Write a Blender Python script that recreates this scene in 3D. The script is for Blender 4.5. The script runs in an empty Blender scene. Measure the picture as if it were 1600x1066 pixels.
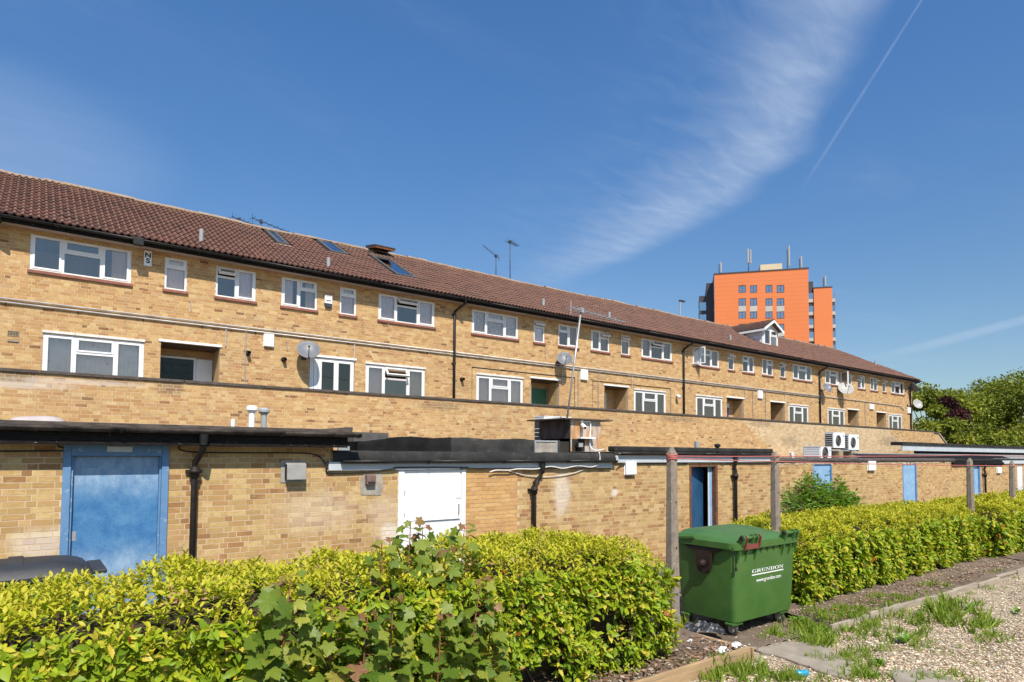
import bpy, bmesh, math, random
import numpy as np
from mathutils import Matrix, Vector
random.seed(7); RNG = np.random.default_rng(7)
SC = bpy.context.scene
COL = SC.collection
R = math.radians

# ------------------------------------------------------------------ camera
# world: X runs along the brick walls, Y away from the camera, Z up; camera stands at the origin
HC = 2.1
_F, _CX, _CY = 1000.0, 800.0, 662.7
_u = np.array([1315, 718 - _CY, _F]); _u /= np.linalg.norm(_u)
_v = np.array([130, -20500 - _CY, _F]); _v -= _u * (_v @ _u); _v /= np.linalg.norm(_v)
_n = np.cross(_v, _u); _n = _n if _n[2] > 0 else -_n
CM = np.array([_u, _n, _v])
cam_d = bpy.data.cameras.new('camera')
cam = bpy.data.objects.new('camera', cam_d); COL.objects.link(cam)
cam_d.sensor_width = 36.0; cam_d.lens = 36.0 * _F / 1600.0
cam_d.shift_y = (_CY - 533.0) / 1600.0
cam_d.clip_start = 0.05; cam_d.clip_end = 4000
cam.matrix_world = Matrix([[CM[0][0], -CM[0][1], -CM[0][2], 0], [CM[1][0], -CM[1][1], -CM[1][2], 0],
                           [CM[2][0], -CM[2][1], -CM[2][2], HC], [0, 0, 0, 1]])
SC.camera = cam

def ray(px, py): return CM @ np.array([px - _CX, py - _CY, _F])
def wy(px, py, Y):
    d = ray(px, py); t = Y / d[1]; return np.array([d[0] * t, Y, HC + d[2] * t])
def wz(px, py, Z):
    d = ray(px, py); t = (Z - HC) / d[2]; return np.array([d[0] * t, d[1] * t, Z])
def wd(px, py, D):
    d = ray(px, py) / _F; return np.array([d[0] * D, d[1] * D, HC + d[2] * D])
def proj(P):
    c = CM.T @ (np.asarray(P, float) - np.array([0, 0, HC])); return _CX + _F * c[0] / c[2], _CY + _F * c[1] / c[2], c[2]

# ------------------------------------------------------------------ light
SUN_EL, SUN_AZ = R(50), R(20)            # azimuth measured from the wall normal towards the left of the camera
sun_vec = Vector((-math.sin(SUN_AZ) * math.cos(SUN_EL), -math.cos(SUN_AZ) * math.cos(SUN_EL), math.sin(SUN_EL)))
sd = bpy.data.lights.new('sun', 'SUN'); sd.energy = 4.6; sd.angle = R(0.53); sd.color = (1.0, 0.94, 0.84)
sun = bpy.data.objects.new('sun', sd); COL.objects.link(sun)
sun.rotation_euler = (-sun_vec).to_track_quat('-Z', 'Y').to_euler()
sun.location = (0, -20, 40)
SC.view_settings.view_transform = 'Standard'; SC.view_settings.look = 'None'
SC.view_settings.exposure = 0.42; SC.view_settings.gamma = 1.0; SC.view_settings.use_curve_mapping = False

class NT:
    """small node-tree writer"""
    def __init__(s, tree): s.t = tree; s.n = tree.nodes; s.l = tree.links
    def add(s, typ, **kw):
        nd = s.n.new(typ)
        for k, v in kw.items(): setattr(nd, k, v)
        return nd
    def put(s, sock, v):
        if v is None: return
        if hasattr(v, 'is_linked') or isinstance(v, bpy.types.NodeSocket): s.l.new(v, sock)
        else:
            if isinstance(v, (tuple, list)) and len(v) == 3 and sock.type == 'RGBA': v = (*v, 1)
            sock.default_value = v
    def m(s, op, a, b=0.0, c=None, clamp=False):
        nd = s.add('ShaderNodeMath', operation=op, use_clamp=clamp)
        s.put(nd.inputs[0], a); s.put(nd.inputs[1], b)
        if c is not None: s.put(nd.inputs[2], c)
        return nd.outputs[0]
    def mix(s, f, a, b, typ='MIX'):
        nd = s.add('ShaderNodeMix', data_type='RGBA', blend_type=typ)
        s.put(nd.inputs['Factor'], f); s.put(nd.inputs[6], a); s.put(nd.inputs[7], b)
        return nd.outputs[2]
    def noise(s, vec, scale, detail=3, rough=0.55, dist=0.0):
        nd = s.add('ShaderNodeTexNoise'); s.put(nd.inputs['Vector'], vec)
        nd.inputs['Scale'].default_value = scale; nd.inputs['Detail'].default_value = detail
        nd.inputs['Roughness'].default_value = rough; nd.inputs['Distortion'].default_value = dist
        return nd.outputs['Fac']
    def ramp(s, f, stops, interp='LINEAR'):
        nd = s.add('ShaderNodeValToRGB'); nd.color_ramp.interpolation = interp
        e = nd.color_ramp.elements
        while len(e) < len(stops): e.new(0.5)
        for el, (p, c) in zip(e, stops): el.position = p; el.color = (*c, 1) if len(c) == 3 else c
        s.put(nd.inputs[0], f); return nd.outputs[0]
    def rng(s, v, a, b, c=0.0, d=1.0, smooth=True):
        nd = s.add('ShaderNodeMapRange', interpolation_type='SMOOTHSTEP' if smooth else 'LINEAR')
        s.put(nd.inputs['Value'], v)
        for i, x in zip(('From Min', 'From Max', 'To Min', 'To Max'), (a, b, c, d)): s.put(nd.inputs[i], x)
        return nd.outputs[0]
    def vmul(s, vec, sc):
        nd = s.add('ShaderNodeMapping'); s.put(nd.inputs['Vector'], vec); nd.inputs['Scale'].default_value = sc
        return nd.outputs[0]

# ------------------------------------------------------------------ sky
world = bpy.data.worlds.new('World'); SC.world = world; world.use_nodes = True
W = NT(world.node_tree); W.n.clear()
sky = W.add('ShaderNodeTexSky', sky_type='NISHITA', sun_disc=False)
sky.sun_elevation = SUN_EL
sky.sun_rotation = math.atan2(sun_vec.x, sun_vec.y)
sky.air_density = 1.0; sky.dust_density = 0.6; sky.ozone_density = 2.2; sky.altitude = 60
tc = W.add('ShaderNodeTexCoord'); sep = W.add('ShaderNodeSeparateXYZ'); W.l.new(tc.outputs['Generated'], sep.inputs[0])
zz = W.m('MAXIMUM', sep.outputs[2], 0.04)
cp = W.m('DIVIDE', sep.outputs[0], zz); cq = W.m('DIVIDE', sep.outputs[1], zz)   # place on a high flat cloud layer
pl = W.add('ShaderNodeCombineXYZ'); W.put(pl.inputs[0], cp); W.put(pl.inputs[1], cq)
# broad cirrus: a bent band on the cloud layer, streaked along its length
fc = W.add('ShaderNodeFloatCurve'); W.put(fc.inputs['Value'], W.m('DIVIDE', cq, 4.0, clamp=True))
cv = fc.mapping.curves[0]
pts = [(0.0, 0.62), (0.66, 1.36), (0.87, 1.58), (1.21, 1.90), (1.85, 2.13), (2.4, 2.27), (4.0, 2.45)]
while len(cv.points) < len(pts): cv.points.new(0.5, 0.5)
for pnt, (a, b) in zip(cv.points, pts): pnt.location = (a / 4, b / 4)
fc.mapping.update()
off = W.m('SUBTRACT', cp, W.m('MULTIPLY', fc.outputs[0], 4.0))
wobble = W.m('MULTIPLY', W.m('SUBTRACT', W.noise(pl.outputs[0], 2.2, 3), 0.5), 0.22)
offw = W.m('ADD', off, wobble)
rot = W.add('ShaderNodeMapping'); W.put(rot.inputs['Vector'], pl.outputs[0]); rot.inputs['Rotation'].default_value = (0, 0, R(-50)); rot.inputs['Scale'].default_value = (1.6, 7.0, 1)
rot2 = W.add('ShaderNodeMapping'); W.put(rot2.inputs['Vector'], pl.outputs[0]); rot2.inputs['Rotation'].default_value = (0, 0, R(-18)); rot2.inputs['Scale'].default_value = (1.8, 5.0, 1)
st1 = W.rng(W.noise(rot.outputs[0], 2.2, 8, 0.55, 0.5), 0.2, 0.85); st2 = W.rng(W.noise(rot2.outputs[0], 2.4, 8, 0.58, 0.7), 0.2, 0.85)
left = W.m('ADD', W.m('MULTIPLY', W.rng(offw, -0.38, 0.04), 0.8), W.m('MULTIPLY', W.rng(offw, -0.95, -0.05), W.m('MULTIPLY', st2, 0.28))); right = W.rng(offw, 0.06, 0.26, 1.0, 0.0)
band = W.m('MULTIPLY', W.m('MULTIPLY', left, right), W.m('ADD', 0.38, W.m('MULTIPLY', W.m('ADD', st1, st2), 0.24)))
band = W.m('MULTIPLY', band, W.rng(cq, 1.7, 3.2, 1.0, 0.12))
# faint veil over the whole sky, thicker in places
veil = W.m('MULTIPLY', W.rng(W.noise(W.vmul(pl.outputs[0], (0.55, 0.8, 1)), 0.9, 7, 0.6, 0.8), 0.48, 0.85), W.m('ADD', 0.1, W.m('MULTIPLY', st2, 0.5)))
lx_ = W.m('SUBTRACT', cp, -0.15); ly_ = W.m('SUBTRACT', cq, 2.65)
left_haze = W.rng(W.m('ADD', W.m('MULTIPLY', lx_, lx_), W.m('MULTIPLY', W.m('MULTIPLY', ly_, ly_), 0.8)), 0.0, 0.42, 0.55, 0.0)
veil = W.m('ADD', W.m('MULTIPLY', veil, 0.6), W.m('MULTIPLY', left_haze, W.m('ADD', 0.40, W.m('MULTIPLY', st1, 0.15))))
def trail(a, b, w0, w1, gain, f0=0.0, f1=1.0):
    ax, ay = a; dx, dy = b[0] - ax, b[1] - ay; L = math.hypot(dx, dy); dx /= L; dy /= L
    rx = W.m('SUBTRACT', cp, ax); ry = W.m('SUBTRACT', cq, ay)
    s_ = W.m('DIVIDE', W.m('ADD', W.m('MULTIPLY', rx, dx), W.m('MULTIPLY', ry, dy)), L)
    t_ = W.m('ABSOLUTE', W.m('SUBTRACT', W.m('MULTIPLY', rx, dy), W.m('MULTIPLY', ry, dx)))
    wv = W.m('ADD', w0, W.m('MULTIPLY', s_, w1 - w0))
    k = W.rng(W.m('DIVIDE', t_, wv), 0.15, 1.0, 1.0, 0.0)
    k = W.m('MULTIPLY', k, W.rng(s_, f0, f1, 1.0, 0.0))
    k = W.m('MULTIPLY', k, W.rng(s_, -2.5, -2.0, 0.0, 1.0))
    return W.m('MULTIPLY', k, W.m('MULTIPLY', gain, W.m('ADD', 0.55, W.m('MULTIPLY', st2, 0.6))))
tr1 = trail((1.531, 0.539), (2.307, 1.237), 0.0045, 0.011, 0.26, 0.55, 1.05)
tr2 = trail((5.60, 1.22), (7.1, 3.15), 0.17, 0.28, 0.42, 0.45, 1.0)
cl = W.m('ADD', W.m('ADD', band, veil), W.m('ADD', tr1, tr2))
cl = W.m('MULTIPLY', cl, W.rng(sep.outputs[2], 0.02, 0.12), clamp=True)
tint = W.mix(1.0, sky.outputs[0], W.mix(W.rng(sep.outputs[2], 0.02, 0.62), (0.78, 0.86, 0.88), (0.63, 1.05, 1.40)), 'MULTIPLY')
skyc = W.mix(W.m('MULTIPLY', cl, 0.60), tint, (5.4, 6.2, 7.4))
bg = W.add('ShaderNodeBackground'); W.put(bg.inputs['Color'], skyc); bg.inputs['Strength'].default_value = 0.091
wo = W.add('ShaderNodeOutputWorld'); W.l.new(bg.outputs[0], wo.inputs[0])
world.cycles.sampling_method = 'MANUAL'; world.cycles.sample_map_resolution = 512

# ------------------------------------------------------------------ materials
MATS = {}
def new_mat(name):
    m = bpy.data.materials.new(name); m.use_nodes = True
    t = NT(m.node_tree); t.n.clear()
    out = t.add('ShaderNodeOutputMaterial'); b = t.add('ShaderNodeBsdfPrincipled')
    t.l.new(b.outputs[0], out.inputs[0]); MATS[name] = m
    return m, t, b, out
def pos(t): return t.add('ShaderNodeNewGeometry').outputs['Position']
def objc(t): return t.add('ShaderNodeTexCoord').outputs['Object']
def attr(t, nm): return t.add('ShaderNodeAttribute', attribute_name=nm).outputs['Fac']
def bump(t, b, h, dist=0.01, st=0.5):
    nd = t.add('ShaderNodeBump'); nd.inputs['Distance'].default_value = dist; nd.inputs['Strength'].default_value = st
    t.put(nd.inputs['Height'], h); t.l.new(nd.outputs[0], b.inputs['Normal'])
def pm(name, c1, c2=None, scale=6.0, rough=0.6, bmp=0.0, bscale=None, metal=0.0, spec=0.4, c3=None, s3=40.0, t3=(0.58, 0.66), local=False, stretch=None):
    """two-tone noise paint with optional third spot colour and fine relief"""
    m, t, b, out = new_mat(name)
    p = objc(t) if local else pos(t)
    if stretch: p = t.vmul(p, stretch)
    c2 = c2 or tuple(x * 0.8 for x in c1)
    col = t.mix(t.rng(t.noise(p, scale, 5, 0.6), 0.32, 0.68), c1, c2)
    if c3: col = t.mix(t.rng(t.noise(p, s3, 4, 0.6), *t3), col, c3)
    t.put(b.inputs['Base Color'], col)
    b.inputs['Roughness'].default_value = rough; b.inputs['Metallic'].default_value = metal
    b.inputs['Specular IOR Level'].default_value = spec
    if bmp: bump(t, b, t.noise(p, bscale or scale * 6, 4, 0.6), bmp, 0.6)
    return m
pm('white_upvc', (0.80, 0.80, 0.79), (0.74, 0.74, 0.72), 3, 0.35, spec=0.5)
pm('white_peeling', (0.74, 0.71, 0.66), (0.62, 0.58, 0.52), 5, 0.6, 0.002, c3=(0.25, 0.19, 0.14), s3=14, t3=(0.60, 0.68))
pm('white_paint', (0.84, 0.84, 0.83), (0.78, 0.78, 0.77), 2, 0.5)
pm('white_door', (0.80, 0.79, 0.77), (0.70, 0.69, 0.67), 2.5, 0.5, 0.001, c3=(0.60, 0.57, 0.52), s3=5, t3=(0.60, 0.80), stretch=(5, 5, 0.7))
pm('plastic_white', (0.82, 0.82, 0.81), (0.77, 0.77, 0.75), 8, 0.4)
pm('black_pvc', (0.012, 0.012, 0.012), (0.022, 0.021, 0.02), 7, 0.45, 0.001, spec=0.35)
pm('black_iron', (0.014, 0.012, 0.011), (0.03, 0.022, 0.018), 12, 0.55, 0.002, spec=0.25, c3=(0.16, 0.05, 0.02), s3=20, t3=(0.72, 0.8))
pm('black_fascia', (0.008, 0.007, 0.007), (0.02, 0.017, 0.015), 9, 0.55, 0.003, c3=(0.42, 0.38, 0.36), s3=16, t3=(0.66, 0.76), stretch=(1, 1, 5), spec=0.08)
pm('felt_trim', (0.11, 0.085, 0.07), (0.045, 0.036, 0.032), 10, 0.85, 0.006, c3=(0.34, 0.30, 0.27), s3=50, t3=(0.66, 0.74), stretch=(0.5, 1, 3))
pm('gutter_worn', (0.085, 0.068, 0.055), (0.025, 0.021, 0.018), 5, 0.6, 0.002, spec=0.2)
pm('felt_dark', (0.016, 0.015, 0.015), (0.008, 0.008, 0.008), 3, 0.9, 0.02, 5, spec=0.08)
pm('felt_grey', (0.046, 0.044, 0.042), (0.026, 0.025, 0.025), 2.5, 0.85, 0.008, 40, c3=(0.10, 0.095, 0.088), s3=9, t3=(0.6, 0.75), spec=0.08)
pm('mineral_felt', (0.26, 0.21, 0.18), (0.12, 0.10, 0.09), 30, 0.95, 0.004)
pm('grey_fascia', (0.52, 0.55, 0.57), (0.46, 0.49, 0.51), 3, 0.4)
pm('coping', (0.105, 0.082, 0.07), (0.065, 0.052, 0.046), 6, 0.9, 0.004, c3=(0.22, 0.19, 0.16), s3=25, t3=(0.66, 0.74))
pm('soffit', (0.60, 0.51, 0.45), (0.50, 0.42, 0.36), 1.2, 0.7)
pm('clay_sill', (0.30, 0.115, 0.08), (0.20, 0.08, 0.06), 8, 0.7, 0.002)
pm('galv', (0.50, 0.50, 0.50), (0.40, 0.40, 0.40), 8, 0.45, metal=0.5)
pm('conduit', (0.62, 0.60, 0.57), (0.42, 0.40, 0.38), 4, 0.45, metal=0.25)
pm('grey_metal', (0.36, 0.34, 0.31), (0.28, 0.27, 0.25), 5, 0.5)
pm('dish_grey', (0.17, 0.18, 0.20), (0.14, 0.145, 0.16), 4, 0.45)
pm('dish_pale', (0.40, 0.385, 0.36), (0.33, 0.32, 0.30), 4, 0.45)
pm('render_patch', (0.40, 0.35, 0.28), (0.26, 0.235, 0.20), 7, 0.9, 0.006)
pm('rusty_brown', (0.14, 0.075, 0.06), (0.20, 0.13, 0.11), 10, 0.7, 0.002)
pm('rust_frame', (0.20, 0.07, 0.03), (0.10, 0.045, 0.03), 8, 0.8, 0.004, c3=(0.06, 0.14, 0.07), s3=5, t3=(0.6, 0.68))
pm('light_blue_paint', (0.27, 0.43, 0.60), (0.20, 0.35, 0.53), 4, 0.55, c3=(0.36, 0.50, 0.64), s3=22, t3=(0.6, 0.7))
pm('deep_blue_paint', (0.018, 0.070, 0.15), (0.028, 0.10, 0.20), 3, 0.35)
pm('royal_blue_paint', (0.015, 0.035, 0.26), (0.012, 0.03, 0.2), 4, 0.4)
pm('green_door_paint', (0.006, 0.022, 0.017), (0.008, 0.027, 0.02), 4, 0.3)
pm('bright_green_paint', (0.03, 0.16, 0.08), (0.025, 0.13, 0.07), 4, 0.4)
pm('interior', (0.62, 0.55, 0.46), (0.45, 0.40, 0.34), 0.8, 0.9)
pm('net_curtain', (0.84, 0.79, 0.75), (0.68, 0.63, 0.60), 22, 0.9, stretch=(3, 3, 0.4))
pm('lace_curtain', (0.82, 0.78, 0.72), (0.34, 0.33, 0.32), 16, 0.9)
pm('cream_curtain', (0.66, 0.60, 0.48), (0.50, 0.45, 0.35), 8, 0.9, stretch=(4, 4, 0.2))
pm('floral_curtain', (0.72, 0.76, 0.76), (0.60, 0.66, 0.68), 3, 0.9, c3=(0.62, 0.26, 0.28), s3=6, t3=(0.64, 0.72))
pm('tan_board', (0.34, 0.26, 0.16), (0.28, 0.21, 0.13), 3, 0.8)
pm('concrete_post', (0.27, 0.215, 0.17), (0.185, 0.15, 0.12), 14, 0.95, 0.006, 60, c3=(0.50, 0.48, 0.43), s3=42, t3=(0.66, 0.72), local=True)
pm('timber', (0.44, 0.29, 0.15), (0.30, 0.20, 0.11), 5, 0.85, 0.004, stretch=(0.4, 1, 8), c3=(0.20, 0.17, 0.12), s3=6, t3=(0.55, 0.7))
pm('timber_grey', (0.40, 0.33, 0.25), (0.26, 0.22, 0.17), 5, 0.9, 0.004, stretch=(0.4, 1, 8))
pm('dark_wheel', (0.03, 0.03, 0.03), (0.06, 0.055, 0.05), 12, 0.7)
pm('dark_bin', (0.035, 0.036, 0.040), (0.028, 0.029, 0.033), 5, 0.5, 0.0015, 60)
pm('bin_bracket', (0.20, 0.045, 0.03), (0.14, 0.05, 0.04), 9, 0.6)
pm('bin_trunnion', (0.020, 0.011, 0.009), (0.03, 0.018, 0.014), 9, 0.45)
pm('letter_white', (0.85, 0.85, 0.84), (0.80, 0.80, 0.78), 3, 0.5)
pm('letter_black', (0.02, 0.02, 0.02), (0.03, 0.03, 0.03), 3, 0.5)
pm('rope_red', (0.50, 0.14, 0.13), (0.42, 0.12, 0.11), 9, 0.7)
pm('cable_black', (0.015, 0.014, 0.014), (0.03, 0.025, 0.02), 9, 0.5)
pm('cable_white', (0.70, 0.66, 0.60), (0.58, 0.53, 0.46), 9, 0.5)
pm('bark', (0.13, 0.095, 0.065), (0.07, 0.05, 0.035), 9, 0.95, 0.01)
pm('twig', (0.16, 0.095, 0.06), (0.10, 0.06, 0.04), 12, 0.9)
pm('stem_red', (0.20, 0.05, 0.035), (0.13, 0.06, 0.03), 12, 0.6)
pm('paper', (0.75, 0.75, 0.74), (0.62, 0.62, 0.62), 12, 0.8)
pm('bag_black', (0.025, 0.026, 0.03), (0.04, 0.042, 0.048), 12, 0.35, 0.01, 40)
pm('can_blue', (0.03, 0.28, 0.52), (0.05, 0.40, 0.45), 30, 0.3, c3=(0.65, 0.5, 0.1), s3=30, t3=(0.66, 0.7), metal=0.3)
pm('lead', (0.24, 0.25, 0.27), (0.18, 0.19, 0.2), 5, 0.6)
pm('pipe_grey', (0.34, 0.35, 0.36), (0.28, 0.29, 0.3), 5, 0.5)
pm('dormer_board', (0.70, 0.70, 0.70), (0.62, 0.62, 0.63), 3, 0.5)
pm('dark_room', (0.02, 0.018, 0.016), (0.03, 0.025, 0.02), 2, 0.9)
pm('roof_window_frame', (0.115, 0.105, 0.095), (0.08, 0.075, 0.07), 5, 0.5)
pm('pine_sash', (0.22, 0.085, 0.03), (0.15, 0.06, 0.025), 5, 0.5)
pm('orange_clad', (0.62, 0.175, 0.05), (0.58, 0.160, 0.045), 0.06, 0.5)
pm('tower_grey', (0.42, 0.40, 0.37), (0.38, 0.36, 0.33), 0.3, 0.6)
pm('tower_dark', (0.035, 0.035, 0.045), (0.05, 0.05, 0.06), 0.3, 0.5)
pm('tower_mauve', (0.30, 0.22, 0.26), (0.26, 0.2, 0.24), 0.3, 0.6)
pm('tower_yellow', (0.62, 0.50, 0.33), (0.56, 0.45, 0.30), 0.3, 0.6)
pm('steel_dark', (0.045, 0.05, 0.06), (0.07, 0.075, 0.085), 3, 0.5, metal=0.3)
pm('slab_concrete', (0.34, 0.285, 0.225), (0.24, 0.20, 0.155), 3, 0.95, 0.006, 60, c3=(0.17, 0.14, 0.11), s3=5, t3=(0.62, 0.78))
pm('recess_timber', (0.10, 0.06, 0.035), (0.07, 0.045, 0.03), 4, 0.8)
pm('walk_asphalt', (0.10, 0.095, 0.09), (0.07, 0.068, 0.065), 3, 0.95)
pm('tarmac', (0.11, 0.105, 0.10), (0.08, 0.077, 0.074), 3, 0.95, 0.004, 80)
pm('road_far', (0.10, 0.10, 0.10), (0.08, 0.08, 0.08), 0.2, 0.95)

def wood_panel(name, c1, c2, c3):
    m, t, b, out = new_mat(name)
    p = t.vmul(pos(t), (1.2, 1.2, 0.5))
    w = t.add('ShaderNodeTexWave', wave_type='BANDS', bands_direction='X'); t.put(w.inputs['Vector'], p)
    w.inputs['Scale'].default_value = 1.6; w.inputs['Distortion'].default_value = 9; w.inputs['Detail'].default_value = 3; w.inputs['Detail Scale'].default_value = 0.8
    col = t.mix(t.rng(w.outputs['Fac'], 0.3, 0.75), c1, c2)
    col = t.mix(t.rng(t.noise(t.vmul(pos(t), (3, 3, 1)), 2.2, 4), 0.47, 0.6), col, c3)
    t.put(b.inputs['Base Color'], col); b.inputs['Roughness'].default_value = 0.85
wood_panel('plywood_dark', (0.085, 0.06, 0.058), (0.045, 0.03, 0.03), (0.075, 0.058, 0.058))
wood_panel('plywood_orange', (0.42, 0.22, 0.10), (0.50, 0.27, 0.12), (0.46, 0.40, 0.35))

def blue_door_mat():
    m, t, b, out = new_mat('faded_blue_door')
    p = pos(t)
    sp = t.add('ShaderNodeSeparateXYZ'); t.l.new(p, sp.inputs[0])
    big = t.noise(p, 4.5, 9, 0.72, 0.2); fine = t.noise(p, 40, 5, 0.65)
    k = t.rng(t.m('ADD', big, t.m('MULTIPLY', t.m('SUBTRACT', fine, 0.5), 0.35)), 0.30, 0.70)
    col = t.mix(k, (0.028, 0.135, 0.32), (0.085, 0.225, 0.40))
    # chalked bands of bleached paint at the top and the foot of the leaf
    zt = t.m('ADD', sp.outputs[2], t.m('MULTIPLY', t.m('SUBTRACT', t.noise(p, 4, 5, 0.6), 0.5), 0.35))
    fade = t.m('MAXIMUM', t.rng(zt, 1.42, 1.80), t.rng(zt, 1.0, 0.6))
    scuff = t.rng(t.noise(t.vmul(p, (5, 5, 2.6)), 2.2, 9, 0.78), 0.30, 0.68)
    col = t.mix(t.m('MULTIPLY', t.m('MULTIPLY', fade, t.m('ADD', 0.30, t.m('MULTIPLY', scuff, 0.65))), 0.75), col, (0.38, 0.49, 0.60))
    ch = t.noise(t.vmul(p, (1, 1, 1)), 9, 4, 0.7)
    col = t.mix(t.rng(ch, 0.735, 0.75), col, (0.42, 0.42, 0.38))
    sc = t.noise(t.vmul(p, (1.2, 1, 14)), 3.0, 3, 0.5)
    col = t.mix(t.m('MULTIPLY', t.rng(sc, 0.66, 0.7), 0.6), col, (0.05, 0.13, 0.34))
    t.put(b.inputs['Base Color'], col); b.inputs['Roughness'].default_value = 0.5
    bump(t, b, fine, 0.002, 0.4)
blue_door_mat()
pm('blue_frame', (0.13, 0.25, 0.42), (0.10, 0.21, 0.37), 6, 0.5, c3=(0.24, 0.36, 0.50), s3=12, t3=(0.56, 0.7))

def brick_mat():
    m, t, b, out = new_mat('brick_face')
    bc = attr(t, 'bc'); st = attr(t, 'st'); p = pos(t)
    std = t.ramp(bc, [(0.0, (0.161, 0.072, 0.034)), (0.025, (0.246, 0.124, 0.057)), (0.045, (0.379, 0.191, 0.077)), (0.15, (0.426, 0.238, 0.096)),
                      (0.42, (0.473, 0.291, 0.124)), (0.62, (0.521, 0.335, 0.144)), (0.82, (0.568, 0.383, 0.166)), (0.95, (0.605, 0.440, 0.220)), (1.0, (0.416, 0.268, 0.144))])
    org = t.ramp(bc, [(0.0, (0.457, 0.233, 0.085)), (0.3, (0.548, 0.311, 0.117)), (0.7, (0.593, 0.346, 0.132)), (1.0, (0.621, 0.389, 0.164))])
    pale = t.ramp(bc, [(0.0, (0.458, 0.321, 0.177)), (0.25, (0.549, 0.410, 0.236)), (0.6, (0.604, 0.472, 0.295)), (1.0, (0.659, 0.543, 0.372))])
    grime = t.ramp(bc, [(0.0, (0.235, 0.116, 0.051)), (0.09, (0.334, 0.163, 0.065)), (0.18, (0.374, 0.228, 0.093)), (0.45, (0.432, 0.283, 0.116)), (0.75, (0.491, 0.334, 0.138)), (1.0, (0.570, 0.415, 0.189))])
    # st: 0 standard, 1 orange infill, 2 pale, 3 browner low walls
    c = t.mix(t.rng(st, 0.4, 0.6), std, org); c = t.mix(t.rng(st, 1.4, 1.6), c, pale); c = t.mix(t.rng(st, 2.4, 2.6), c, grime)
    c = t.mix(0.10, c, (0.50, 0.335, 0.16)); dark = t.noise(t.vmul(p, (1, 1, 1.6)), 18, 3, 0.6)
    c = t.mix(t.rng(dark, 0.44, 0.72, 0.0, 0.5), c, (0.36, 0.19, 0.075))
    c = t.mix(t.rng(t.noise(t.vmul(p, (1, 1, 2.5)), 7.5, 4, 0.65), 0.56, 0.74, 0.0, 0.55), c, (0.62, 0.45, 0.21))
    c = t.mix(t.rng(t.noise(t.vmul(p, (1, 1, 1.8)), 3.3, 3, 0.5), 0.48, 0.62, 0.0, 0.42), c, (0.46, 0.25, 0.115))
    c = t.mix(t.rng(t.noise(p, 70, 3, 0.6), 0.62, 0.78, 0.0, 0.5), c, (0.62, 0.46, 0.28))
    streak = t.noise(t.vmul(p, (5.0, 5.0, 0.45)), 1.0, 6, 0.65)
    c = t.mix(t.rng(streak, 0.55, 0.78, 0.0, 0.45), c, (0.32, 0.21, 0.12))
    soot = t.rng(t.noise(t.vmul(p, (0.5, 0.5, 1.2)), 1.1, 5, 0.6), 0.52, 0.80, 0.0, 0.36)
    c = t.mix(soot, c, (0.20, 0.15, 0.10))
    # stains, drips and paint smears that sit where the photograph shows them
    sp = t.add('ShaderNodeSeparateXYZ'); t.l.new(p, sp.inputs[0])
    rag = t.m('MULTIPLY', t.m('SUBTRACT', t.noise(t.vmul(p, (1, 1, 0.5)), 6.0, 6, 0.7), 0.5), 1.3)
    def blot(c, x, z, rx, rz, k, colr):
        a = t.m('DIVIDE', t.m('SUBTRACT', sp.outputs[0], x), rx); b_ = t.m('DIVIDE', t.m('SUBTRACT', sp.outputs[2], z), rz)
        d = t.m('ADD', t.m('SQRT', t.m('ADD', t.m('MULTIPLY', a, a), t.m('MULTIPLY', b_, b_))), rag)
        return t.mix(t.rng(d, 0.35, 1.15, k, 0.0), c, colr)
    for px, py, Y, rx, rz, k, w in ((612, 835, 9.7, .30, .22, .75, 1), (600, 800, 9.7, .35, .35, .25, 1), (878, 770, 9.7, .28, .55, .55, 1), (960, 770, 9.7, .12, .10, .8, 1), (70, 850, 9.7, .45, .22, .5, 1), (640, 720, 9.7, .2, .3, .4, 0), (500, 800, 9.7, .8, .4, .22, 1),
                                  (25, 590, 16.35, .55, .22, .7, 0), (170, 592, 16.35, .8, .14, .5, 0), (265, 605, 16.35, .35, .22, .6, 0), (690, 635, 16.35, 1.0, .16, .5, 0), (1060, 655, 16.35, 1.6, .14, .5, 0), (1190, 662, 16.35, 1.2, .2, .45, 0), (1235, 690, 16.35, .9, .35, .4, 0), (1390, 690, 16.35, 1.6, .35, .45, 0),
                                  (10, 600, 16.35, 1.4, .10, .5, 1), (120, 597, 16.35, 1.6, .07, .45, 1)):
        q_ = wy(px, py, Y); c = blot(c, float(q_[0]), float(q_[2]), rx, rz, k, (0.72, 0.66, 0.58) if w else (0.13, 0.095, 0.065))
    # salt bloom in places
    bl = t.rng(t.noise(t.vmul(p, (0.8, 0.8, 1.0)), 1.7, 6, 0.65), 0.66, 0.80, 0.0, 0.55)
    c = t.mix(bl, c, (0.58, 0.46, 0.33))
    t.put(b.inputs['Base Color'], c); b.inputs['Roughness'].default_value = 0.93; b.inputs['Specular IOR Level'].default_value = 0.15
    bump(t, b, t.noise(p, 90, 4, 0.65), 0.004, 0.5)
brick_mat()
pm('mortar', (0.62, 0.46, 0.30), (0.52, 0.385, 0.25), 3, 0.95, 0.003, 90, c3=(0.54, 0.43, 0.30), s3=1.5, t3=(0.55, 0.75))
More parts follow.
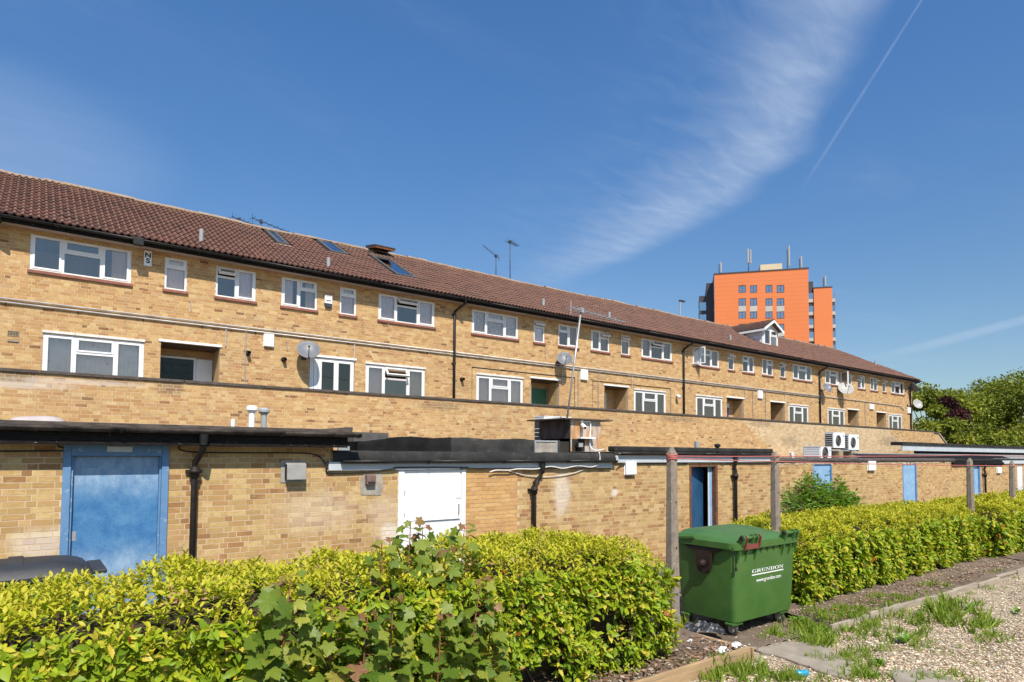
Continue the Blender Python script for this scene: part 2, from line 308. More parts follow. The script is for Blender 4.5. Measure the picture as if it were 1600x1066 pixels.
def brick_tex(name, axis):
    """brickwork far off or in deep shade where single bricks cannot be told apart"""
    m, t, b, out = new_mat(name)
    p = pos(t); sp = t.add('ShaderNodeSeparateXYZ'); t.l.new(p, sp.inputs[0])
    cb = t.add('ShaderNodeCombineXYZ'); t.l.new(sp.outputs[axis], cb.inputs[0]); t.l.new(sp.outputs[2], cb.inputs[1])
    br = t.add('ShaderNodeTexBrick'); t.l.new(cb.outputs[0], br.inputs['Vector'])
    br.inputs['Scale'].default_value = 1; br.inputs['Brick Width'].default_value = 0.225; br.inputs['Row Height'].default_value = 0.075; br.inputs['Mortar Size'].default_value = 0.005
    for k, c in (('Color1', (0.44, 0.26, 0.11)), ('Color2', (0.55, 0.36, 0.155)), ('Mortar', (0.54, 0.40, 0.26))): br.inputs[k].default_value = (*c, 1)
    t.put(b.inputs['Base Color'], t.mix(t.rng(t.noise(p, 5, 4), 0.5, 0.8, 0, 0.4), br.outputs[0], (0.28, 0.15, 0.07)))
    b.inputs['Roughness'].default_value = 0.95
brick_tex('brick_side_x', 0); brick_tex('brick_side_y', 1)

def tile_mat():
    m, t, b, out = new_mat('roof_tile')
    bc = attr(t, 'bc'); p = pos(t)
    sp = t.add('ShaderNodeSeparateXYZ'); t.l.new(p, sp.inputs[0])
    c = t.ramp(bc, [(0.0, (0.075, 0.036, 0.028)), (0.3, (0.115, 0.050, 0.037)), (0.7, (0.145, 0.062, 0.044)), (1.0, (0.19, 0.080, 0.055))])
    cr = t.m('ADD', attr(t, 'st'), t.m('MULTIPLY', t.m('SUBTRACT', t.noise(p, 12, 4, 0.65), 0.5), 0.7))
    c = t.mix(t.rng(cr, 0.35, 1.0, 0, 0.85), t.mix(0.5, c, (0.05, 0.024, 0.019)), (0.215, 0.118, 0.085))  # worn crests, with the rolls' highlight and valley shade painted into the colour
    c = t.mix(t.rng(t.noise(p, 1.6, 6, 0.65), 0.42, 0.75, 0, 0.5), c, (0.075, 0.050, 0.042))
    c = t.mix(t.rng(t.noise(p, 9, 6, 0.7), 0.60, 0.74, 0, 0.6), c, (0.26, 0.17, 0.13))
    c = t.mix(t.m('MULTIPLY', t.rng(t.noise(p, 22, 3, 0.6), 0.62, 0.70), t.rng(t.noise(p, 0.9, 4, 0.6), 0.45, 0.65)), c, (0.30, 0.28, 0.22))
    # lichen that has spread down from the ridge
    h = t.m('ADD', sp.outputs[2], t.m('MULTIPLY', t.m('SUBTRACT', t.noise(p, 2.5, 6, 0.7), 0.5), 1.6))
    li = t.m('MULTIPLY', t.rng(h, 9.45, 10.3), t.rng(t.noise(p, 14, 4, 0.7), 0.40, 0.62))
    c = t.mix(t.m('MULTIPLY', li, 0.8), c, (0.34, 0.20, 0.075))
    t.put(b.inputs['Base Color'], c); b.inputs['Roughness'].default_value = 0.9; b.inputs['Specular IOR Level'].default_value = 0.25
    bump(t, b, t.noise(p, 45, 4, 0.65), 0.006, 0.5)
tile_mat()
pm('ridge_tile', (0.25, 0.155, 0.105), (0.30, 0.26, 0.21), 14, 0.95, 0.008, c3=(0.36, 0.20, 0.06), s3=6, t3=(0.58, 0.72))

def glass_mat(name, refl=0.16, tintc=(0.97, 0.93, 0.93), gcol=(1.0, 0.92, 0.82)):
    m = bpy.data.materials.new(name); m.use_nodes = True; t = NT(m.node_tree); t.n.clear(); MATS[name] = m
    out = t.add('ShaderNodeOutputMaterial'); tr = t.add('ShaderNodeBsdfTransparent'); tr.inputs[0].default_value = (*tintc, 1)
    gl = t.add('ShaderNodeBsdfGlossy'); gl.inputs['Roughness'].default_value = 0.02; gl.inputs[0].default_value = (*gcol, 1)
    fr = t.add('ShaderNodeFresnel'); fr.inputs[0].default_value = 1.5
    mx = t.add('ShaderNodeMixShader'); t.put(mx.inputs[0], t.m('ADD', refl, t.m('MULTIPLY', fr.outputs[0], 0.85), clamp=True))
    t.l.new(tr.outputs[0], mx.inputs[1]); t.l.new(gl.outputs[0], mx.inputs[2]); t.l.new(mx.outputs[0], out.inputs[0])
glass_mat('pane', 0.09); glass_mat('pane_dark', 0.06, (0.6, 0.56, 0.5)); glass_mat('pane_sky', 0.42, (0.65, 0.65, 0.62), (0.85, 0.93, 1.0))

def leaf_mat(name, stops, rough=0.35, trans=0.3, spec=0.5, spot=None):
    m, t, b, out = new_mat(name)
    bc = attr(t, 'bc'); p = pos(t)
    c = t.ramp(bc, stops)
    c = t.mix(t.rng(t.noise(p, 60, 2), 0.4, 0.8, 0, 0.35), c, tuple(x * 0.6 for x in stops[len(stops) // 2][1]))
    t.put(b.inputs['Base Color'], c); b.inputs['Roughness'].default_value = rough; b.inputs['Specular IOR Level'].default_value = spec
    tl = t.add('ShaderNodeBsdfTranslucent'); t.put(tl.inputs[0], t.mix(1.0, c, (1.0, 1.0, 0.55), 'MULTIPLY'))
    mx = t.add('ShaderNodeMixShader'); mx.inputs[0].default_value = trans
    t.l.new(b.outputs[0], mx.inputs[1]); t.l.new(tl.outputs[0], mx.inputs[2]); t.l.new(mx.outputs[0], out.inputs[0])
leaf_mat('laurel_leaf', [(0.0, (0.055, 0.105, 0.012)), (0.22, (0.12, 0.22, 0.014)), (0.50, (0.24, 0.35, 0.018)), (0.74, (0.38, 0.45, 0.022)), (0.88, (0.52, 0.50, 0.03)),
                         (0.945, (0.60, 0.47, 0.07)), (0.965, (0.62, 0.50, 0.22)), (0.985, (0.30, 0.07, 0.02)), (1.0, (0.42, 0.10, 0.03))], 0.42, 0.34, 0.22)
leaf_mat('sycamore_leaf', [(0.0, (0.06, 0.125, 0.014)), (0.35, (0.12, 0.19, 0.020)), (0.65, (0.20, 0.25, 0.032)), (0.85, (0.31, 0.32, 0.050)), (0.91, (0.26, 0.14, 0.06)), (1.0, (0.22, 0.10, 0.055))], 0.45, 0.32, 0.25)
leaf_mat('elder_leaf', [(0.0, (0.06, 0.16, 0.015)), (0.5, (0.13, 0.27, 0.022)), (1.0, (0.24, 0.38, 0.03))], 0.45, 0.3)
leaf_mat('tree_leaf', [(0.0, (0.065, 0.10, 0.010)), (0.4, (0.16, 0.205, 0.018)), (0.75, (0.28, 0.30, 0.028)), (1.0, (0.40, 0.37, 0.045))], 0.6, 0.3, 0.3)
leaf_mat('copper_leaf', [(0.0, (0.030, 0.010, 0.012)), (0.6, (0.060, 0.016, 0.018)), (1.0, (0.11, 0.03, 0.03))], 0.6, 0.25, 0.3)
leaf_mat('grass_blade', [(0.0, (0.12, 0.21, 0.018)), (0.6, (0.23, 0.33, 0.03)), (0.9, (0.36, 0.40, 0.07)), (1.0, (0.40, 0.36, 0.15))], 0.5, 0.35, 0.3)
leaf_mat('dead_leaf', [(0.0, (0.10, 0.05, 0.03)), (0.4, (0.22, 0.12, 0.07)), (0.75, (0.36, 0.25, 0.17)), (0.9, (0.46, 0.40, 0.32)), (1.0, (0.36, 0.11, 0.03))], 0.8, 0.1, 0.2)
leaf_mat('pebble', [(0.0, (0.15, 0.095, 0.06)), (0.3, (0.36, 0.25, 0.155)), (0.65, (0.55, 0.42, 0.29)), (1.0, (0.74, 0.66, 0.54))], 0.8, 0.0, 0.3)

def bin_mat():
    m, t, b, out = new_mat('green_plastic')
    p = objc(t)
    c = t.mix(t.rng(t.noise(p, 3, 5, 0.6), 0.35, 0.7), (0.044, 0.118, 0.022), (0.062, 0.142, 0.029))
    c = t.mix(t.rng(t.noise(t.vmul(p, (6, 6, 0.7)), 3, 5, 0.65), 0.60, 0.80, 0, 0.35), c, (0.15, 0.20, 0.10))
    c = t.mix(t.rng(t.noise(p, 28, 4, 0.7), 0.70, 0.78, 0, 0.4), c, (0.24, 0.24, 0.17))
    c = t.mix(t.rng(t.noise(t.vmul(p, (14, 14, 0.5)), 1.6, 5, 0.7), 0.60, 0.74, 0, 0.4), c, (0.03, 0.075, 0.025))
    c = t.mix(t.rng(t.noise(t.vmul(p, (2, 2, 30)), 2.0, 4, 0.7), 0.70, 0.76, 0, 0.5), c, (0.20, 0.28, 0.16))
    t.put(b.inputs['Base Color'], c); b.inputs['Roughness'].default_value = 0.42
    bump(t, b, t.noise(p, 4, 3), 0.02, 0.25)
bin_mat()
def ground_mats():
    m, t, b, out = new_mat('gravel_ground'); p = pos(t)
    vo = t.add('ShaderNodeTexVoronoi'); t.l.new(p, vo.inputs['Vector']); vo.inputs['Scale'].default_value = 55
    sv = t.add('ShaderNodeSeparateColor'); t.l.new(vo.outputs['Color'], sv.inputs[0])
    c = t.ramp(sv.outputs[0], [(0, (0.22, 0.16, 0.10)), (0.5, (0.40, 0.32, 0.21)), (1, (0.55, 0.47, 0.34))])
    c = t.mix(t.rng(t.noise(p, 1.8, 5, 0.6), 0.50, 0.66, 0, 0.7), c, (0.17, 0.125, 0.08))
    t.put(b.inputs['Base Color'], c); b.inputs['Roughness'].default_value = 0.95
    bump(t, b, t.m('SUBTRACT', 1.0, vo.outputs['Distance']), 0.02, 0.8)
    m, t, b, out = new_mat('soil'); p = pos(t)
    c = t.mix(t.rng(t.noise(p, 2.5, 6, 0.65), 0.35, 0.7), (0.20, 0.145, 0.10), (0.105, 0.072, 0.05))
    c = t.mix(t.rng(t.noise(p, 40, 4, 0.6), 0.6, 0.72, 0, 0.6), c, (0.34, 0.26, 0.19))
    t.put(b.inputs['Base Color'], c); b.inputs['Roughness'].default_value = 0.98
    bump(t, b, t.noise(p, 22, 6, 0.7), 0.03, 0.8)
ground_mats()

# ------------------------------------------------------------------ mesh helpers
class MB:
    def __init__(s): s.v = []; s.f = []; s.a = []
    def face(s, pts, a=0.5):
        i = len(s.v); s.v += [tuple(float(c) for c in p) for p in pts]; s.f.append(tuple(range(i, i + len(pts)))); s.a.append(a); return s
    def box(s, x0, x1, y0, y1, z0, z1, a=0.5):
        i = len(s.v)
        s.v += [(x0, y0, z0), (x1, y0, z0), (x1, y1, z0), (x0, y1, z0), (x0, y0, z1), (x1, y0, z1), (x1, y1, z1), (x0, y1, z1)]
        for q in ((0, 3, 2, 1), (4, 5, 6, 7), (0, 1, 5, 4), (1, 2, 6, 5), (2, 3, 7, 6), (3, 0, 4, 7)):
            s.f.append(tuple(i + k for k in q)); s.a.append(a)
        return s
    def prism(s, prof, ax, a0, a1, cap=True):
        """profile (list of 2D points) extruded along axis 'x' or 'y' or 'z' from a0 to a1"""
        def P(p, t): return (t, p[0], p[1]) if ax == 'x' else ((p[0], t, p[1]) if ax == 'y' else (p[0], p[1], t))
        n = len(prof); i = len(s.v)
        s.v += [P(p, a0) for p in prof] + [P(p, a1) for p in prof]
        for k in range(n): s.f.append((i + k, i + (k + 1) % n, i + n + (k + 1) % n, i + n + k)); s.a.append(0.5)
        if cap: s.f.append(tuple(i + k for k in range(n))[::-1]); s.f.append(tuple(i + n + k for k in range(n))); s.a += [0.5, 0.5]
        return s
    def tube(s, pts, r, n=8, closed=False, cap=True):
        pts = [Vector(p) for p in pts]; rs = r if isinstance(r, (list, tuple)) else [r] * len(pts)
        rings = []; up = Vector((0, 0, 1))
        for k, p in enumerate(pts):
            d = (pts[min(k + 1, len(pts) - 1)] - pts[max(k - 1, 0)])
            d = d.normalized() if d.length > 1e-9 else Vector((0, 0, 1))
            a = d.cross(up if abs(d.z) < 0.95 else Vector((1, 0, 0))).normalized(); b_ = d.cross(a)
            i = len(s.v); rings.append(i)
            for q in range(n):
                an = 2 * math.pi * q / n; s.v.append(tuple(p + (a * math.cos(an) + b_ * math.sin(an)) * rs[k]))
        for i, j in zip(rings, rings[1:]):
            for q in range(n): s.f.append((i + q, i + (q + 1) % n, j + (q + 1) % n, j + q)); s.a.append(0.5)
        if cap:
            s.f.append(tuple(rings[0] + q for q in range(n))[::-1]); s.f.append(tuple(rings[-1] + q for q in range(n))); s.a += [0.5, 0.5]
        return s
    def lathe(s, prof, c, n=16, axis=Vector((0, 0, 1))):
        """(radius, height) profile turned round an axis through c"""
        axis = Vector(axis).normalized(); a = axis.orthogonal().normalized(); b_ = axis.cross(a); c = Vector(c); rings = []
        for r_, h in prof:
            rings.append(len(s.v))
            for q in range(n):
                an = 2 * math.pi * q / n; s.v.append(tuple(c + axis * h + (a * math.cos(an) + b_ * math.sin(an)) * r_))
        for i, j in zip(rings, rings[1:]):
            for q in range(n): s.f.append((i + q, i + (q + 1) % n, j + (q + 1) % n, j + q)); s.a.append(0.5)
        s.f.append(tuple(rings[0] + q for q in range(n))[::-1]); s.f.append(tuple(rings[-1] + q for q in range(n))); s.a += [0.5, 0.5]
        return s
    def frame(s, x0, x1, y0, y1, z0, z1, w):
        s.box(x0, x0 + w, y0, y1, z0, z1); s.box(x1 - w, x1, y0, y1, z0, z1)
        s.box(x0 + w, x1 - w, y0, y1, z0, z0 + w); s.box(x0 + w, x1 - w, y0, y1, z1 - w, z1); return s

def obj(name, mb, mat, parent=None, smooth=False, bevel=0.0, world=True, attrs=True):
    me = bpy.data.meshes.new(name); me.from_pydata(mb.v, [], mb.f)
    if attrs and any(a != 0.5 for a in mb.a):
        at = me.attributes.new('bc', 'FLOAT', 'FACE'); at.data.foreach_set('value', mb.a)
    o = link(name, me, mat, parent, world)
    if smooth: me.polygons.foreach_set('use_smooth', [True] * len(me.polygons))
    if bevel:
        md = o.modifiers.new('bevel', 'BEVEL'); md.width = bevel; md.segments = 2; md.limit_method = 'ANGLE'; md.angle_limit = R(40)
    return o
def link(name, me, mat, parent=None, world=True):
    o = bpy.data.objects.new(name, me); COL.objects.link(o)
    if mat is not None and me is not None and not me.materials: me.materials.append(MATS[mat])
    if parent is not None:
        o.parent = parent
        if world and parent.type == 'EMPTY': o.matrix_parent_inverse = parent.matrix_basis.inverted()
    return o
def np_mesh(name, V, T, mat, parent=None, bc=None, st=None, smooth=False, per='FACE'):
    """V (n,3) vertices, T (m,k) faces"""
    me = bpy.data.meshes.new(name); V = np.ascontiguousarray(V, np.float32); T = np.ascontiguousarray(T, np.int32)
    k = T.shape[1]
    me.vertices.add(len(V)); me.vertices.foreach_set('co', V.ravel())
    me.loops.add(T.size); me.loops.foreach_set('vertex_index', T.ravel())
    me.polygons.add(len(T)); me.polygons.foreach_set('loop_start', np.arange(0, T.size, k, dtype=np.int32)); me.polygons.foreach_set('loop_total', np.full(len(T), k, np.int32))
    me.polygons.foreach_set('use_smooth', np.full(len(T), bool(smooth)))
    me.update(calc_edges=True)
    for nm, arr in (('bc', bc), ('st', st)):
        if arr is not None:
            at = me.attributes.new(nm, 'FLOAT', per); at.data.foreach_set('value', np.ascontiguousarray(arr, np.float32))
    return link(name, me, mat, parent)
def thing(name, label, cat, loc=(0, 0, 0), group=None, rotz=0.0):
    o = bpy.data.objects.new(name, None); COL.objects.link(o); o.empty_display_size = 0.2
    o.location = tuple(float(c) for c in loc); o.rotation_euler = (0, 0, rotz); return tag(o, label, cat, group)
def tag(o, label, cat, group=None):
    o['label'] = label; o['category'] = cat
    if group: o['group'] = group
    return o
def kind(o, k): o['kind'] = k; return o
def copy_tree(root, loc=None, rotz=None, label=None):
    c = root.copy(); COL.objects.link(c)
    if loc is not None: c.location = tuple(float(q) for q in loc)
    if rotz is not None: c.rotation_euler = (0, 0, rotz)
    if label: c['label'] = label
    def rec(a, b):
        for ch in list(a.children):
            d = ch.copy(); COL.objects.link(d); d.parent = b; d.matrix_parent_inverse = ch.matrix_parent_inverse.copy(); rec(ch, d)
    rec(root, c); return c
def text_part(name, body, mat, parent, loc, size, rot, extrude=0.001, stretch=1.0, world=False, bold=0.0):
    cu = bpy.data.curves.new(name, 'FONT'); cu.body = body; cu.size = size; cu.extrude = extrude; cu.offset = bold; cu.align_x = 'CENTER'; cu.align_y = 'CENTER'
    to = bpy.data.objects.new(name, cu); me = bpy.data.meshes.new_from_object(to); bpy.data.objects.remove(to)
    me.transform(Matrix.Translation(Vector(loc)) @ rot.to_4x4() @ Matrix.Diagonal((stretch, 1, 1, 1)))
    return link(name, me, mat, parent, world)

# ------------------------------------------------------------------ brick walls
def core_wall(x0, x1, z0, z1, Y, ops, depth=0.0):
    xs = sorted({x0, x1, *[min(max(o[i], x0), x1) for o in ops for i in (0, 1)]}); zs = sorted({z0, z1, *[min(max(o[i], z0), z1) for o in ops for i in (2, 3)]})
    mb = MB()
    for a, b in zip(xs, xs[1:]):
        for c, d in zip(zs, zs[1:]):
            mx, mz = (a + b) / 2, (c + d) / 2
            if any(o[0] < mx < o[1] and o[2] < mz < o[3] for o in ops): continue
            mb.face([(a, Y, c), (b, Y, c), (b, Y, d), (a, Y, d)])
    for o in ops:
        a, b, c, d, dp = o[:5]
        mb.face([(a, Y, c), (a, Y, d), (a, Y + dp, d), (a, Y + dp, c)]); mb.face([(b, Y, d), (b, Y, c), (b, Y + dp, c), (b, Y + dp, d)])
        mb.face([(a, Y, d), (b, Y, d), (b, Y + dp, d), (a, Y + dp, d)]); mb.face([(b, Y, c), (a, Y, c), (a, Y + dp, c), (b, Y + dp, c)])
    return mb
def brick_cells(x0, x1, z0, z1, ops, bond, seed):
    rs = random.Random(seed); out = []
    nrow = int(math.ceil((z1 - z0) / 0.075))
    for r_ in range(nrow):
        zb = z0 + r_ * 0.075 + 0.005; zt = min(zb + 0.065, z1 - 0.004)
        if zt - zb < 0.02: continue
        if bond == 'stretcher': x = x0 - (0.1125 if r_ % 2 else 0.0); seq = [0.225]
        else:
            x = x0 - (0.16875 if r_ % 2 else 0.0) - rs.choice((0, 0.1125, 0.225)); seq = [0.225, 0.225, 0.1125] if r_ % 2 else [0.225, 0.1125, 0.225]
        zc = (zb + zt) / 2; k = rs.randrange(3)
        while x < x1:
            w = seq[k % len(seq)]; k += 1
            a, b = max(x + 0.005, x0), min(x + w - 0.005, x1); x += w
            segs = [(a, b)]
            for o in ops:
                if o[2] < zc < o[3]:
                    ns = []
                    for s0, s1 in segs:
                        if o[1] <= s0 or o[0] >= s1: ns.append((s0, s1)); continue
                        if s0 < o[0]: ns.append((s0, o[0]))
                        if s1 > o[1]: ns.append((o[1], s1))
                    segs = ns
            for s0, s1 in segs:
                if s1 - s0 > 0.025: out.append((s0, s1, zb, zt))
    return out
BOXF = np.array([(0, 1, 5, 4), (4, 5, 6, 7), (1, 2, 6, 5), (3, 0, 4, 7), (0, 3, 2, 1)])
def brick_wall(parent, x0, x1, z0, z1, Y, ops, seed, bond='garden', style=0.0, n_ind=0, zvis=-9, skip=None, style_fn=None):
    obj('mortar_bed', core_wall(x0, x1, z0, z1, Y, ops), 'mortar', parent)
    cells = brick_cells(x0, x1, z0, z1, ops, bond, seed)
    rs = np.random.default_rng(seed)
    C = np.array(cells); n = len(C)
    if skip is not None:
        keep = np.array([not skip((c[0] + c[1]) / 2, (c[2] + c[3]) / 2) for c in cells]); C = C[keep]; n = len(C)
    fr = Y - 0.0012 - rs.random(n) * 0.0022; bk = np.full(n, Y + 0.002)
    j = rs.normal(0, 0.0012, (n, 4)); C = C + j
    X0, X1, Z0, Z1 = C.T
    V = np.stack([np.stack([X0, fr, Z0], 1), np.stack([X1, fr, Z0], 1), np.stack([X1, bk, Z0], 1), np.stack([X0, bk, Z0], 1),
                  np.stack([X0, fr, Z1], 1), np.stack([X1, fr, Z1], 1), np.stack([X1, bk, Z1], 1), np.stack([X0, bk, Z1], 1)], 1)
    bc = rs.random(n)
    st = np.full(n, style) if style_fn is None else np.array([style_fn((a + b) / 2, (c + d) / 2, style) for a, b, c, d in C])
    ind = np.zeros(n, bool)
    if n_ind:
        cx = (X0 + X1) / 2; cz = (Z0 + Z1) / 2
        size = np.full(n, -1.0)
        for i in range(n):
            if cz[i] < zvis: continue
            px, py, d = proj((cx[i], Y, cz[i]))
            if 4 < px < 1596 and 4 < py < 1062: size[i] = (X1[i] - X0[i]) / d ** 2
        idx = np.argsort(-size)[:n_ind]; ind[idx[size[idx] > 0]] = True
    for i in np.nonzero(ind)[0]:
        np_mesh('brick', V[i], BOXF, 'brick_face', parent, np.full(5, bc[i]), np.full(5, st[i]))
    rest = ~ind; m = int(rest.sum())
    if m:
        F = (np.arange(m)[:, None, None] * 8 + BOXF[None]).reshape(-1, 4)
        o = np_mesh('brickwork', V[rest].reshape(-1, 3), F, 'brick_face', parent, np.repeat(bc[rest], 5), np.repeat(st[rest], 5)); kind(o, 'stuff')

# ------------------------------------------------------------------ windows
rw = random.Random(3)
def window(parent, x0, x1, z0, z1, Y, lay, sill=True, curtain=None, opened=(), pane='pane', lintel=False, mat='white_upvc', fw=0.05):
    """uPVC window set in the opening; lay = list of (fraction, has_fanlight) columns"""
    mb = MB(); yf, yb = Y + 0.015, Y + 0.085
    mb.frame(x0, x1, yf, yb, z0, z1, fw)
    ix0, ix1, iz0, iz1 = x0 + fw, x1 - fw, z0 + fw, z1 - fw
    W_ = ix1 - ix0; cells = []; xx = ix0; mw = 0.06
    for k, (fr, fan) in enumerate(lay):
        xa, xb = xx, xx + fr * W_; xx = xb
        if k: mb.box(xa - mw / 2, xa + mw / 2, yf + 0.002, yb - 0.002, iz0, iz1); xa += mw / 2
        if k < len(lay) - 1: xb -= mw / 2
        if fan:
            zt = iz0 + (iz1 - iz0) * (1 - fan); mb.box(xa, xb, yf + 0.003, yb - 0.003, zt - mw / 2, zt + mw / 2)
            cells.append((xa, xb, iz0, zt - mw / 2, 'fix', k)); cells.append((xa, xb, zt + mw / 2, iz1, 'fan', k))
        else: cells.append((xa, xb, iz0, iz1, 'case', k))
    wo = obj('window', mb, mat, parent)
    yp = Y + 0.045
    for a, b, c, d, typ, k in cells:
        if typ == 'fix':
            obj('pane', MB().box(a, b, yp, yp + 0.012, c, d), pane, wo); continue
        is_open = (typ, k) in opened
        sb = MB().frame(a + 0.001, b - 0.001, yf - 0.012, yb - 0.012, c + 0.001, d - 0.001, 0.042)
        so = obj('sash', sb, mat, wo)
        pb = obj('pane', MB().box(a + 0.03, b - 0.03, yp - 0.012, yp, c + 0.03, d - 0.03), pane, wo)
        if is_open:
            if typ == 'fan': Mx = Matrix.Translation((0, yf, d)) @ Matrix.Rotation(R(-38 - rw.random() * 14), 4, 'X') @ Matrix.Translation((0, -yf, -d))
            else: Mx = Matrix.Translation((a, yf, 0)) @ Matrix.Rotation(R(-62), 4, 'Z') @ Matrix.Translation((-a, -yf, 0))
            if (typ, k) == ('case', 2): Mx = Matrix.Translation((b, yf, 0)) @ Matrix.Rotation(R(68), 4, 'Z') @ Matrix.Translation((-b, -yf, 0))
            for q in (so, pb): q.data.transform(Mx)
    if sill:
        obj('sill', MB().box(x0 - 0.04, x1 + 0.04, Y - 0.055, Y + 0.10, z0 - 0.075, z0 - 0.003), 'clay_sill', wo, bevel=0.006)
    if lintel:
        obj('lintel', MB().box(x0 - 0.02, x1 + 0.02, Y - 0.03, Y + 0.09, z1 + 0.003, z1 + 0.065), 'white_peeling', wo)
    if curtain:
        for (cx0, cx1, cm) in curtain:
            a, b = x0 + (x1 - x0) * cx0, x0 + (x1 - x0) * cx1; n = max(6, int((b - a) / 0.05)); cm_mb = MB()
            for q in range(n):
                xa, xb = a + (b - a) * q / n, a + (b - a) * (q + 1) / n; ya = Y + 0.105 + (0.02 if q % 2 else 0); yb2 = Y + 0.105 + (0 if q % 2 else 0.02)
                cm_mb.face([(xa, ya, z0 + 0.02), (xb, yb2, z0 + 0.02), (xb, yb2, z1 - 0.02), (xa, ya, z1 - 0.02)])
            obj('curtain', cm_mb, cm, wo)
    return wo

def panel_door(parent, x0, x1, z0, z1, Y, mat, panels=True):
    d = obj('door', MB().box(x0, x1, Y, Y + 0.045, z0, z1), mat, parent)
    if panels:
        w = x1 - x0; h = z1 - z0
        for cx in (0.27, 0.73):
            for za, zb in ((0.10, 0.40), (0.47, 0.74), (0.80, 0.93)):
                xa, xb = x0 + w * (cx - 0.15), x0 + w * (cx + 0.15)
                obj('panel', MB().frame(xa, xb, Y - 0.012, Y + 0.001, z0 + h * za, z0 + h * zb, 0.03), mat, d, bevel=0.004)
    return d

# ------------------------------------------------------------------ the flats
D1, D2, D3 = 9.70, 18.75, 16.35           # distances of the low wall, the flats and the terrace wall
S0, SB = -0.81, 12.51                     # first downpipe and bay width of the flats
FX0, FX1 = S0 - 7.0, 49.75
FLOOR, SOFF, EAVE, RIDGE = 2.65, 7.33, 7.42, 9.84
RY = D2 + 3.9
flats = thing('flats_building', 'long two-storey row of flats in yellow brick under a brown tiled roof', 'building', (20, D2 + 4, 0))
def bx(k, t): return S0 + (k + t) * SB
upper = [(0.061, 0.226, 'big'), (0.287, 0.329, 'small'), (0.387, 0.471, 'twoL'), (0.529, 0.613, 'twoR'), (0.671, 0.713, 'small'), (0.774, 0.939, 'big')]
LAY = {'big': [(0.30, 0), (0.40, 0.36), (0.30, 0)], 'small': [(1.0, 0.30)], 'twoL': [(0.5, 0.34), (0.5, 0)], 'twoR': [(0.5, 0), (0.5, 0.34)]}
UZ0, UZ1 = 6.38, 7.26
RDEP = {(0, 1): 0.80, (1, 1): 0.75, (1, 2): 0.80, (2, 1): 0.60, (2, 2): 0.95, (3, 1): 0.60, (3, 2): 0.85}
ops = []; wins = []; recs = []
for k in range(-1, 4):
    for i, (a, b, ty) in enumerate(upper):
        if k < 0 and i < 4: continue
        xa, xb = bx(k, a), bx(k, b); ops.append((xa, xb, UZ0, UZ1, 0.12)); wins.append((k, i, xa, xb, UZ0, UZ1, ty))
    sh = (0.0, -0.008, -0.008, -0.006)[max(k, 0)]
    for i, (a, b, ty) in enumerate(((0.086, 0.2535, 'W'), (0.284, 0.399, 'R'), (0.598, 0.712, 'R'), (0.742, 0.911, 'W'))):
        if k < 0 and i < 2: continue
        xa, xb = bx(k, a + sh), bx(k, b + sh)
        if ty == 'W': ops.append((xa, xb, 3.62, 4.92, 0.12)); wins.append((k, 6 + i, xa, xb, 3.62, 4.92, 'low'))
        else:
            flush = (k, i) == (0, 2)
            ops.append((xa, xb, FLOOR, 4.98, 0.12 if flush else RDEP.get((k, i), 0.8) + 0.01)); recs.append((k, i, xa, xb, flush))
brick_wall(flats, FX0, FX1, FLOOR, SOFF, D2, ops, 11, n_ind=300, zvis=3.4)
# other sides, inner partition, back
obj('end_wall', MB().box(FX1 - 0.25, FX1 - 0.002, D2 + 0.004, D2 + 7.8, 0, SOFF), 'brick_side_y', flats)
obj('end_wall', MB().box(FX0 + 0.002, FX0 + 0.25, D2 + 0.004, D2 + 7.8, 0, SOFF), 'brick_side_y', flats)
obj('rear_wall', MB().box(FX0 + 0.26, FX1 - 0.26, D2 + 7.5, D2 + 7.8, 0, SOFF), 'brick_side_x', flats)
obj('interior_wall', MB().box(FX0 + 0.26, FX1 - 0.26, D2 + 1.9, D2 + 2.0, FLOOR, SOFF), 'interior', flats)
obj('upper_floor', MB().box(FX0 + 0.26, FX1 - 0.26, D2 + 0.13, D2 + 1.89, 5.15, 5.4), 'interior', flats)
cur_u = {(0, 0): [(0.80, 0.97, 'cream_curtain')], (0, 1): [(0.03, 0.97, 'net_curtain')], (0, 2): [(0.55, 0.97, 'net_curtain')], (0, 5): [(0.02, 0.32, 'net_curtain'), (0.68, 0.98, 'net_curtain')],
         (1, 0): [(0.02, 0.98, 'lace_curtain')], (1, 5): [(0.02, 0.30, 'net_curtain'), (0.76, 0.98, 'cream_curtain')], (2, 0): [(0.02, 0.98, 'net_curtain')], (2, 5): [(0.02, 0.98, 'net_curtain')],
         (2, 3): [(0.02, 0.98, 'net_curtain')], (3, 0): [(0.02, 0.98, 'net_curtain')], (3, 5): [(0.3, 0.98, 'net_curtain')], (0, 6): [(0.02, 0.98, 'floral_curtain')],
         (2, 9): [(0.02, 0.98, 'net_curtain')], (3, 9): [(0.02, 0.98, 'tan_board')], (2, 1): [(0.03, 0.97, 'net_curtain')], (1, 2): [(0.6, 0.97, 'net_curtain')], (2, 2): [(0.55, 0.97, 'net_curtain')]}
opened = {(0, 2): [('fan', 0)], (0, 5): [('fan', 1)], (1, 1): [('fan', 0)], (1, 3): [('fan', 1)], (1, 4): [('fan', 0)], (1, 5): [('fan', 1)], (2, 0): [('case', 0)], (2, 1): [('fan', 0)], (2, 4): [('fan', 0)],
          (3, 0): [('case', 2)], (3, 1): [('fan', 0)], (3, 2): [('fan', 0)], (3, 3): [('fan', 1)], (3, 4): [('fan', 0)], (0, 9): [('fan', 1)]}
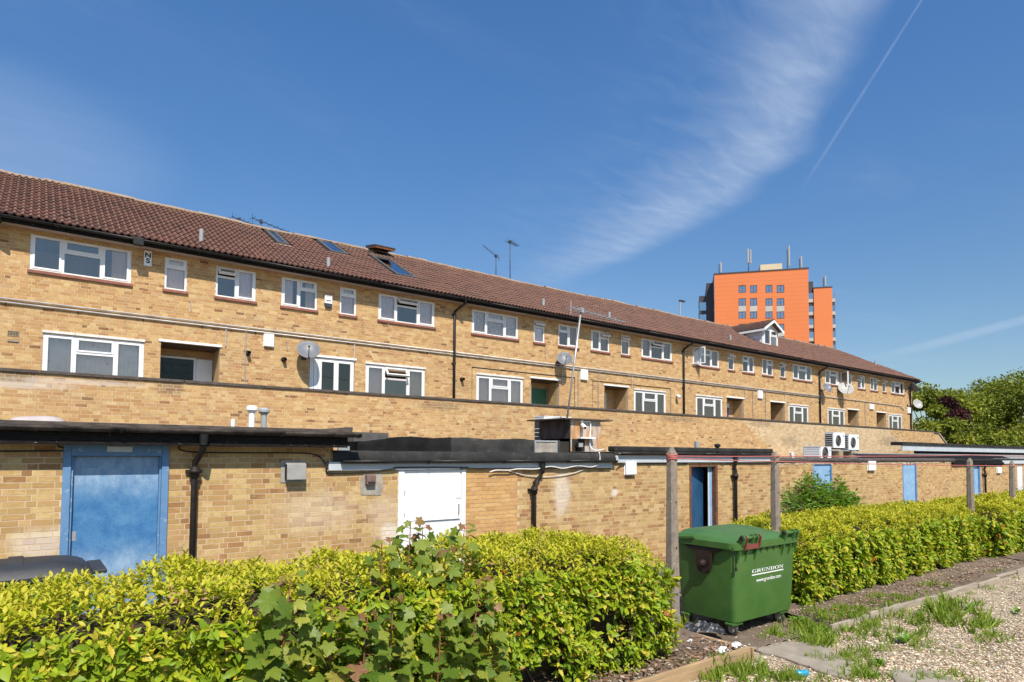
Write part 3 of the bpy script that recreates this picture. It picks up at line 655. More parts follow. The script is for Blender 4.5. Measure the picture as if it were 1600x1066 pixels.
for k, i, xa, xb, za, zb, ty in wins:
    if k >= 0 and (k, i) not in cur_u: cur_u[(k, i)] = [(0.02, 0.98, 'net_curtain')] if (k + i) % 3 else [(0.02, 0.34, 'net_curtain'), (0.7, 0.98, 'cream_curtain')]
    lay = LAY.get(ty, [(0.29, 0), (0.42, 0.30), (0.29, 0)])
    if (k, i) == (0, 2): lay = LAY['twoL']
    window(flats, xa, xb, za, zb, D2, lay, sill=ty != 'low', curtain=cur_u.get((k, i)), opened=opened.get((k, i), ()), lintel=ty == 'low', fw=0.06 if ty == 'low' else 0.048)
for k, i, xa, xb, flush in recs:
    obj('lintel', MB().box(xa - 0.05, xb + 0.05, D2 - 0.035, D2 + 0.10, 4.983, 5.045), 'white_paint', flats, bevel=0.004)
    if flush:      # white glazed door with a side light filling the opening
        window(flats, xa + 0.02, xa + 0.26, FLOOR, 4.97, D2, [(1.0, 0)], sill=False, fw=0.07)
        window(flats, xa + 0.27, xb - 0.02, FLOOR, 4.97, D2, [(0.5, 0), (0.5, 0)], sill=False, fw=0.07, pane='pane_dark'); continue
    yb = D2 + RDEP.get((k, i), 0.8); obj('recess_side', MB().box(xb - 0.001, xb + 0.02, D2 + 0.122, yb, FLOOR, 4.979), 'brick_side_y', flats)
    obj('recess_side', MB().box(xa - 0.02, xa + 0.001, D2 + 0.122, yb, FLOOR, 4.979), 'brick_side_y', flats)
    obj('recess_ceiling', MB().box(xa, xb, D2 + 0.10, yb, 4.93, 4.975), 'recess_timber', flats)
    obj('recess_back', MB().box(xa, xb, yb, yb + 0.05, FLOOR, 4.93), 'brick_side_x', flats)
    w = xb - xa
    if (k, i) == (0, 1):
        obj('door_frame', MB().frame(xa + 0.02, xa + 0.98, yb - 0.08, yb - 0.01, FLOOR, 4.72, 0.05), 'white_paint', flats)
        panel_door(flats, xa + 0.07, xa + 0.93, FLOOR, 4.67, yb - 0.06, 'green_door_paint'); obj('side_panel', MB().box(xa + 0.99, xb - 0.02, yb - 0.06, yb - 0.01, FLOOR, 4.70), 'white_upvc', flats)
    elif (k, i) == (1, 1):
        obj('side_panel', MB().box(xa + 0.02, xa + 0.62, yb - 0.05, yb - 0.01, FLOOR, 4.85), 'white_upvc', flats)
        panel_door(flats, xa + 0.64, xb - 0.08, FLOOR, 4.70, yb - 0.06, 'bright_green_paint', False)
    elif (k, i) == (1, 2):
        obj('door_frame', MB().frame(xa + 0.03, xa + 0.85, yb - 0.08, yb - 0.01, FLOOR, 4.75, 0.07), 'white_upvc', flats)
        obj('pane', MB().box(xa + 0.10, xa + 0.78, yb - 0.05, yb - 0.04, FLOOR + 0.07, 4.68), 'pane_dark', flats)
    elif (k, i) in ((2, 1), (3, 1)):
        obj('door_head', MB().box(xa + 0.03, xa + 0.98, yb - 0.07, yb - 0.01, 4.55, 4.78), 'white_paint', flats)
        panel_door(flats, xa + 0.06, xa + 0.94, FLOOR, 4.55, yb - 0.06, 'royal_blue_paint', False)
    else: panel_door(flats, xa + 0.08, xa + 0.92, FLOOR, 4.6, yb - 0.06, 'white_upvc' if k == 3 else 'deep_blue_paint', False)
# eaves
obj('soffit', MB().box(FX0 - 0.1, FX1 + 0.38, D2 - 0.37, D2 - 0.002, SOFF, SOFF + 0.02), 'soffit', flats)
obj('soffit', MB().box(FX1 - 0.001, FX1 + 0.37, D2, D2 + 8.1, SOFF + 0.001, SOFF + 0.021), 'soffit', flats)
obj('fascia', MB().box(FX0 - 0.1, FX1 + 0.40, D2 - 0.395, D2 - 0.371, SOFF - 0.03, SOFF + 0.12), 'black_fascia', flats)
obj('fascia', MB().box(FX1 + 0.371, FX1 + 0.395, D2 - 0.37, D2 + 8.1, SOFF - 0.031, SOFF + 0.12), 'black_fascia', flats)
def half_gutter(x0, x1, y, z, r=0.055, th=0.004):
    prof = []
    for q in range(9): a = math.pi + math.pi * q / 8; prof.append((y + r * math.cos(a), z + r * math.sin(a)))
    for q in range(9): a = 2 * math.pi - math.pi * q / 8; prof.append((y + (r - th) * math.cos(a), z + (r - th) * math.sin(a)))
    return MB().prism(prof, 'x', x0, x1)
gx = FX0 - 0.1
while gx < FX1 + 0.4:
    e = min(gx + 4.17, FX1 + 0.44); obj('gutter', half_gutter(gx, e - 0.003, D2 - 0.455, SOFF + 0.105, 0.06), 'black_pvc', flats, smooth=True)
    obj('gutter_joint', half_gutter(e - 0.05, e + 0.05, D2 - 0.455, SOFF + 0.102, 0.066), 'black_pvc', flats); gx = e
def downpipe(parent, x, zt, zb, Y, gy, gz, r=0.038, mat='black_pvc', swan=-0.0):
    mb = MB().tube([(x - swan, gy, gz), (x - swan, gy, gz - 0.10), (x - swan * 0.6, (gy * 0.7 + Y * 0.3), gz - 0.19), (x, Y - r - 0.03, gz - 0.36), (x, Y - r - 0.03, gz - 0.45), (x, Y - r - 0.03, zb)], r, 10)
    o = obj('downpipe', mb, mat, parent, smooth=True)
    for zc in (gz - 0.46, (gz + zb) / 2 + 0.2, zb + 0.5):
        obj('pipe_collar', MB().lathe([(r + 0.002, -0.05), (r + 0.012, -0.045), (r + 0.012, 0.045), (r + 0.002, 0.05)], (x, Y - r - 0.03, zc), 12), mat, o)
        obj('pipe_bracket', MB().box(x - r - 0.035, x + r + 0.035, Y - 0.03, Y - 0.004, zc - 0.02, zc + 0.02), mat, o)
    return o
for k in range(0, 5):
    downpipe(flats, S0 + k * SB if k < 4 else 49.33, 7.3, FLOOR + 0.02, D2, D2 - 0.455, SOFF + 0.05, 0.045, swan=-0.2 if k < 4 else -0.25)
obj('hopper_vent', MB().box(bx(0, .2235), bx(0, .2235) + 0.24, D2 - 0.53, D2 - 0.40, SOFF - 0.06, SOFF + 0.14), 'black_pvc', flats, bevel=0.02)
# paired service pipes along the wall with clips and drops
for dz, dy in ((0.0, 0.045), (-0.085, 0.04)):
    obj('service_pipe', MB().tube([(FX0, D2 - dy, 5.62 + dz), (36.7, D2 - dy, 5.60 + dz)] if dz else [(FX0, D2 - dy, 5.62), (44, D2 - dy, 5.60), (47.6, D2 - dy, 5.56), (48.3, D2 - dy, 5.3)], 0.02, 8), 'conduit', flats, smooth=True)
x = FX0 + 0.4
while x < 44:
    obj('pipe_clip', MB().box(x - 0.012, x + 0.012, D2 - 0.035, D2 - 0.004, 5.47, 5.53), 'black_iron', flats); x += 1.39
for xd, zt, zb in ((bx(0, .41), 5.6, 5.02), (bx(0, .452), 5.5, FLOOR), (bx(0, .71), 5.5, 4.95), (bx(1, .40), 5.5, 4.9), (bx(1, .470), 5.5, FLOOR), (bx(1, .56), 5.5, FLOOR), (bx(1, .722), 5.55, 5.0), (bx(2, .40), 5.5, 5.0),
                   (bx(2, .455), 5.5, FLOOR), (bx(2, .55), 5.5, FLOOR), (bx(2, .70), 5.5, 4.95), (bx(3, .40), 5.5, 4.95), (bx(3, .46), 5.5, FLOOR), (bx(3, .70), 5.5, 4.95), (bx(1, .93), 5.12, FLOOR)):
    obj('service_drop', MB().tube([(xd, D2 - 0.03, zt), (xd, D2 - 0.03, zb)], 0.014, 6), 'conduit' if zb > 4 else 'grey_metal', flats)
for xa, xb, z in ((bx(1, .062), bx(1, .455), 5.17), (bx(1, .535), bx(1, .93), 5.13)):
    obj('cable_run', MB().tube([(xa, D2 - 0.018, FLOOR + .3), (xa, D2 - 0.018, z), (xb, D2 - 0.018, z), (xb, D2 - 0.018, FLOOR + .3)], 0.012, 6), 'cable_black', flats)
# air bricks, boiler flues
for xx, z in ((wy(21, 517, D2)[0], 4.83), (wy(21, 531, D2)[0], 4.66)):
    o = obj('air_brick', MB().box(xx - 0.11, xx + 0.11, D2 - 0.012, D2 + 0.01, z - 0.065 if z > 4.7 else z - 0.032, z + 0.065 if z > 4.7 else z + 0.032), 'tan_board', flats)
    for q in range(7):
        for r_ in range(3 if z > 4.7 else 1): obj('air_slot', MB().box(xx - 0.095 + q * 0.028, xx - 0.077 + q * 0.028, D2 - 0.014, D2 - 0.012, z - 0.045 + r_ * 0.035, z - 0.02 + r_ * 0.035), 'dark_room', o)
for px, py in ((387, 552), (443, 562), (721, 593)):
    p = wy(px, py, D2); obj('boiler_flue', MB().lathe([(0.075, 0), (0.075, 0.02), (0.05, 0.022), (0.05, 0.16), (0.04, 0.16), (0.04, 0.05)], (p[0], D2 - 0.002, p[2]), 14, (0, -1, 0)), 'black_pvc', flats)
for px, py in ((297, 477), (566, 512), (851, 553), (448, 540), (606, 507)):
    p = wy(px, py, D2); obj('wall_hook', MB().tube([(p[0] - .03, D2 - 0.03, p[2] + 0.12), (p[0], D2 - 0.03, p[2] + .1), (p[0] + 0.02, D2 - 0.03, p[2] - 0.15)], 0.010, 5), 'grey_metal', flats)

# roof --------------------------------------------------------------
EY = D2 - 0.46; SLOPE = math.atan2(RIDGE - EAVE, RY - EY); SL = math.hypot(RIDGE - EAVE, RY - EY)
HIPX = FX1 + 0.46; HX = HIPX - (RY - EY) * 0.88          # ridge ends here, hip runs down to the corner
cs, sn = math.cos(SLOPE), math.sin(SLOPE)
def sag_z(x): return 0.022 * np.sin(x * 0.55 + 1.0) + 0.012 * np.sin(x * 1.7) + 0.006 * np.sin(x * 4.3)
def rp(x, s, h=0.0): return (x, EY + s * cs - h * sn, EAVE + s * sn + h * cs)
TW, TG, ncol = 0.30, 0.335, int((HIPX - FX0 + 0.1) / 0.30) + 1
nrow = int(SL / TG) + 1
prof = [(u_, 0.046 * max(0.0, math.sin(2 * math.pi * (u_ / TW * 2) - 0.6)) ** 0.7 + 0.002) for u_ in np.linspace(0, TW, 13)]
tv = []; base_f = []
for s_, dh in ((-0.03, 0.040), (TG + 0.02, 0.008)):
    for u_, h in prof: tv.append((u_, s_, h + dh))
for u_, h in prof: tv.append((u_, -0.03, h + 0.004))
for u_, h in prof: tv.append((u_, -0.03, h + 0.040))
npf = len(prof)
for q in range(npf - 1): base_f.append((q, q + 1, npf + q + 1, npf + q))
for q in range(npf - 1): base_f.append((2 * npf + q, 2 * npf + q + 1, 3 * npf + q + 1, 3 * npf + q))
tv = np.array(tv); base_f = np.array(base_f)
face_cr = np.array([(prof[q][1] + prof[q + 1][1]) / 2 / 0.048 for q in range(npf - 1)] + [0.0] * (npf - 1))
rs = np.random.default_rng(5)
rwin = [wy(430, 373, RY - 1.2)]
skyl = []          # roof windows: (x0, x1, s0, s1)
def roof_hit(px, py):
    d = ray(px, py); nrm = np.array([0, -sn, cs]); o = np.array([0, 0, HC]); P0 = np.array(rp(0, 0)); t = ((P0 - o) @ nrm) / (d @ nrm); p = o + d * t
    return p[0], ((p[1] - EY) / cs)
for a, b in (((417, 366), (446, 382)), ((497, 381), (537, 396)), ((590, 409), (638, 431))):
    xa, sa = roof_hit((a[0] + b[0]) / 2, b[1]); xb, sb_ = roof_hit((a[0] + b[0]) / 2, a[1])
    c0 = roof_hit(a[0], (a[1] + b[1]) / 2)[0]; c1 = roof_hit(b[0], (a[1] + b[1]) / 2)[0]; skyl.append((c0 * .75 + c1 * .25, c0 * .25 + c1 * .75, sa, sb_))
xo, so_ = roof_hit(597, 402); skyl.append((xo - 0.40, xo + 0.40, so_ - 0.05, so_ + 0.75))
verts, bcs = [], []
for r_ in range(nrow):
    s0 = r_ * TG
    for c in range(ncol):
        x = FX0 - 0.1 + c * TW; xc, scn = x + TW / 2, s0 + TG / 2
        if s0 + TG > SL + 0.15: continue
        hip_lim = HIPX - (HIPX - HX) * (scn / SL)
        if xc > hip_lim - 0.05: continue
        if any(a - 0.05 < xc < b + 0.05 and c_ - 0.1 < scn < d_ + 0.1 for a, b, c_, d_ in skyl): continue
        v = tv.copy(); v[:, 2] += rs.normal(0, 0.003); v[:, 1] += rs.normal(0, 0.004); v[:, 0] += rs.normal(0, 0.002)
        wx_ = x + v[:, 0]; ss = s0 + v[:, 1]; hh = v[:, 2]
        verts.append(np.stack([wx_, EY + ss * cs - hh * sn, EAVE + ss * sn + hh * cs + 0.045 + sag_z(wx_) * (ss / SL)], 1)); bcs.append(rs.random())
verts = np.array(verts); bcs = np.array(bcs)
roof = obj('roof', MB().face([rp(FX0 - 0.1, 0), rp(HIPX, 0), rp(HX, SL), rp(FX0 - 0.1, SL)])
           .face([(HIPX, EY, EAVE), (HIPX, 2 * RY - EY, EAVE), (HX, RY, RIDGE)])
           .face([(HIPX, 2 * RY - EY, EAVE), (FX0 - 0.1, 2 * RY - EY, EAVE), (FX0 - 0.1, RY, RIDGE), (HX, RY, RIDGE)])
           .face([(FX0 - 0.1, EY, EAVE), (FX0 - 0.1, RY, RIDGE), (FX0 - 0.1, 2 * RY - EY, EAVE)]), 'roof_tile', flats)
dist = []
for i, v in enumerate(verts):
    px, py, d = proj(v.mean(0)); dist.append(d if 5 < px < 1595 else 1e6)
near = np.zeros(len(verts), bool); near[np.argsort(dist)[:300]] = True
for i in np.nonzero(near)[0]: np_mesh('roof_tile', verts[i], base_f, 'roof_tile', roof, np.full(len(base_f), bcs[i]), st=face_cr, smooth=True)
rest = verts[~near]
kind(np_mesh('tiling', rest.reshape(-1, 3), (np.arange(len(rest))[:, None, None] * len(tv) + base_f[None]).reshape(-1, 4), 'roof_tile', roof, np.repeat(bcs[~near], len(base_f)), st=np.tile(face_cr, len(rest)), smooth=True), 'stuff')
def cap_tile(p, q, r=0.13):
    p, q = Vector(p), Vector(q); d = (q - p).normalized(); side = d.cross(Vector((0, 0, 1))).normalized(); up = side.cross(d)
    mb = MB(); i = 0
    ring = []
    for e, rr in ((p, r * 1.04), (q, r * 0.97)):
        ring.append([e + side * rr * math.cos(a) + up * (rr * math.sin(a) * 0.8 - 0.02) for a in np.linspace(0, math.pi, 9)])
    mb.v = [tuple(a) for rg in ring for a in rg]; mb.f = [(k, k + 1, 10 + k, 9 + k) for k in range(8)]; mb.a = [0.5] * 8
    return mb
x = FX0 - 0.1
ridge_me = None
while x < HX:
    zj = RIDGE + 0.04 + random.gauss(0, 0.008) + float(sag_z(x))
    obj('ridge_cap', cap_tile((x, RY, zj), (min(x + 0.455, HX + .05), RY, zj)), 'ridge_tile', roof, smooth=True); x += 0.45
A, B = Vector((HX, RY, RIDGE)), Vector((HIPX, EY, EAVE)); L = (B - A).length; n = int(L / 0.42)
for q in range(n): obj('hip_cap', cap_tile(A + (B - A) * ((q + 1.05) / n), A + (B - A) * (q / n), 0.12), 'ridge_tile', roof, smooth=True)
# roof windows
def roof_box(mb, x0, x1, s0, s1, h0, h1):
    i = len(mb.v); mb.v += [rp(a, s, h) for h in (h0, h1) for a, s in ((x0, s0), (x1, s0), (x1, s1), (x0, s1))]
    for q in ((0, 3, 2, 1), (4, 5, 6, 7), (0, 1, 5, 4), (1, 2, 6, 5), (2, 3, 7, 6), (3, 0, 4, 7)): mb.f.append(tuple(i + k for k in q)); mb.a.append(0.5)
    return mb
for n_, (xa, xb, sa, sb_) in enumerate(skyl):
    fr = MB()
    for a, b, c, d in ((xa, xa + 0.09, sa, sb_), (xb - 0.09, xb, sa, sb_), (xa + .09, xb - .09, sa, sa + 0.09), (xa + .09, xb - .09, sb_ - 0.09, sb_)): roof_box(fr, a, b, c, d, 0.0, 0.10)
    fo = obj('roof_window', fr, 'roof_window_frame', roof)
    obj('flashing', roof_box(MB(), xa - 0.1, xb + 0.1, sa - 0.22, sa - 0.003, 0.035, 0.05), 'ridge_tile' if n_ < 3 else 'lead', fo)
    if n_ < 3: obj('pane', roof_box(MB(), xa + 0.09, xb - 0.09, sa + 0.09, sb_ - 0.09, 0.05, 0.065), 'pane_sky', fo); obj('shaft', roof_box(MB(), xa + .09, xb - .09, sa + .09, sb_ - .09, 0.005, 0.02), 'interior', fo)
    else:
        obj('shaft', roof_box(MB(), xa + .09, xb - .09, sa + .09, sb_ - .09, 0.005, 0.02), 'dark_room', fo)
        # sash swung out at the foot, hinged along the top
        sm = MB().frame(xa, xb, -0.04, 0.05, -0.9, 0.0, 0.07)
        so2 = obj('sash', sm, 'pine_sash', fo); po = obj('pane', MB().box(xa + .08, xb - .08, -0.005, 0.005, -0.83, -0.07), 'pane_dark', fo)
        ko = obj('sash_cover', MB().box(xa - .02, xb + .02, -0.065, -0.042, -0.92, 0.02), 'roof_window_frame', fo)
        top = Vector(rp(0, sb_, 0.12))
        for q in (so2, po, ko): q.data.transform(Matrix.Translation((0, top.y, top.z)) @ Matrix.Rotation(R(-78), 4, 'X'))
for px, py in ((548, 393), (620, 407)):
    x, s_ = roof_hit(px, py); obj('roof_vent', roof_box(MB(), x - 0.16, x + 0.16, s_ - 0.15, s_ + 0.15, 0.03, 0.09), 'roof_window_frame', roof, bevel=0.02)
for px, pyb, h in ((314, 382, 0.42), (513, 420, 0.34), (849, 480, 0.33), (952, 500, 0.33), (1141, 534, 0.34), (1368, 573, 0.42)):
    x, s_ = roof_hit(px, pyb); b_ = Vector(rp(x, s_)); obj('soil_pipe', MB().lathe([(0.09, -0.05), (0.085, 0.03), (0.056, 0.05), (0.056, h), (0.045, h), (0.045, h - .1)], b_, 12), 'pipe_grey', roof)
    obj('flashing', roof_box(MB(), x - 0.2, x + 0.2, s_ - 0.25, s_ + 0.15, 0.030, 0.045), 'lead', roof)
# gabled dormer
xa, sa = roof_hit(1193, 540); xb, _ = roof_hit(1213, 543)
dw = 1.6; dx0 = xa - 0.1; dx1 = dx0 + dw; yf = EY + sa * cs; zb = EAVE + sa * sn; zt = zb + 1.0; zr = zt + 0.42
yback = RY + 0.6
dm = obj('dormer', MB().face([(dx0, yf, zb), (dx0, yf, zt), (dx0, yf + (zt - zb) / math.tan(SLOPE), zt)]).face([(dx1, yf, zb), (dx1, yf + (zt - zb) / math.tan(SLOPE), zt), (dx1, yf, zt)])
         .face([(dx0, yf + .02, zb), (dx1, yf + .02, zb), (dx1, yf + .02, zt), (dx0, yf + .02, zt)]).face([(dx0, yf + .02, zt), (dx1, yf + .02, zt), ((dx0 + dx1) / 2, yf + .02, zr)]), 'dormer_board', roof)
for q in range(5):
    za, zc = zb + q * 0.2, min(zb + q * 0.2 + 0.19, zt); yb_ = yf + (zc - zb) / math.tan(SLOPE)
    obj('weatherboard', MB().face([(dx0 - 0.025, yf, za), (dx0 - 0.025, yb_, za), (dx0 - 0.006, yb_, zc), (dx0 - 0.006, yf, zc)]), 'dormer_board', dm)
xm = (dx0 + dx1) / 2; ov = 0.22; yfo = yf - 0.25
for sgn, xe in ((-1, dx0 - ov), (1, dx1 + ov)):
    zeav = zt - 0.08
    obj('dormer_roof', MB().face([(xe, yfo, zeav), (xm, yfo, zr + 0.1), (xm, yback + 1.2, zr + 0.1), (xe, yback, zeav)]).face([(xe, yfo, zeav - 0.06), (xm, yfo, zr + 0.04), (xm, yfo, zr + 0.1), (xe, yfo, zeav)]), 'ridge_tile', dm)
    for q in range(9):
        y0 = yfo + q * 0.34; obj('roof_tile', MB().face([(xe, y0, zeav + 0.05), (xm, y0, zr + 0.15), (xm, y0 + 0.34, zr + 0.12), (xe, y0 + 0.34, zeav + 0.02)]).face([(xe, y0, zeav + .01), (xm, y0, zr + .11), (xm, y0, zr + .15), (xe, y0, zeav + .05)]), 'roof_tile', dm)
    obj('bargeboard', MB().face([(xe, yfo - 0.02, zeav - 0.13), (xm, yfo - 0.02, zr - 0.06), (xm, yfo - 0.02, zr + 0.08), (xe, yfo - 0.02, zeav + 0.02)]), 'white_paint', dm)
obj('dormer_fascia', MB().box(dx0 - ov, dx0 - ov + .03, yfo, yback - .6, zt - 0.22, zt - 0.10), 'white_paint', dm)
window(roof, dx0 + 0.12, dx1 - 0.12, zb + 0.05, zt - 0.02, yf - 0.03, [(0.5, 0), (0.5, 0.36)], sill=False, curtain=[(0.05, 0.95, 'net_curtain')])
obj('flashing', roof_box(MB(), dx0 - 0.1, dx1 + 0.2, sa - 0.3, sa - 0.002, 0.045, 0.06), 'lead', dm)

# walkway slab and terrace wall -------------------------------------
TX0, TX1 = -7.0, 46.7
terr = thing('terrace_wall', 'buff brick parapet wall with dark coping in front of the upper flats', 'wall', (20, D3, 0))
obj('walkway_slab', MB().box(TX0, TX1 + 3, D3 + 0.24, D2 - 0.01, FLOOR - 0.3, FLOOR), 'walk_asphalt', terr)
def tstyle(x, z, s):
    edge = 25.3 + (3.6 - z) * 1.9 + 0.15 * math.sin(z * 40)
    return 2.0 if x > edge and x < 41.5 + 1.2 * math.sin(z * 5) else 0.0
brick_wall(terr, TX0, TX1, 1.62, 3.70, D3, [], 23, n_ind=300, zvis=2.65, style_fn=tstyle)
obj('wall_base', MB().box(TX0, TX1, D3 + 0.003, D3 + 0.225, 0, 3.70), 'brick_side_x', terr)
x = TX0; q = 0
while x < TX1:
    e = min(x + 0.9, TX1 + 0.03)
    obj('coping_slab', MB().box(x + 0.004, e - 0.004, D3 - 0.04, D3 + 0.27, 3.703 + 0.004 * random.random(), 3.77), 'coping', terr, bevel=0.006); x = e
# return at the far end and stair flank
obj('end_return', MB().box(TX1 - .22, TX1, D3 + 0.24, D3 + 2.0, 0, 3.69), 'brick_side_y', terr)
fl = MB(); sx0, sx1 = TX1 + 0.03, TX1 + 3.3
yl = D3 + 0.9
fl.prism([(sx0, 0.0), (sx1 + 3.4, 0.0), (sx1 + 3.4, 1.9), (sx1, 3.68), (sx0, 3.68)], 'y', yl, yl + 0.22)
st_w = thing('stair_wall', 'brick stair flank with sloping concrete handrail beyond the parapet end', 'wall', (TX1 + 2, yl, 0))
obj('flank', fl, 'brick_side_x', st_w)
obj('coping_slab', MB().prism([(sx1, 3.69), (sx1 + 3.5, 1.86), (sx1 + 3.5, 1.96), (sx1, 3.79)], 'y', yl - 0.06, yl + 0.28), 'render_patch', st_w)
obj('coping_slab', MB().prism([(sx1 + .5, 3.69), (sx1 + 4.0, 1.86), (sx1 + 4.0, 1.96), (sx1 + .5, 3.79)], 'y', yl + 1.3, yl + 1.6), 'render_patch', st_w)
obj('coping_slab', MB().box(sx0, sx1 - 0.003, yl - 0.05, yl + 0.27, 3.69, 3.75), 'coping', st_w)

# ------------------------------------------------------------------ ground
def sheet(name, pts, z, mat, k='structure'):
    return kind(obj(name, MB().face([(p[0], p[1], z) for p in pts]), mat), k)
kind(obj('ground', MB().face([(-300, -300, 0), (500, -300, 0), (500, 6.35, 0), (-300, 6.35, 0)]).face([(-300, 6.35, 0), (500, 6.35, 0), (500, 6.9, -.45), (-300, 6.9, -.45)]).face([(-300, 6.9, -.45), (500, 6.9, -.45), (500, 500, -.45), (-300, 500, -.45)]), 'gravel_ground'), 'structure')
sheet('service_yard', [(-9, 6.95), (60, 6.95), (60, 60), (-9, 60)], -0.446, 'tarmac')
def soil_bed(name, x0, x1, y0, y1, top, seed, tilt=0.0):
    nx, ny = int((x1 - x0) / 0.09), int((y1 - y0) / 0.09); rs = np.random.default_rng(seed)
    X, Y = np.meshgrid(np.linspace(x0, x1, nx), np.linspace(y0, y1, ny), indexing='ij')
    Y = Y + (X - x0) * tilt * (1 - (Y - y0) / (y1 - y0))
    f = (Y - Y.min(1, keepdims=True)) / (Y.max(1, keepdims=True) - Y.min(1, keepdims=True))
    Z = top * (0.62 + 0.6 * np.sin(np.clip(f, 0, 1) * math.pi * 0.8)) + rs.normal(0, 0.008, X.shape) + 0.02 * np.sin(X * 3.1 + seed) * np.sin(Y * 4.3)
    Z = np.maximum(Z, 0.012)
    V = np.stack([X, Y, Z], -1).reshape(-1, 3); I = np.arange(nx * ny).reshape(nx, ny)
    T = np.stack([I[:-1, :-1], I[1:, :-1], I[1:, 1:], I[:-1, 1:]], -1).reshape(-1, 4)
    return kind(np_mesh(name, V, T, 'soil', smooth=True), 'structure')
soil_bed('planting_bed', -6.0, 6.0, 3.86, 6.3, 0.13, 1)
soil_bed('planting_bed_far', 7.85, 15.6, 3.84, 6.3, 0.09, 2, -0.028)
soil_bed('planting_bed_end', 15.75, 26.0, 3.60, 6.3, 0.10, 4)
soil_bed('bin_stand_soil', 6.06, 7.84, 3.95, 6.3, 0.022, 3)
SLABS = [[(1172, 1012), (1215, 1003), (1285, 1006), (1338, 1030), (1322, 1062), (1262, 1040)], [(1385, 1052), (1440, 1046), (1530, 1075), (1420, 1085)]]
slab_xy = []
for i, pl_ in enumerate(SLABS):
    P = []
    for (ax_, ay_), (bx2, by2) in zip(pl_, pl_[1:] + pl_[:1]):
        for q in range(5): P.append(wz(ax_ + (bx2 - ax_) * q / 5 + (random.gauss(0, 2.2) if q else 0), ay_ + (by2 - ay_) * q / 5 + (random.gauss(0, 1.3) if q else 0), 0.02))
    slab_xy.append(P)
    kind(obj('concrete_path', MB().prism([(p[0], p[1]) for p in P], 'z', -0.01, 0.025 + 0.004 * i), 'slab_concrete', bevel=0.01), 'structure')

# ------------------------------------------------------------------ low outbuildings
def roof_gutter(parent, x0, x1, y, z, r, mat, step=2.0):
    x = x0
    while x < x1 - 0.01:
        e = min(x + step, x1); g = obj('gutter', half_gutter(x, e, y, z, r), mat, parent, smooth=True)
        obj('gutter_bracket', half_gutter(e - 0.06, e - 0.02, y, z - 0.002, r + 0.006), 'black_pvc', g); x = e
def wire(name, pts, r, mat, parent, n=6):
    P = [Vector([float(c) for c in p]) for p in pts]; out = []
    for i in range(len(P) - 1):
        p0, p1, p2, p3 = P[max(i - 1, 0)], P[i], P[i + 1], P[min(i + 2, len(P) - 1)]
        for t in (0, 0.25, 0.5, 0.75):
            out.append(0.5 * ((2 * p1) + (p2 - p0) * t + (2 * p0 - 5 * p1 + 4 * p2 - p3) * t * t + (3 * p1 - p0 - 3 * p2 + p3) * t ** 3))
    out.append(P[-1]); return obj(name, MB().tube(out, r, n), mat, parent, smooth=True)

# A: black-edged flat roof on the left, with the big faded blue door
AX0, AX1 = -7.0, 3.86
dL, dR, dT = wy(96, 780, D1)[0], wy(262, 780, D1)[0], 2.215
oA = thing('outbuilding', 'low brick outbuilding with black gutter and wide faded blue door', 'outbuilding', (1, D1, 0))
vent_hole = []
brick_wall(oA, AX0, AX1, -0.45, 2.30, D1, [(dL, dR, 0.0, dT, 0.20)], 31, style=3.0, n_ind=300, zvis=1.0)
obj('rear_block', MB().box(AX0, AX1 - 0.002, D1 + 0.25, D3 - 0.01, 0, 2.36), 'brick_side_y', oA)
obj('roof_deck', MB().box(AX0, AX1 + 0.16, D1 - 0.26, D3 - 0.02, 2.362, 2.425), 'felt_trim', oA)
obj('roof_trim', MB().box(AX0, AX1 + 0.18, D1 - 0.31, D1 - 0.262, 2.405, 2.462), 'felt_trim', oA, bevel=0.008)
obj('roof_trim_end', MB().prism([(AX1 - 0.55, 2.426), (AX1 + 0.18, 2.426), (AX1 + 0.19, 2.50), (AX1 + 0.12, 2.505)], 'y', D1 - 0.305, D1 + 0.5), 'felt_trim', oA)
obj('fascia', MB().box(AX0, AX1 + 0.13, D1 - 0.25, D1 - 0.215, 2.185, 2.36), 'black_fascia', oA)
obj('soffit', MB().box(AX0, AX1 + 0.12, D1 - 0.214, D1 - 0.006, 2.29, 2.32), 'black_fascia', oA)
roof_gutter(oA, AX0, AX1 + 0.32, D1 - 0.315, 2.405, 0.062, 'gutter_worn')
# door set
fo = obj('door_frame', MB().box(dL, dL + 0.085, D1 - 0.03, D1 + 0.12, 0, dT).box(dR - 0.085, dR, D1 - 0.03, D1 + 0.12, 0, dT).box(dL + 0.085, dR - 0.085, D1 - 0.03, D1 + 0.12, dT - 0.17, dT)
         .box(dL + 0.085, dL + 0.11, D1 + 0.0, D1 + 0.13, 0, dT - 0.17).box(dR - 0.11, dR - 0.085, D1 + 0.0, D1 + 0.13, 0, dT - 0.17), 'blue_frame', oA, bevel=0.006)
lf = obj('door', MB().box(dL + 0.112, dR - 0.112, D1 + 0.055, D1 + 0.10, 0.02, dT - 0.175), 'faded_blue_door', oA)
obj('lock_plate', MB().box(dL + 0.120, dL + 0.165, D1 + 0.050, D1 + 0.054, 0.98, 1.10), 'galv', lf)
obj('door_closer_plate', MB().box((dL + dR) / 2 - 0.13, (dL + dR) / 2 + 0.15, D1 - 0.045, D1 - 0.031, dT - 0.115, dT - 0.045), 'galv', fo)
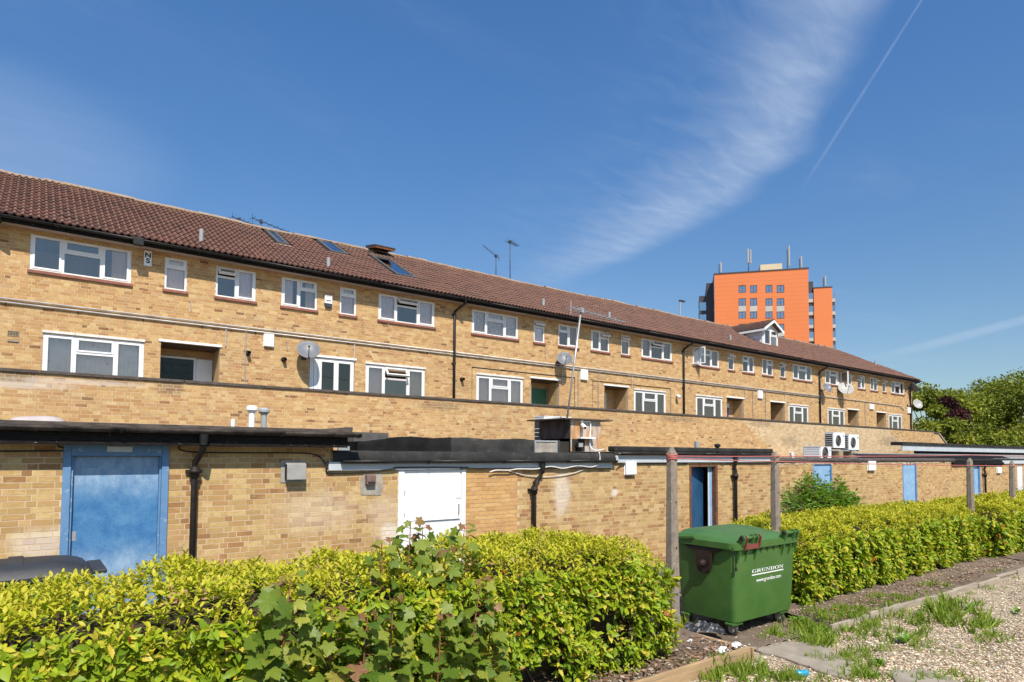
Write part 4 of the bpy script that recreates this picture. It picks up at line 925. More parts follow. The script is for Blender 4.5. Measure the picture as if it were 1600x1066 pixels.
def iron_downpipe(parent, px, ytop, gy, gz, Y, swan):
    x = wy(px, 800, Y)[0]; r = 0.042
    o = obj('downpipe', MB().tube([(x + swan, gy, gz), (x + swan, gy, gz - 0.20), (x + swan * 0.8, gy + (Y - gy) * 0.35, gz - 0.28), (x, Y - r - 0.05, gz - 0.40), (x, Y - r - 0.05, gz - 0.48), (x, Y - r - 0.05, -0.42)], r, 12), 'black_iron', parent, smooth=True)
    obj('pipe_collar', MB().lathe([(r, -0.09), (r + 0.02, -0.08), (r + 0.02, -0.02), (r + 0.034, -0.015), (r + 0.034, 0.015), (r + 0.02, 0.02), (r + .02, .06), (r, 0.065)], (x, Y - r - 0.05, gz - 0.52), 14), 'black_iron', o, smooth=True)
    obj('pipe_bracket', MB().box(x - 0.10, x + 0.10, Y - 0.05, Y - 0.006, gz - 0.545, gz - 0.50), 'black_iron', o)
    obj('outlet', MB().lathe([(r + 0.005, -0.16), (r + 0.02, -0.02), (r + 0.03, 0.0)], (x + swan, gy, gz), 12), 'black_pvc', o)
    return o
iron_downpipe(oA, 300, 2.3, D1 - 0.31, 2.36, D1, 0.06)
p0 = wy(0, 704, D1); wire('cable', [(AX0, D1 - .02, 2.09), (dL - 0.5, D1 - .02, 2.10), (dL - 0.06, D1 - .02, 2.16), (dL - .02, D1 - .04, 2.23), (dR + .02, D1 - .04, 2.23), (dR + 0.12, D1 - .02, 2.14), (dR + .4, D1 - .02, 2.10), (3.2, D1 - .02, 2.10), (3.55, D1 - .02, 2.08), (3.7, D1 - .02, 1.98), (3.75, D1 - .06, 1.85)], 0.011, 'cable_black', oA)
# on its roof: dome rooflights, vent cowls
def dome(px0, px1, py, Y, label, tilt):
    a, b = wy(px0, py, Y), wy(px1, py, Y); w = (b[0] - a[0]); cx = (a[0] + b[0]) / 2
    t = thing('dome_rooflight', label, 'rooflight', (cx, Y, 2.425))
    obj('kerb', MB().box(-w / 2, w / 2, -w / 2, w / 2, 0.0, 0.05), 'grey_metal', t, world=False, bevel=0.01)
    V = []; F = []; n = 10
    for i in range(n + 1):
        for j in range(n + 1):
            x_, y_ = -1 + 2 * i / n, -1 + 2 * j / n; V.append((x_ * w / 2 * .97, y_ * w / 2 * .97, 0.055 + 0.085 * (1 - x_ ** 4) ** .8 * (1 - y_ ** 4) ** .8))
    F = [(i * (n + 1) + j, (i + 1) * (n + 1) + j, (i + 1) * (n + 1) + j + 1, i * (n + 1) + j + 1) for i in range(n) for j in range(n)]
    mb = MB(); mb.v = V; mb.f = F; mb.a = [0.5] * len(F); obj('dome', mb, 'dome_plastic', t, smooth=True, world=False)
    t.rotation_euler = (0, R(tilt), 0); return t
pm('dome_plastic', (0.50, 0.43, 0.41), (0.42, 0.36, 0.34), 4, 0.3)
dome(8, 104, 650, D1 + 1.2, 'open pinkish dome rooflight on the black-edged flat roof', -3).location.z = 2.44
dome(310, 352, 659, D1 + 2.2, 'small low dome rooflight almost hidden behind the roof edge', 0).location.z = 2.40
def cowl(px, pyb, pyt, Y, label, mat, cap, z0=2.42, r=0.05):
    b = wy(px, pyb, Y); h = wy(px, pyt, Y)[2] - z0; t = thing('vent_pipe', label, 'vent pipe', (b[0], Y, z0))
    obj('pipe', MB().lathe([(r, 0), (r, h), (r * .8, h), (r * .8, h - .05)], (0, 0, 0), 14), mat, t, smooth=False, world=False)
    if cap: obj('cap', MB().lathe([(r * 1.05, h - .03), (r * 1.9, h + .01), (r * 1.9, h + .05), (r * 1.1, h + .085), (0.005, h + .09)], (0, 0, 0), 14), mat, t, world=False)
    return t
cowl(364, 665, 655, D1 + 2.0, 'short white pipe stub on the left flat roof', 'plastic_white', False, r=0.035)
cowl(393, 666, 642, D1 + 1.6, 'white mushroom-capped vent pipe on the left flat roof', 'plastic_white', True)
cowl(412, 666, 645, D1 + 1.7, 'grey flared vent pipe beside the white capped one', 'pipe_grey', True)

# B: felt roof, white door, orange infill
BX0, BX1 = AX1, wy(957, 725, D1)[0]
wL, wR = wy(622, 760, D1)[0], wy(727, 760, D1)[0]
oB = thing('outbuilding', 'low brick outbuilding with torn black felt roof and plain white door', 'outbuilding', (7, D1, 0))
iL, iR = wR, wy(808, 790, D1)[0]
brick_wall(oB, BX0, BX1, -0.45, 1.85, D1, [(wL, wR, 0, 1.86, 0.1)], 37, style=3.0, n_ind=220, zvis=0.95, skip=lambda x, z: iL < x < iR - 0.06 * (int(z / 0.075) % 2))
cells = brick_cells(iL, iR, -0.45, 1.85, [], 'stretcher', 5); C = np.array(cells); nC = len(C)
rsb = np.random.default_rng(9)
for i, (a, b, c, d) in enumerate(C):
    if c > 0.95:
        np_mesh('brick', np.array([(a, D1 - .006, c), (b, D1 - .006, c), (b, D1 + .002, c), (a, D1 + .002, c), (a, D1 - .006, d), (b, D1 - .006, d), (b, D1 + .002, d), (a, D1 + .002, d)]), BOXF, 'brick_face', oB, np.full(5, rsb.random()), np.ones(5))
low = C[C[:, 2] <= 0.95]
V = np.array([[(a, D1 - .006, c), (b, D1 - .006, c), (b, D1 + .002, c), (a, D1 + .002, c), (a, D1 - .006, d), (b, D1 - .006, d), (b, D1 + .002, d), (a, D1 + .002, d)] for a, b, c, d in low])
kind(np_mesh('infill_brickwork', V.reshape(-1, 3), (np.arange(len(low))[:, None, None] * 8 + BOXF[None]).reshape(-1, 4), 'brick_face', oB, np.repeat(rsb.random(len(low)), 5), np.ones(len(low) * 5)), 'stuff')
obj('rear_block', MB().box(BX0 + 0.002, BX1, D1 + 0.25, D3 - 0.01, 0, 1.9), 'brick_side_y', oB)
bf0 = wy(512, 728, D1)[0]
obj('fascia', MB().box(bf0, BX1 - 0.05, D1 - 0.05, D1 - 0.012, 1.828, 1.965), 'grey_fascia', oB, bevel=0.004)
roof_gutter(oB, wy(530, 722, D1)[0], BX1 + 0.02, D1 - 0.105, 1.985, 0.05, 'black_pvc', 1.6)
# felt-dressed roof edge, uneven
def felt_strip(name, x0, x1, prof_fn, mat, parent, n=60, seed=0):
    rs = np.random.default_rng(seed); V = []; m = None
    for i in range(n + 1):
        x = x0 + (x1 - x0) * i / n; pr = prof_fn(x, rs); m = len(pr)
        for y, z in pr: V.append((x, y, z))
    F = [(i * m + j, (i + 1) * m + j, (i + 1) * m + j + 1, i * m + j + 1) for i in range(n) for j in range(m - 1)]
    mb = MB(); mb.v = V; mb.f = F; mb.a = [0.5] * len(F); return obj(name, mb, mat, parent, smooth=True)
felt_strip('felt_edge', wy(518, 715, D1)[0], BX1 + 0.05, lambda x, rs: [(D1 - 0.06, 1.975), (D1 - 0.065, 2.02 + rs.normal(0, .004)), (D1 - 0.05, 2.10 + rs.normal(0, .006)), (D1 - 0.01, 2.135 + rs.normal(0, .006)), (D1 + 0.7, 2.15)], 'felt_grey', oB, 70, 1)
obj('roof_deck', MB().box(BX0, BX1, D1 + 0.05, D3 - 0.02, 2.08, 2.13), 'mineral_felt', oB)
uy = D1 + 0.45
def up_prof(x, rs):
    x0u = wy(556, 700, uy)[0]; k = min(1, max(0, (x - x0u) / 1.1)); zt = 2.30 + 0.10 * k + 0.012 * math.sin(x * 5) + rs.normal(0, .004)
    return [(uy - 0.05 + rs.normal(0, .006), 2.12), (uy - 0.02, 2.22 + rs.normal(0, .006)), (uy - 0.03 + rs.normal(0, .006), zt - 0.02), (uy + 0.03, zt), (uy + 0.5, zt - 0.01), (uy + 0.55, 2.12)]
xa, xb, xc = wy(557, 700, uy)[0], wy(703, 700, uy)[0], wy(892, 700, uy)[0]
felt_strip('felt_upstand', xa, xb, up_prof, 'felt_dark', oB, 30, 2); felt_strip('felt_upstand', xb, wy(874, 700, uy)[0], up_prof, 'felt_grey', oB, 30, 3)
obj('felt_patch', MB().face([(xa, uy - .05, 2.12), (xa, uy + .5, 2.12), (xa, uy + .5, 2.3), (xa, uy - .03, 2.3)]), 'felt_dark', oB)
a, b = wy(553, 684, uy + 1.0), wy(607, 684, uy + 1.0)
obj('roof_hatch', MB().box(a[0], b[0], uy + 1.0, uy + 1.6, 2.12, wy(580, 676, uy + 1.0)[2]), 'roof_window_frame', oB)
a, b = wy(528, 700, uy + .3), wy(559, 700, uy + .3)
obj('flashing', MB().box(a[0], b[0] + .1, uy + .28, uy + .33, 2.13, 2.22), 'pipe_grey', oB)
# white door
fo = obj('door_jamb', MB().box(wL, wL + 0.11, D1 - 0.02, D1 + 0.06, 0, 1.822), 'white_paint', oB, bevel=0.004); obj('door_jamb', MB().box(wR - 0.085, wR, D1 - 0.02, D1 + 0.06, 0, 1.822), 'white_paint', oB, bevel=0.004)
lf = obj('door', MB().box(wL + 0.114, wR - 0.089, D1 + 0.0, D1 + 0.045, 0, 1.82), 'white_door', oB)
for zz_ in (1.45, 1.08): obj('hinge', MB().box(wL + 0.105, wL + 0.118, D1 - 0.026, D1 - .001, zz_ - .03, zz_ + .03), 'galv', lf)
obj('weather_bar', MB().box(wL + 0.45, wR - 0.12, D1 - 0.03, D1 - .001, 0.955, 0.967), 'white_paint', lf)
obj('door_pull', MB().box(wR - 0.15, wR - 0.135, D1 - 0.03, D1 - 0.001, 1.03, 1.21), 'grey_metal', lf); obj('letter_plate', MB().box(wR - 0.19, wR - 0.10, D1 - 0.012, D1 - .001, 1.32, 1.40), 'white_paint', lf)
iron_downpipe(oB, 830, 2.0, D1 - 0.10, 1.94, D1, 0.20)
# vent in a render patch
a, b = wy(564, 740, D1), wy(598, 772, D1)
obj('render_patch', MB().face([(a[0], D1 - .010, b[2]), (b[0] - .03, D1 - .010, b[2] - .02), (b[0], D1 - .010, b[2] + .12), (b[0] - .02, D1 - .010, a[2]), (a[0] + .05, D1 - .010, a[2]), (a[0] - .02, D1 - .010, a[2] - .12)]), 'render_patch', oB)
a, b = wy(570, 742, D1), wy(584, 757, D1); vb = obj('vent_cowl', MB().box(a[0], b[0], D1 - 0.09, D1 - .008, b[2], a[2]), 'rusty_brown', oB, bevel=0.012)
obj('vent_slot', MB().box(a[0] + .02, b[0] - .02, D1 - 0.095, D1 - .091, b[2] + .02, b[2] + .05), 'dark_room', vb)
# cables along the fascia
wire('cable', [(bf0 - .02, D1 - .06, 1.97), (bf0 - .03, D1 - .03, 1.82), (bf0 + .1, D1 - .03, 1.79), (wL - .6, D1 - .03, 1.80), (wL - .1, D1 - .06, 1.85), (wL, D1 - .06, 1.87), (wR, D1 - .06, 1.86), (wR + .1, D1 - .06, 1.84), (BX1 - .1, D1 - .055, 1.82)], 0.012, 'cable_black', oB)
pts = []
for px, py in ((765, 738), (775, 735), (795, 735), (810, 733), (838, 733), (860, 729), (880, 732), (903, 728), (925, 730), (937, 722), (936, 706)): p = wy(px, py, D1 - .075); pts.append(p)
wire('cable', pts, 0.014, 'cable_white', oB)
wire('cable', [wy(px, py, D1 - .03) for px, py in ((795, 736), (822, 743), (855, 745), (890, 741), (915, 733), (935, 726))], 0.009, 'cable_white', oB)

# plywood housing with a condenser, lamp and camera on the felt roof
hy = D1 + 0.35
ax, bx_ = wy(892, 690, hy)[0], wy(938, 690, hy)[0]; zt = wy(915, 657, hy)[2]; zb = wy(915, 706, hy)[2]
hz = thing('plywood_housing', 'weathered plywood box on the felt roof with white camera and lamp', 'box', (ax, hy, zb))
obj('front_panel', MB().box(ax, bx_, hy, hy + 0.02, zb, zt), 'plywood_orange', hz)
obj('side_panel', MB().box(ax, ax + 0.02, hy + 0.022, hy + 1.05, zb + 0.28, zt), 'plywood_dark', hz)
obj('side_panel', MB().box(bx_ - 0.02, bx_, hy + 0.022, hy + 1.05, zb, zt), 'plywood_dark', hz)
obj('inner_back', MB().box(ax + .03, bx_ - .03, hy + 1.0, hy + 1.03, zb, zt), 'dark_room', hz)
obj('top_board', MB().box(ax - 0.25, bx_ + 0.30, hy - 0.10, hy + 1.2, zt + 0.003, zt + 0.03), 'felt_trim', hz)
obj('shelf', MB().box(ax + 0.18, ax + 0.62, hy - 0.12, hy - .002, zb + 0.28, zb + 0.31), 'plastic_white', hz)
obj('recess', MB().box(ax + 0.03, ax + 0.40, hy - .006, hy - 0.001, zb + 0.01, zb + 0.27), 'dark_room', hz)
lp = obj('floodlight', MB().box(ax + 0.10, ax + 0.27, hy - 0.11, hy - 0.04, zb + 0.08, zb + 0.20), 'black_pvc', hz, bevel=0.01); obj('lamp_glass', MB().box(ax + 0.125, ax + 0.245, hy - 0.114, hy - 0.111, zb + 0.10, zb + 0.18), 'dish_pale', lp)
obj('lamp_bracket', MB().box(ax + .16, ax + .21, hy - .06, hy - .002, zb + .03, zb + .10), 'black_pvc', hz)
cm = obj('camera_mount', MB().lathe([(0.045, 0), (0.045, 0.03), (0.02, 0.04)], (ax + 0.30, hy - .002, zt - 0.03), 12, (0, -1, 0)), 'plastic_white', hz)
obj('camera_body', MB().lathe([(0.04, 0), (0.045, 0.03), (0.045, 0.16), (0.035, 0.18)], (ax + 0.30, hy - .02, zt - 0.10), 12, (-.35, -1, -.45)), 'plastic_white', cm, smooth=True)
obj('camera_lens', MB().lathe([(0.028, 0.182), (0.026, 0.186)], (ax + 0.30, hy - .02, zt - 0.10), 12, (-.35, -1, -.45)), 'black_pvc', cm)
wire('cable', [(ax + .36, hy - .03, zt - .03), (ax + .52, hy - .03, zt - .03), (ax + .55, hy - .03, zt - .1), (ax + .53, hy - .03, zt - .35), (ax + .53, hy - .04, zb + .12), (ax + .62, hy - .1, zb + .03), (bx_ - .03, hy - .15, zb + .06)], 0.014, 'plastic_white', hz)
# tilted glazed hood let into the upstand
a, b = wy(836, 688, uy - .1), wy(871, 712, uy - .1)
hd = thing('roof_hood', 'tilted metal-framed grille hood on the black felt upstand', 'vent hood', (a[0], uy, b[2]))
obj('frame', MB().box(a[0], b[0], uy - .1, uy - .06, a[2] - .03, a[2]).box(a[0], a[0] + .03, uy - .1, uy - .06, b[2], a[2] - .03).box(b[0] - .03, b[0], uy - .1, uy - .06, b[2], a[2] - .03).box(a[0] + .03, b[0] - .03, uy - .1, uy - .06, b[2], b[2] + .03), 'pipe_grey', hd)
obj('grille', MB().box(a[0] + .031, b[0] - .031, uy - .085, uy - .075, b[2] + .031, a[2] - .031), 'render_patch', hd)
obj('loose_sill', MB().prism([(a[0] + .02, b[2] - .01), (b[0] - .05, b[2] - .07), (b[0] - .05, b[2] - .045), (a[0] + .02, b[2] + .012)], 'y', uy - .16, uy - .08), 'pipe_grey', hd)
a, b = wy(874, 684, uy), wy(893, 712, uy)
obj('roof_opening', MB().box(a[0], b[0], uy - .02, uy + .3, 2.13, a[2] - .08), 'dark_room', oB)

# air-conditioning units
def ac_unit(label, x, y, z, w=0.86, d=0.34, h=0.66, rz=0.0, proto=None, fin='steel_dark'):
    t = thing('condenser_unit', label, 'air conditioner', (x, y, z), 'condenser units', rz)
    obj('casing', MB().box(0, w, 0, d, 0.05, h), 'plastic_white', t, world=False, bevel=0.012)
    obj('top_panel', MB().box(-.006, w + .006, -.006, d + .006, h + .001, h + .02), 'plastic_white', t, world=False)
    g = obj('fan_grille', MB().lathe([(0.22, 0.0), (0.235, 0.012), (0.25, 0.0)], (w * 0.40, -0.002, h * 0.52), 24, (0, -1, 0)), 'dish_pale', t, world=False)
    for rr in (0.05, 0.10, 0.15, 0.20): obj('grille_ring', MB().lathe([(rr, 0.012), (rr + .006, 0.016), (rr + .012, 0.012)], (w * 0.40, -0.004, h * 0.52), 20, (0, -1, 0)), 'grey_metal', g, world=False)
    s = obj('coil', MB().box(-0.012, -0.001, 0.05, d - 0.03, 0.09, h - 0.05), fin, t, world=False)
    for q in range(6): obj('coil_bar', MB().box(-0.02, -0.013, 0.04, d - 0.02, 0.12 + q * 0.09, 0.135 + q * 0.09), 'plastic_white', s, world=False)
    obj('badge', MB().box(w - 0.16, w - 0.06, -0.004, -0.001, h - 0.16, h - 0.07), 'light_blue_paint', t, world=False)
    for q in (0.12, w - 0.18): obj('foot', MB().box(q, q + 0.06, -0.02, d + .02, 0, 0.048), 'black_pvc', t, world=False)
    return t
Ya = 13.0
for (pl_, pr_, pt, pb_, lab) in ((1303, 1320, 677, 702, 'left of two white condenser units raised on a stand by the parapet'), (1327, 1342, 680, 705, 'right of two white condenser units raised on a stand by the parapet')):
    a, b = wy(pl_, pb_, Ya), wy(pr_, pt, Ya); ac_unit(lab, a[0], Ya, a[2], w=min(1.0, b[0] - a[0]), h=b[2] - a[2], d=0.38)
a, b = wy(1304, 703, Ya), wy(1342, 706, Ya)
st_ = thing('condenser_stand', 'low rendered piers and rails carrying two white condenser units', 'stand', (a[0], Ya, 2.05))
obj('rail', MB().box(a[0] - .1, b[0] + .1, Ya + .02, Ya + .06, a[2] - .05, a[2] - .005), 'galv', st_); obj('rail', MB().box(a[0] - .1, b[0] + .1, Ya + .3, Ya + .34, a[2] - .05, a[2] - .005), 'galv', st_)
for q in (0.25, 0.75): xx = a[0] * (1 - q) + b[0] * q; obj('pier', MB().box(xx - .15, xx + .15, Ya, Ya + .35, 2.0, a[2] - .052), 'tan_board', st_)
a, b = wy(1285, 716, 12.2), wy(1295, 699, 12.2); ac_unit('small grey condenser unit low on the roof beside the raised pair', a[0] - .1, 12.2, 1.98, w=0.8, h=b[2] - 1.98, d=0.7, fin='plastic_white')
a, b = wy(862, 682, hy + 1.3), wy(862, 652, hy + 1.3); ac_unit('white condenser unit tucked behind the plywood housing', wy(850, 680, hy + 1.25)[0], hy + 1.25, 2.12, w=0.85, d=0.36, h=b[2] - 2.12)

# C: grey-fascia store with open blue door
CX0, CX1 = BX1, wy(1204, 720, D1)[0]
cL, cR, cT = wy(1077, 760, D1)[0], wy(1121, 760, D1)[0], 1.88
oC = thing('outbuilding', 'low brick store with pale grey fascia and half-open dark blue door', 'outbuilding', (13, D1, 0))
brick_wall(oC, CX0, CX1, -0.45, 1.95, D1, [(cL, cR, 0, cT, 0.25)], 41, style=3.0, n_ind=120, zvis=0.9)
obj('rear_block', MB().box(CX0 + .002, CX1 - .002, D1 + 1.6, D3 - 0.01, 0, 2.0), 'brick_side_y', oC)
obj('side_wall', MB().box(CX1 - .22, CX1 - .001, D1 + .004, D1 + 1.59, 0, 1.95), 'brick_side_y', oC)
obj('inner_floor', MB().box(CX0 + .1, CX1 - .3, D1 + .3, D1 + 1.59, 0.005, 0.03), 'slab_concrete', oC)
obj('fascia', MB().box(CX0 + 0.03, CX1 - .02, D1 - 0.06, D1 - 0.015, 1.935, 2.085), 'grey_fascia', oC)
obj('roof_deck', MB().box(CX0, CX1 - .03, D1 - 0.05, D3 - .02, 2.087, 2.17), 'felt_grey', oC)
obj('roof_kerb', MB().box(CX0, CX1 + .03, D1 - 0.07, D1 + 0.15, 2.172, 2.29), 'felt_grey', oC, bevel=0.03)
roof_gutter(oC, CX0 + .1, CX1 + .05, D1 - 0.115, 2.15, 0.05, 'black_pvc', 1.5)
obj('door_frame', MB().box(cL, cL + 0.075, D1 - .01, D1 + .1, 0, cT - .06).box(cR - 0.085, cR, D1 - .01, D1 + .1, 0, cT - .06).box(cL, cR, D1 - .01, D1 + .1, cT - .058, cT), 'rust_frame', oC)
dd = obj('door', MB().box(0, 0.92, 0, 0.045, 0.02, cT - 0.06), 'deep_blue_paint', oC)
obj('door_edge', MB().box(0.921, 0.935, -.002, 0.047, 0.02, cT - .06), 'light_blue_paint', dd)
dd.data.transform(Matrix.Translation((cL + 0.09, D1 + 0.11, 0)) @ Matrix.Rotation(R(14), 4, 'Z')); dd.children[0].data.transform(Matrix.Translation((cL + 0.09, D1 + 0.11, 0)) @ Matrix.Rotation(R(14), 4, 'Z'))
obj('door_stop', MB().box(cR - 0.19, cR - 0.09, D1 + .1, D1 + .14, 0, cT - .06), 'light_blue_paint', oC)
obj('door_stop', MB().box(cR - 0.225, cR - 0.20, D1 + .1, D1 + .125, 0, cT - .06), 'white_paint', oC)
iron_downpipe(oC, 1145, 2.0, D1 - .11, 2.1, D1, -0.01)
wire('cable', [(CX0 + .1, D1 - .03, 1.80), (CX0 + .5, D1 - .03, 1.90), (cL - .1, D1 - .03, 1.9)], 0.011, 'cable_black', oC)
wire('cable', [(cR + .1, D1 - .03, 1.9), (CX1 - .1, D1 - .03, 1.9)], 0.011, 'cable_black', oC)
cowl(1089, 702, 690, D1 + 2.0, 'short grey vent pipe with white rim on the grey-fascia store', 'pipe_grey', False, z0=2.17, r=0.07)
cowl(1121, 702, 698, D1 + 2.0, 'stubby black cap on the grey-fascia store roof', 'black_pvc', True, z0=2.17, r=0.05)

# D: long lower store with two pale blue doors
DX0, DX1 = CX1, wy(1490, 722, D1)[0]
oD = thing('outbuilding', 'long low brick store with two pale blue boarded doors', 'outbuilding', (22, D1, 0))
dd1 = (wy(1270, 740, D1)[0], wy(1300, 740, D1)[0]); dd2 = (wy(1410, 740, D1)[0], wy(1432, 740, D1)[0])
DT = 1.90
brick_wall(oD, DX0, DX1, -0.45, DT + .03, D1, [(dd1[0], dd1[1], 0, DT, 0.12), (dd2[0], dd2[1], 0, DT, 0.12)], 43, style=3.0)
obj('rear_block', MB().box(DX0 + .002, DX1, D1 + 0.3, D3 - 0.01, 0, 1.95), 'brick_side_y', oD)
felt_strip('felt_edge', DX0 - .02, DX1, lambda x, rs: [(D1 - 0.03, DT + .02 - abs(rs.normal(0, .012))), (D1 - 0.06, DT + .06), (D1 - 0.06, DT + .115 + rs.normal(0, .003)), (D1 + 0.02, DT + .14), (D1 + 6, DT + .14)], 'felt_trim', oD, 90, 4)
felt_strip('mortar_fillet', DX0, DX1, lambda x, rs: [(D1 - 0.012, DT - .02 - abs(rs.normal(0, .025))), (D1 - 0.02, DT + .035)], 'mortar', oD, 160, 6)
for (a, b) in (dd1, dd2):
    fo = obj('door_frame', MB().box(a, a + 0.06, D1 - .01, D1 + .07, 0, DT - .05).box(b - 0.06, b, D1 - .01, D1 + .07, 0, DT - .05).box(a, b, D1 - .01, D1 + .07, DT - .048, DT), 'blue_frame', oD)
    n = 7; w = (b - a - 0.13) / n
    for q in range(n): obj('door_board', MB().box(a + .065 + q * w + .003, a + .065 + (q + 1) * w - .003, D1 + .03, D1 + .06, 0.02, DT - .055), 'light_blue_paint', oD, bevel=0.004)
    obj('door_backing', MB().box(a + .062, b - .062, D1 + .061, D1 + .075, 0.02, DT - .055), 'light_blue_paint', oD)
felt_strip('upper_felt', wy(1335, 715, 12)[0], wy(1565, 715, 12)[0], lambda x, rs: [(11.6, 2.04), (12.0, 2.17 + rs.normal(0, .008)), (12.3, 2.20)], 'felt_dark', oD, 60, 8)
obj('upstand', MB().box(wy(1340, 710, 12.4)[0], wy(1600, 710, 12.4)[0], 12.4, 12.6, 2.0, 2.24), 'pipe_grey', oD)
cowl(1238, 716, 706, 11.8, 'white angled vent pipe on the low store roof', 'plastic_white', False, z0=2.02, r=0.06).rotation_euler = (0, R(-18), 0)

# E: last store with black gutter, and the canopy building behind
EX0, EX1 = DX1, 46.0
oE = thing('outbuilding', 'last low brick store with sagging black gutter and narrow blue door', 'outbuilding', (33, D1, 0))
e1, e2 = wy(1521, 760, D1)[0], wy(1528, 760, D1)[0] + .3; e3, e4 = wy(1590, 760, D1)[0], wy(1600, 760, D1)[0]
brick_wall(oE, EX0, EX1, -0.45, 1.88, D1, [(e1, e2, 0, 1.75, .12), (e3, e4, 0, 1.75, .12)], 47, style=3.0)
obj('rear_block', MB().box(EX0 + .002, EX1, D1 + 0.3, D3 - 0.01, 0, 1.9), 'brick_side_y', oE)
felt_strip('felt_edge', EX0 - .3, wy(1565, 722, D1)[0], lambda x, rs: [(D1 - 0.04, 1.74), (D1 - 0.10, 1.79), (D1 - .10, 1.85 + rs.normal(0, .006)), (D1 + .05, 1.96)], 'felt_dark', oE, 40, 9)
obj('fascia', MB().box(wy(1565, 722, D1)[0], EX1, D1 - .05, D1 - .01, 1.80, 1.95), 'grey_fascia', oE)
obj('roof_deck', MB().box(EX0, EX1, D1 - 0.02, D3 - .02, 1.952, 2.02), 'felt_grey', oE)
obj('door', MB().box(e1, e2, D1 + .05, D1 + .1, 0, 1.75), 'light_blue_paint', oE); obj('door_frame', MB().box(e1, e1 + .1, D1 - .01, D1 + .049, 0, 1.75).box(e2 - .1, e2, D1 - .01, D1 + .049, 0, 1.75), 'blue_frame', oE)
obj('door', MB().box(e3, e4, D1 + .05, D1 + .1, 0, 1.75), 'dormer_board', oE)
iron_downpipe(oE, 1537, 1.9, D1 - .1, 1.86, D1, 0)
cY = 13.0; cx0 = wy(1410, 700, cY)[0]
oF = thing('canopy_building', 'flat canopy roof with long grey fascia beyond the stores', 'canopy', (cx0 + 10, cY, 0))
zt, zb = wy(1450, 697, cY)[2], wy(1450, 705, cY)[2]
obj('fascia', MB().box(cx0, cx0 + 34, cY, cY + .05, zb, zt), 'grey_fascia', oF); obj('roof_edge', MB().box(cx0 - .05, cx0 + 34.1, cY - .04, cY + .5, zt + .003, zt + .16), 'felt_grey', oF)
obj('wall', MB().box(cx0 + 2.5, cx0 + 34, cY + .20, cY + .45, 0, zt), 'felt_grey', oF); obj('soffit', MB().box(cx0, cx0 + 34, cY + .052, cY + .19, zb, zb + .03), 'coping', oF)

# ------------------------------------------------------------------ wall fittings
def bulkhead(px0, px1, py0, py1, Y, label, d=0.09):
    a, b = wy(px0, py1, Y), wy(px1, py0, Y); w, h = b[0] - a[0], b[2] - a[2]
    t = thing('wall_light', label, 'wall light', (a[0] + w / 2, Y, a[2]), 'white square wall lights')
    obj('base', MB().box(-w / 2, w / 2, -.03, -.005, 0, h), 'plastic_white', t, world=False, bevel=.01)
    obj('diffuser', MB().box(-w / 2 + .01, w / 2 - .01, -d, -.031, .01, h - .01), 'plastic_white', t, world=False, bevel=.02); return t
for a in ((411, 428, 523, 542, D2, 'white square wall light left of the big dark satellite dish'), (906, 917, 578, 594, D2, 'white square wall light right of the grey dish, above two doorways'),
          (1183, 1190, 611, 623, D2, 'white square wall light near the bright blue doorway'), (1358, 1364, 632, 640, D2, 'small white wall light by the far pink-sided recess'),
          (1417, 1422, 637, 646, D2, 'white box at the far end corner of the flats'), (974, 991, 721, 743, D1, 'white square wall light on the store left of the concrete posts'),
          (1354, 1365, 720, 736, D1, 'white square wall light between the two pale blue doors'), (1556, 1562, 730, 740, D1, 'white square wall light on the last store')): bulkhead(*a)
a, b = wy(224, 416, D2), wy(237, 394, D2); w, h = b[0] - a[0], b[2] - a[2]
t = thing('alarm_box', 'white alarm box lettered NS under the eaves', 'alarm box', (a[0] + w / 2, D2, a[2]))
obj('case', MB().box(-w / 2, w / 2, -.08, -.005, 0, h), 'plastic_white', t, world=False, bevel=.015)
fr_ = Matrix(((1, 0, 0), (0, 0, -1), (0, 1, 0)))
text_part('lettering', 'N', 'letter_black', t, (0, -.083, h * .69), .17, fr_, stretch=1.1, bold=.007); text_part('lettering', 'S', 'letter_black', t, (0, -.083, h * .33), .17, fr_, stretch=1.1, bold=.007)
a, b = wy(506, 480, D2), wy(518, 463, D2); w, h = b[0] - a[0], b[2] - a[2]
t = thing('alarm_box', 'white alarm box with dark lower panel between upper windows', 'alarm box', (a[0] + w / 2, D2, a[2]))
obj('case', MB().box(-w / 2, w / 2, -.08, -.005, h * .3, h), 'plastic_white', t, world=False, bevel=.012); obj('lower_panel', MB().prism([(-w / 2, h * .29), (-w / 2 + .03, 0), (w / 2 - .03, 0), (w / 2, h * .29)], 'y', -.08, -.005), 'steel_dark', t, world=False)
obj('print', MB().box(-w * .32, w * .3, -.083, -.081, h * .5, h * .58), 'deep_blue_paint', t, world=False); obj('print', MB().box(-w * .35, w * .35, -.083, -.081, h * .84, h * .88), 'grey_metal', t, world=False)
a, b = wy(438, 754, D1), wy(477, 720, D1); w, h = b[0] - a[0], b[2] - a[2]
t = thing('extractor_hood', 'grey metal extractor hood on the low wall beside the downpipe', 'vent hood', (a[0] + w / 2, D1, a[2]))
obj('back_plate', MB().box(-w / 2, w / 2, -.014, -.008, 0, h), 'grey_metal', t, world=False)
obj('hood', MB().prism([(-.015, h * .94), (-.14, h * .86), (-.15, h * .13), (-.13, h * .13), (-.12, h * .80), (-.015, h * .85)], 'x', -w * .36, w * .42), 'grey_metal', t, world=False, bevel=.006)
obj('louvre', MB().box(-w * .35, w * .41, -.12, -.02, h * .16, h * .8), 'dark_room', t, world=False)
t = thing('security_camera', 'white dome camera on the flats beside the second downpipe', 'camera', wy(1056, 620, D2)); 
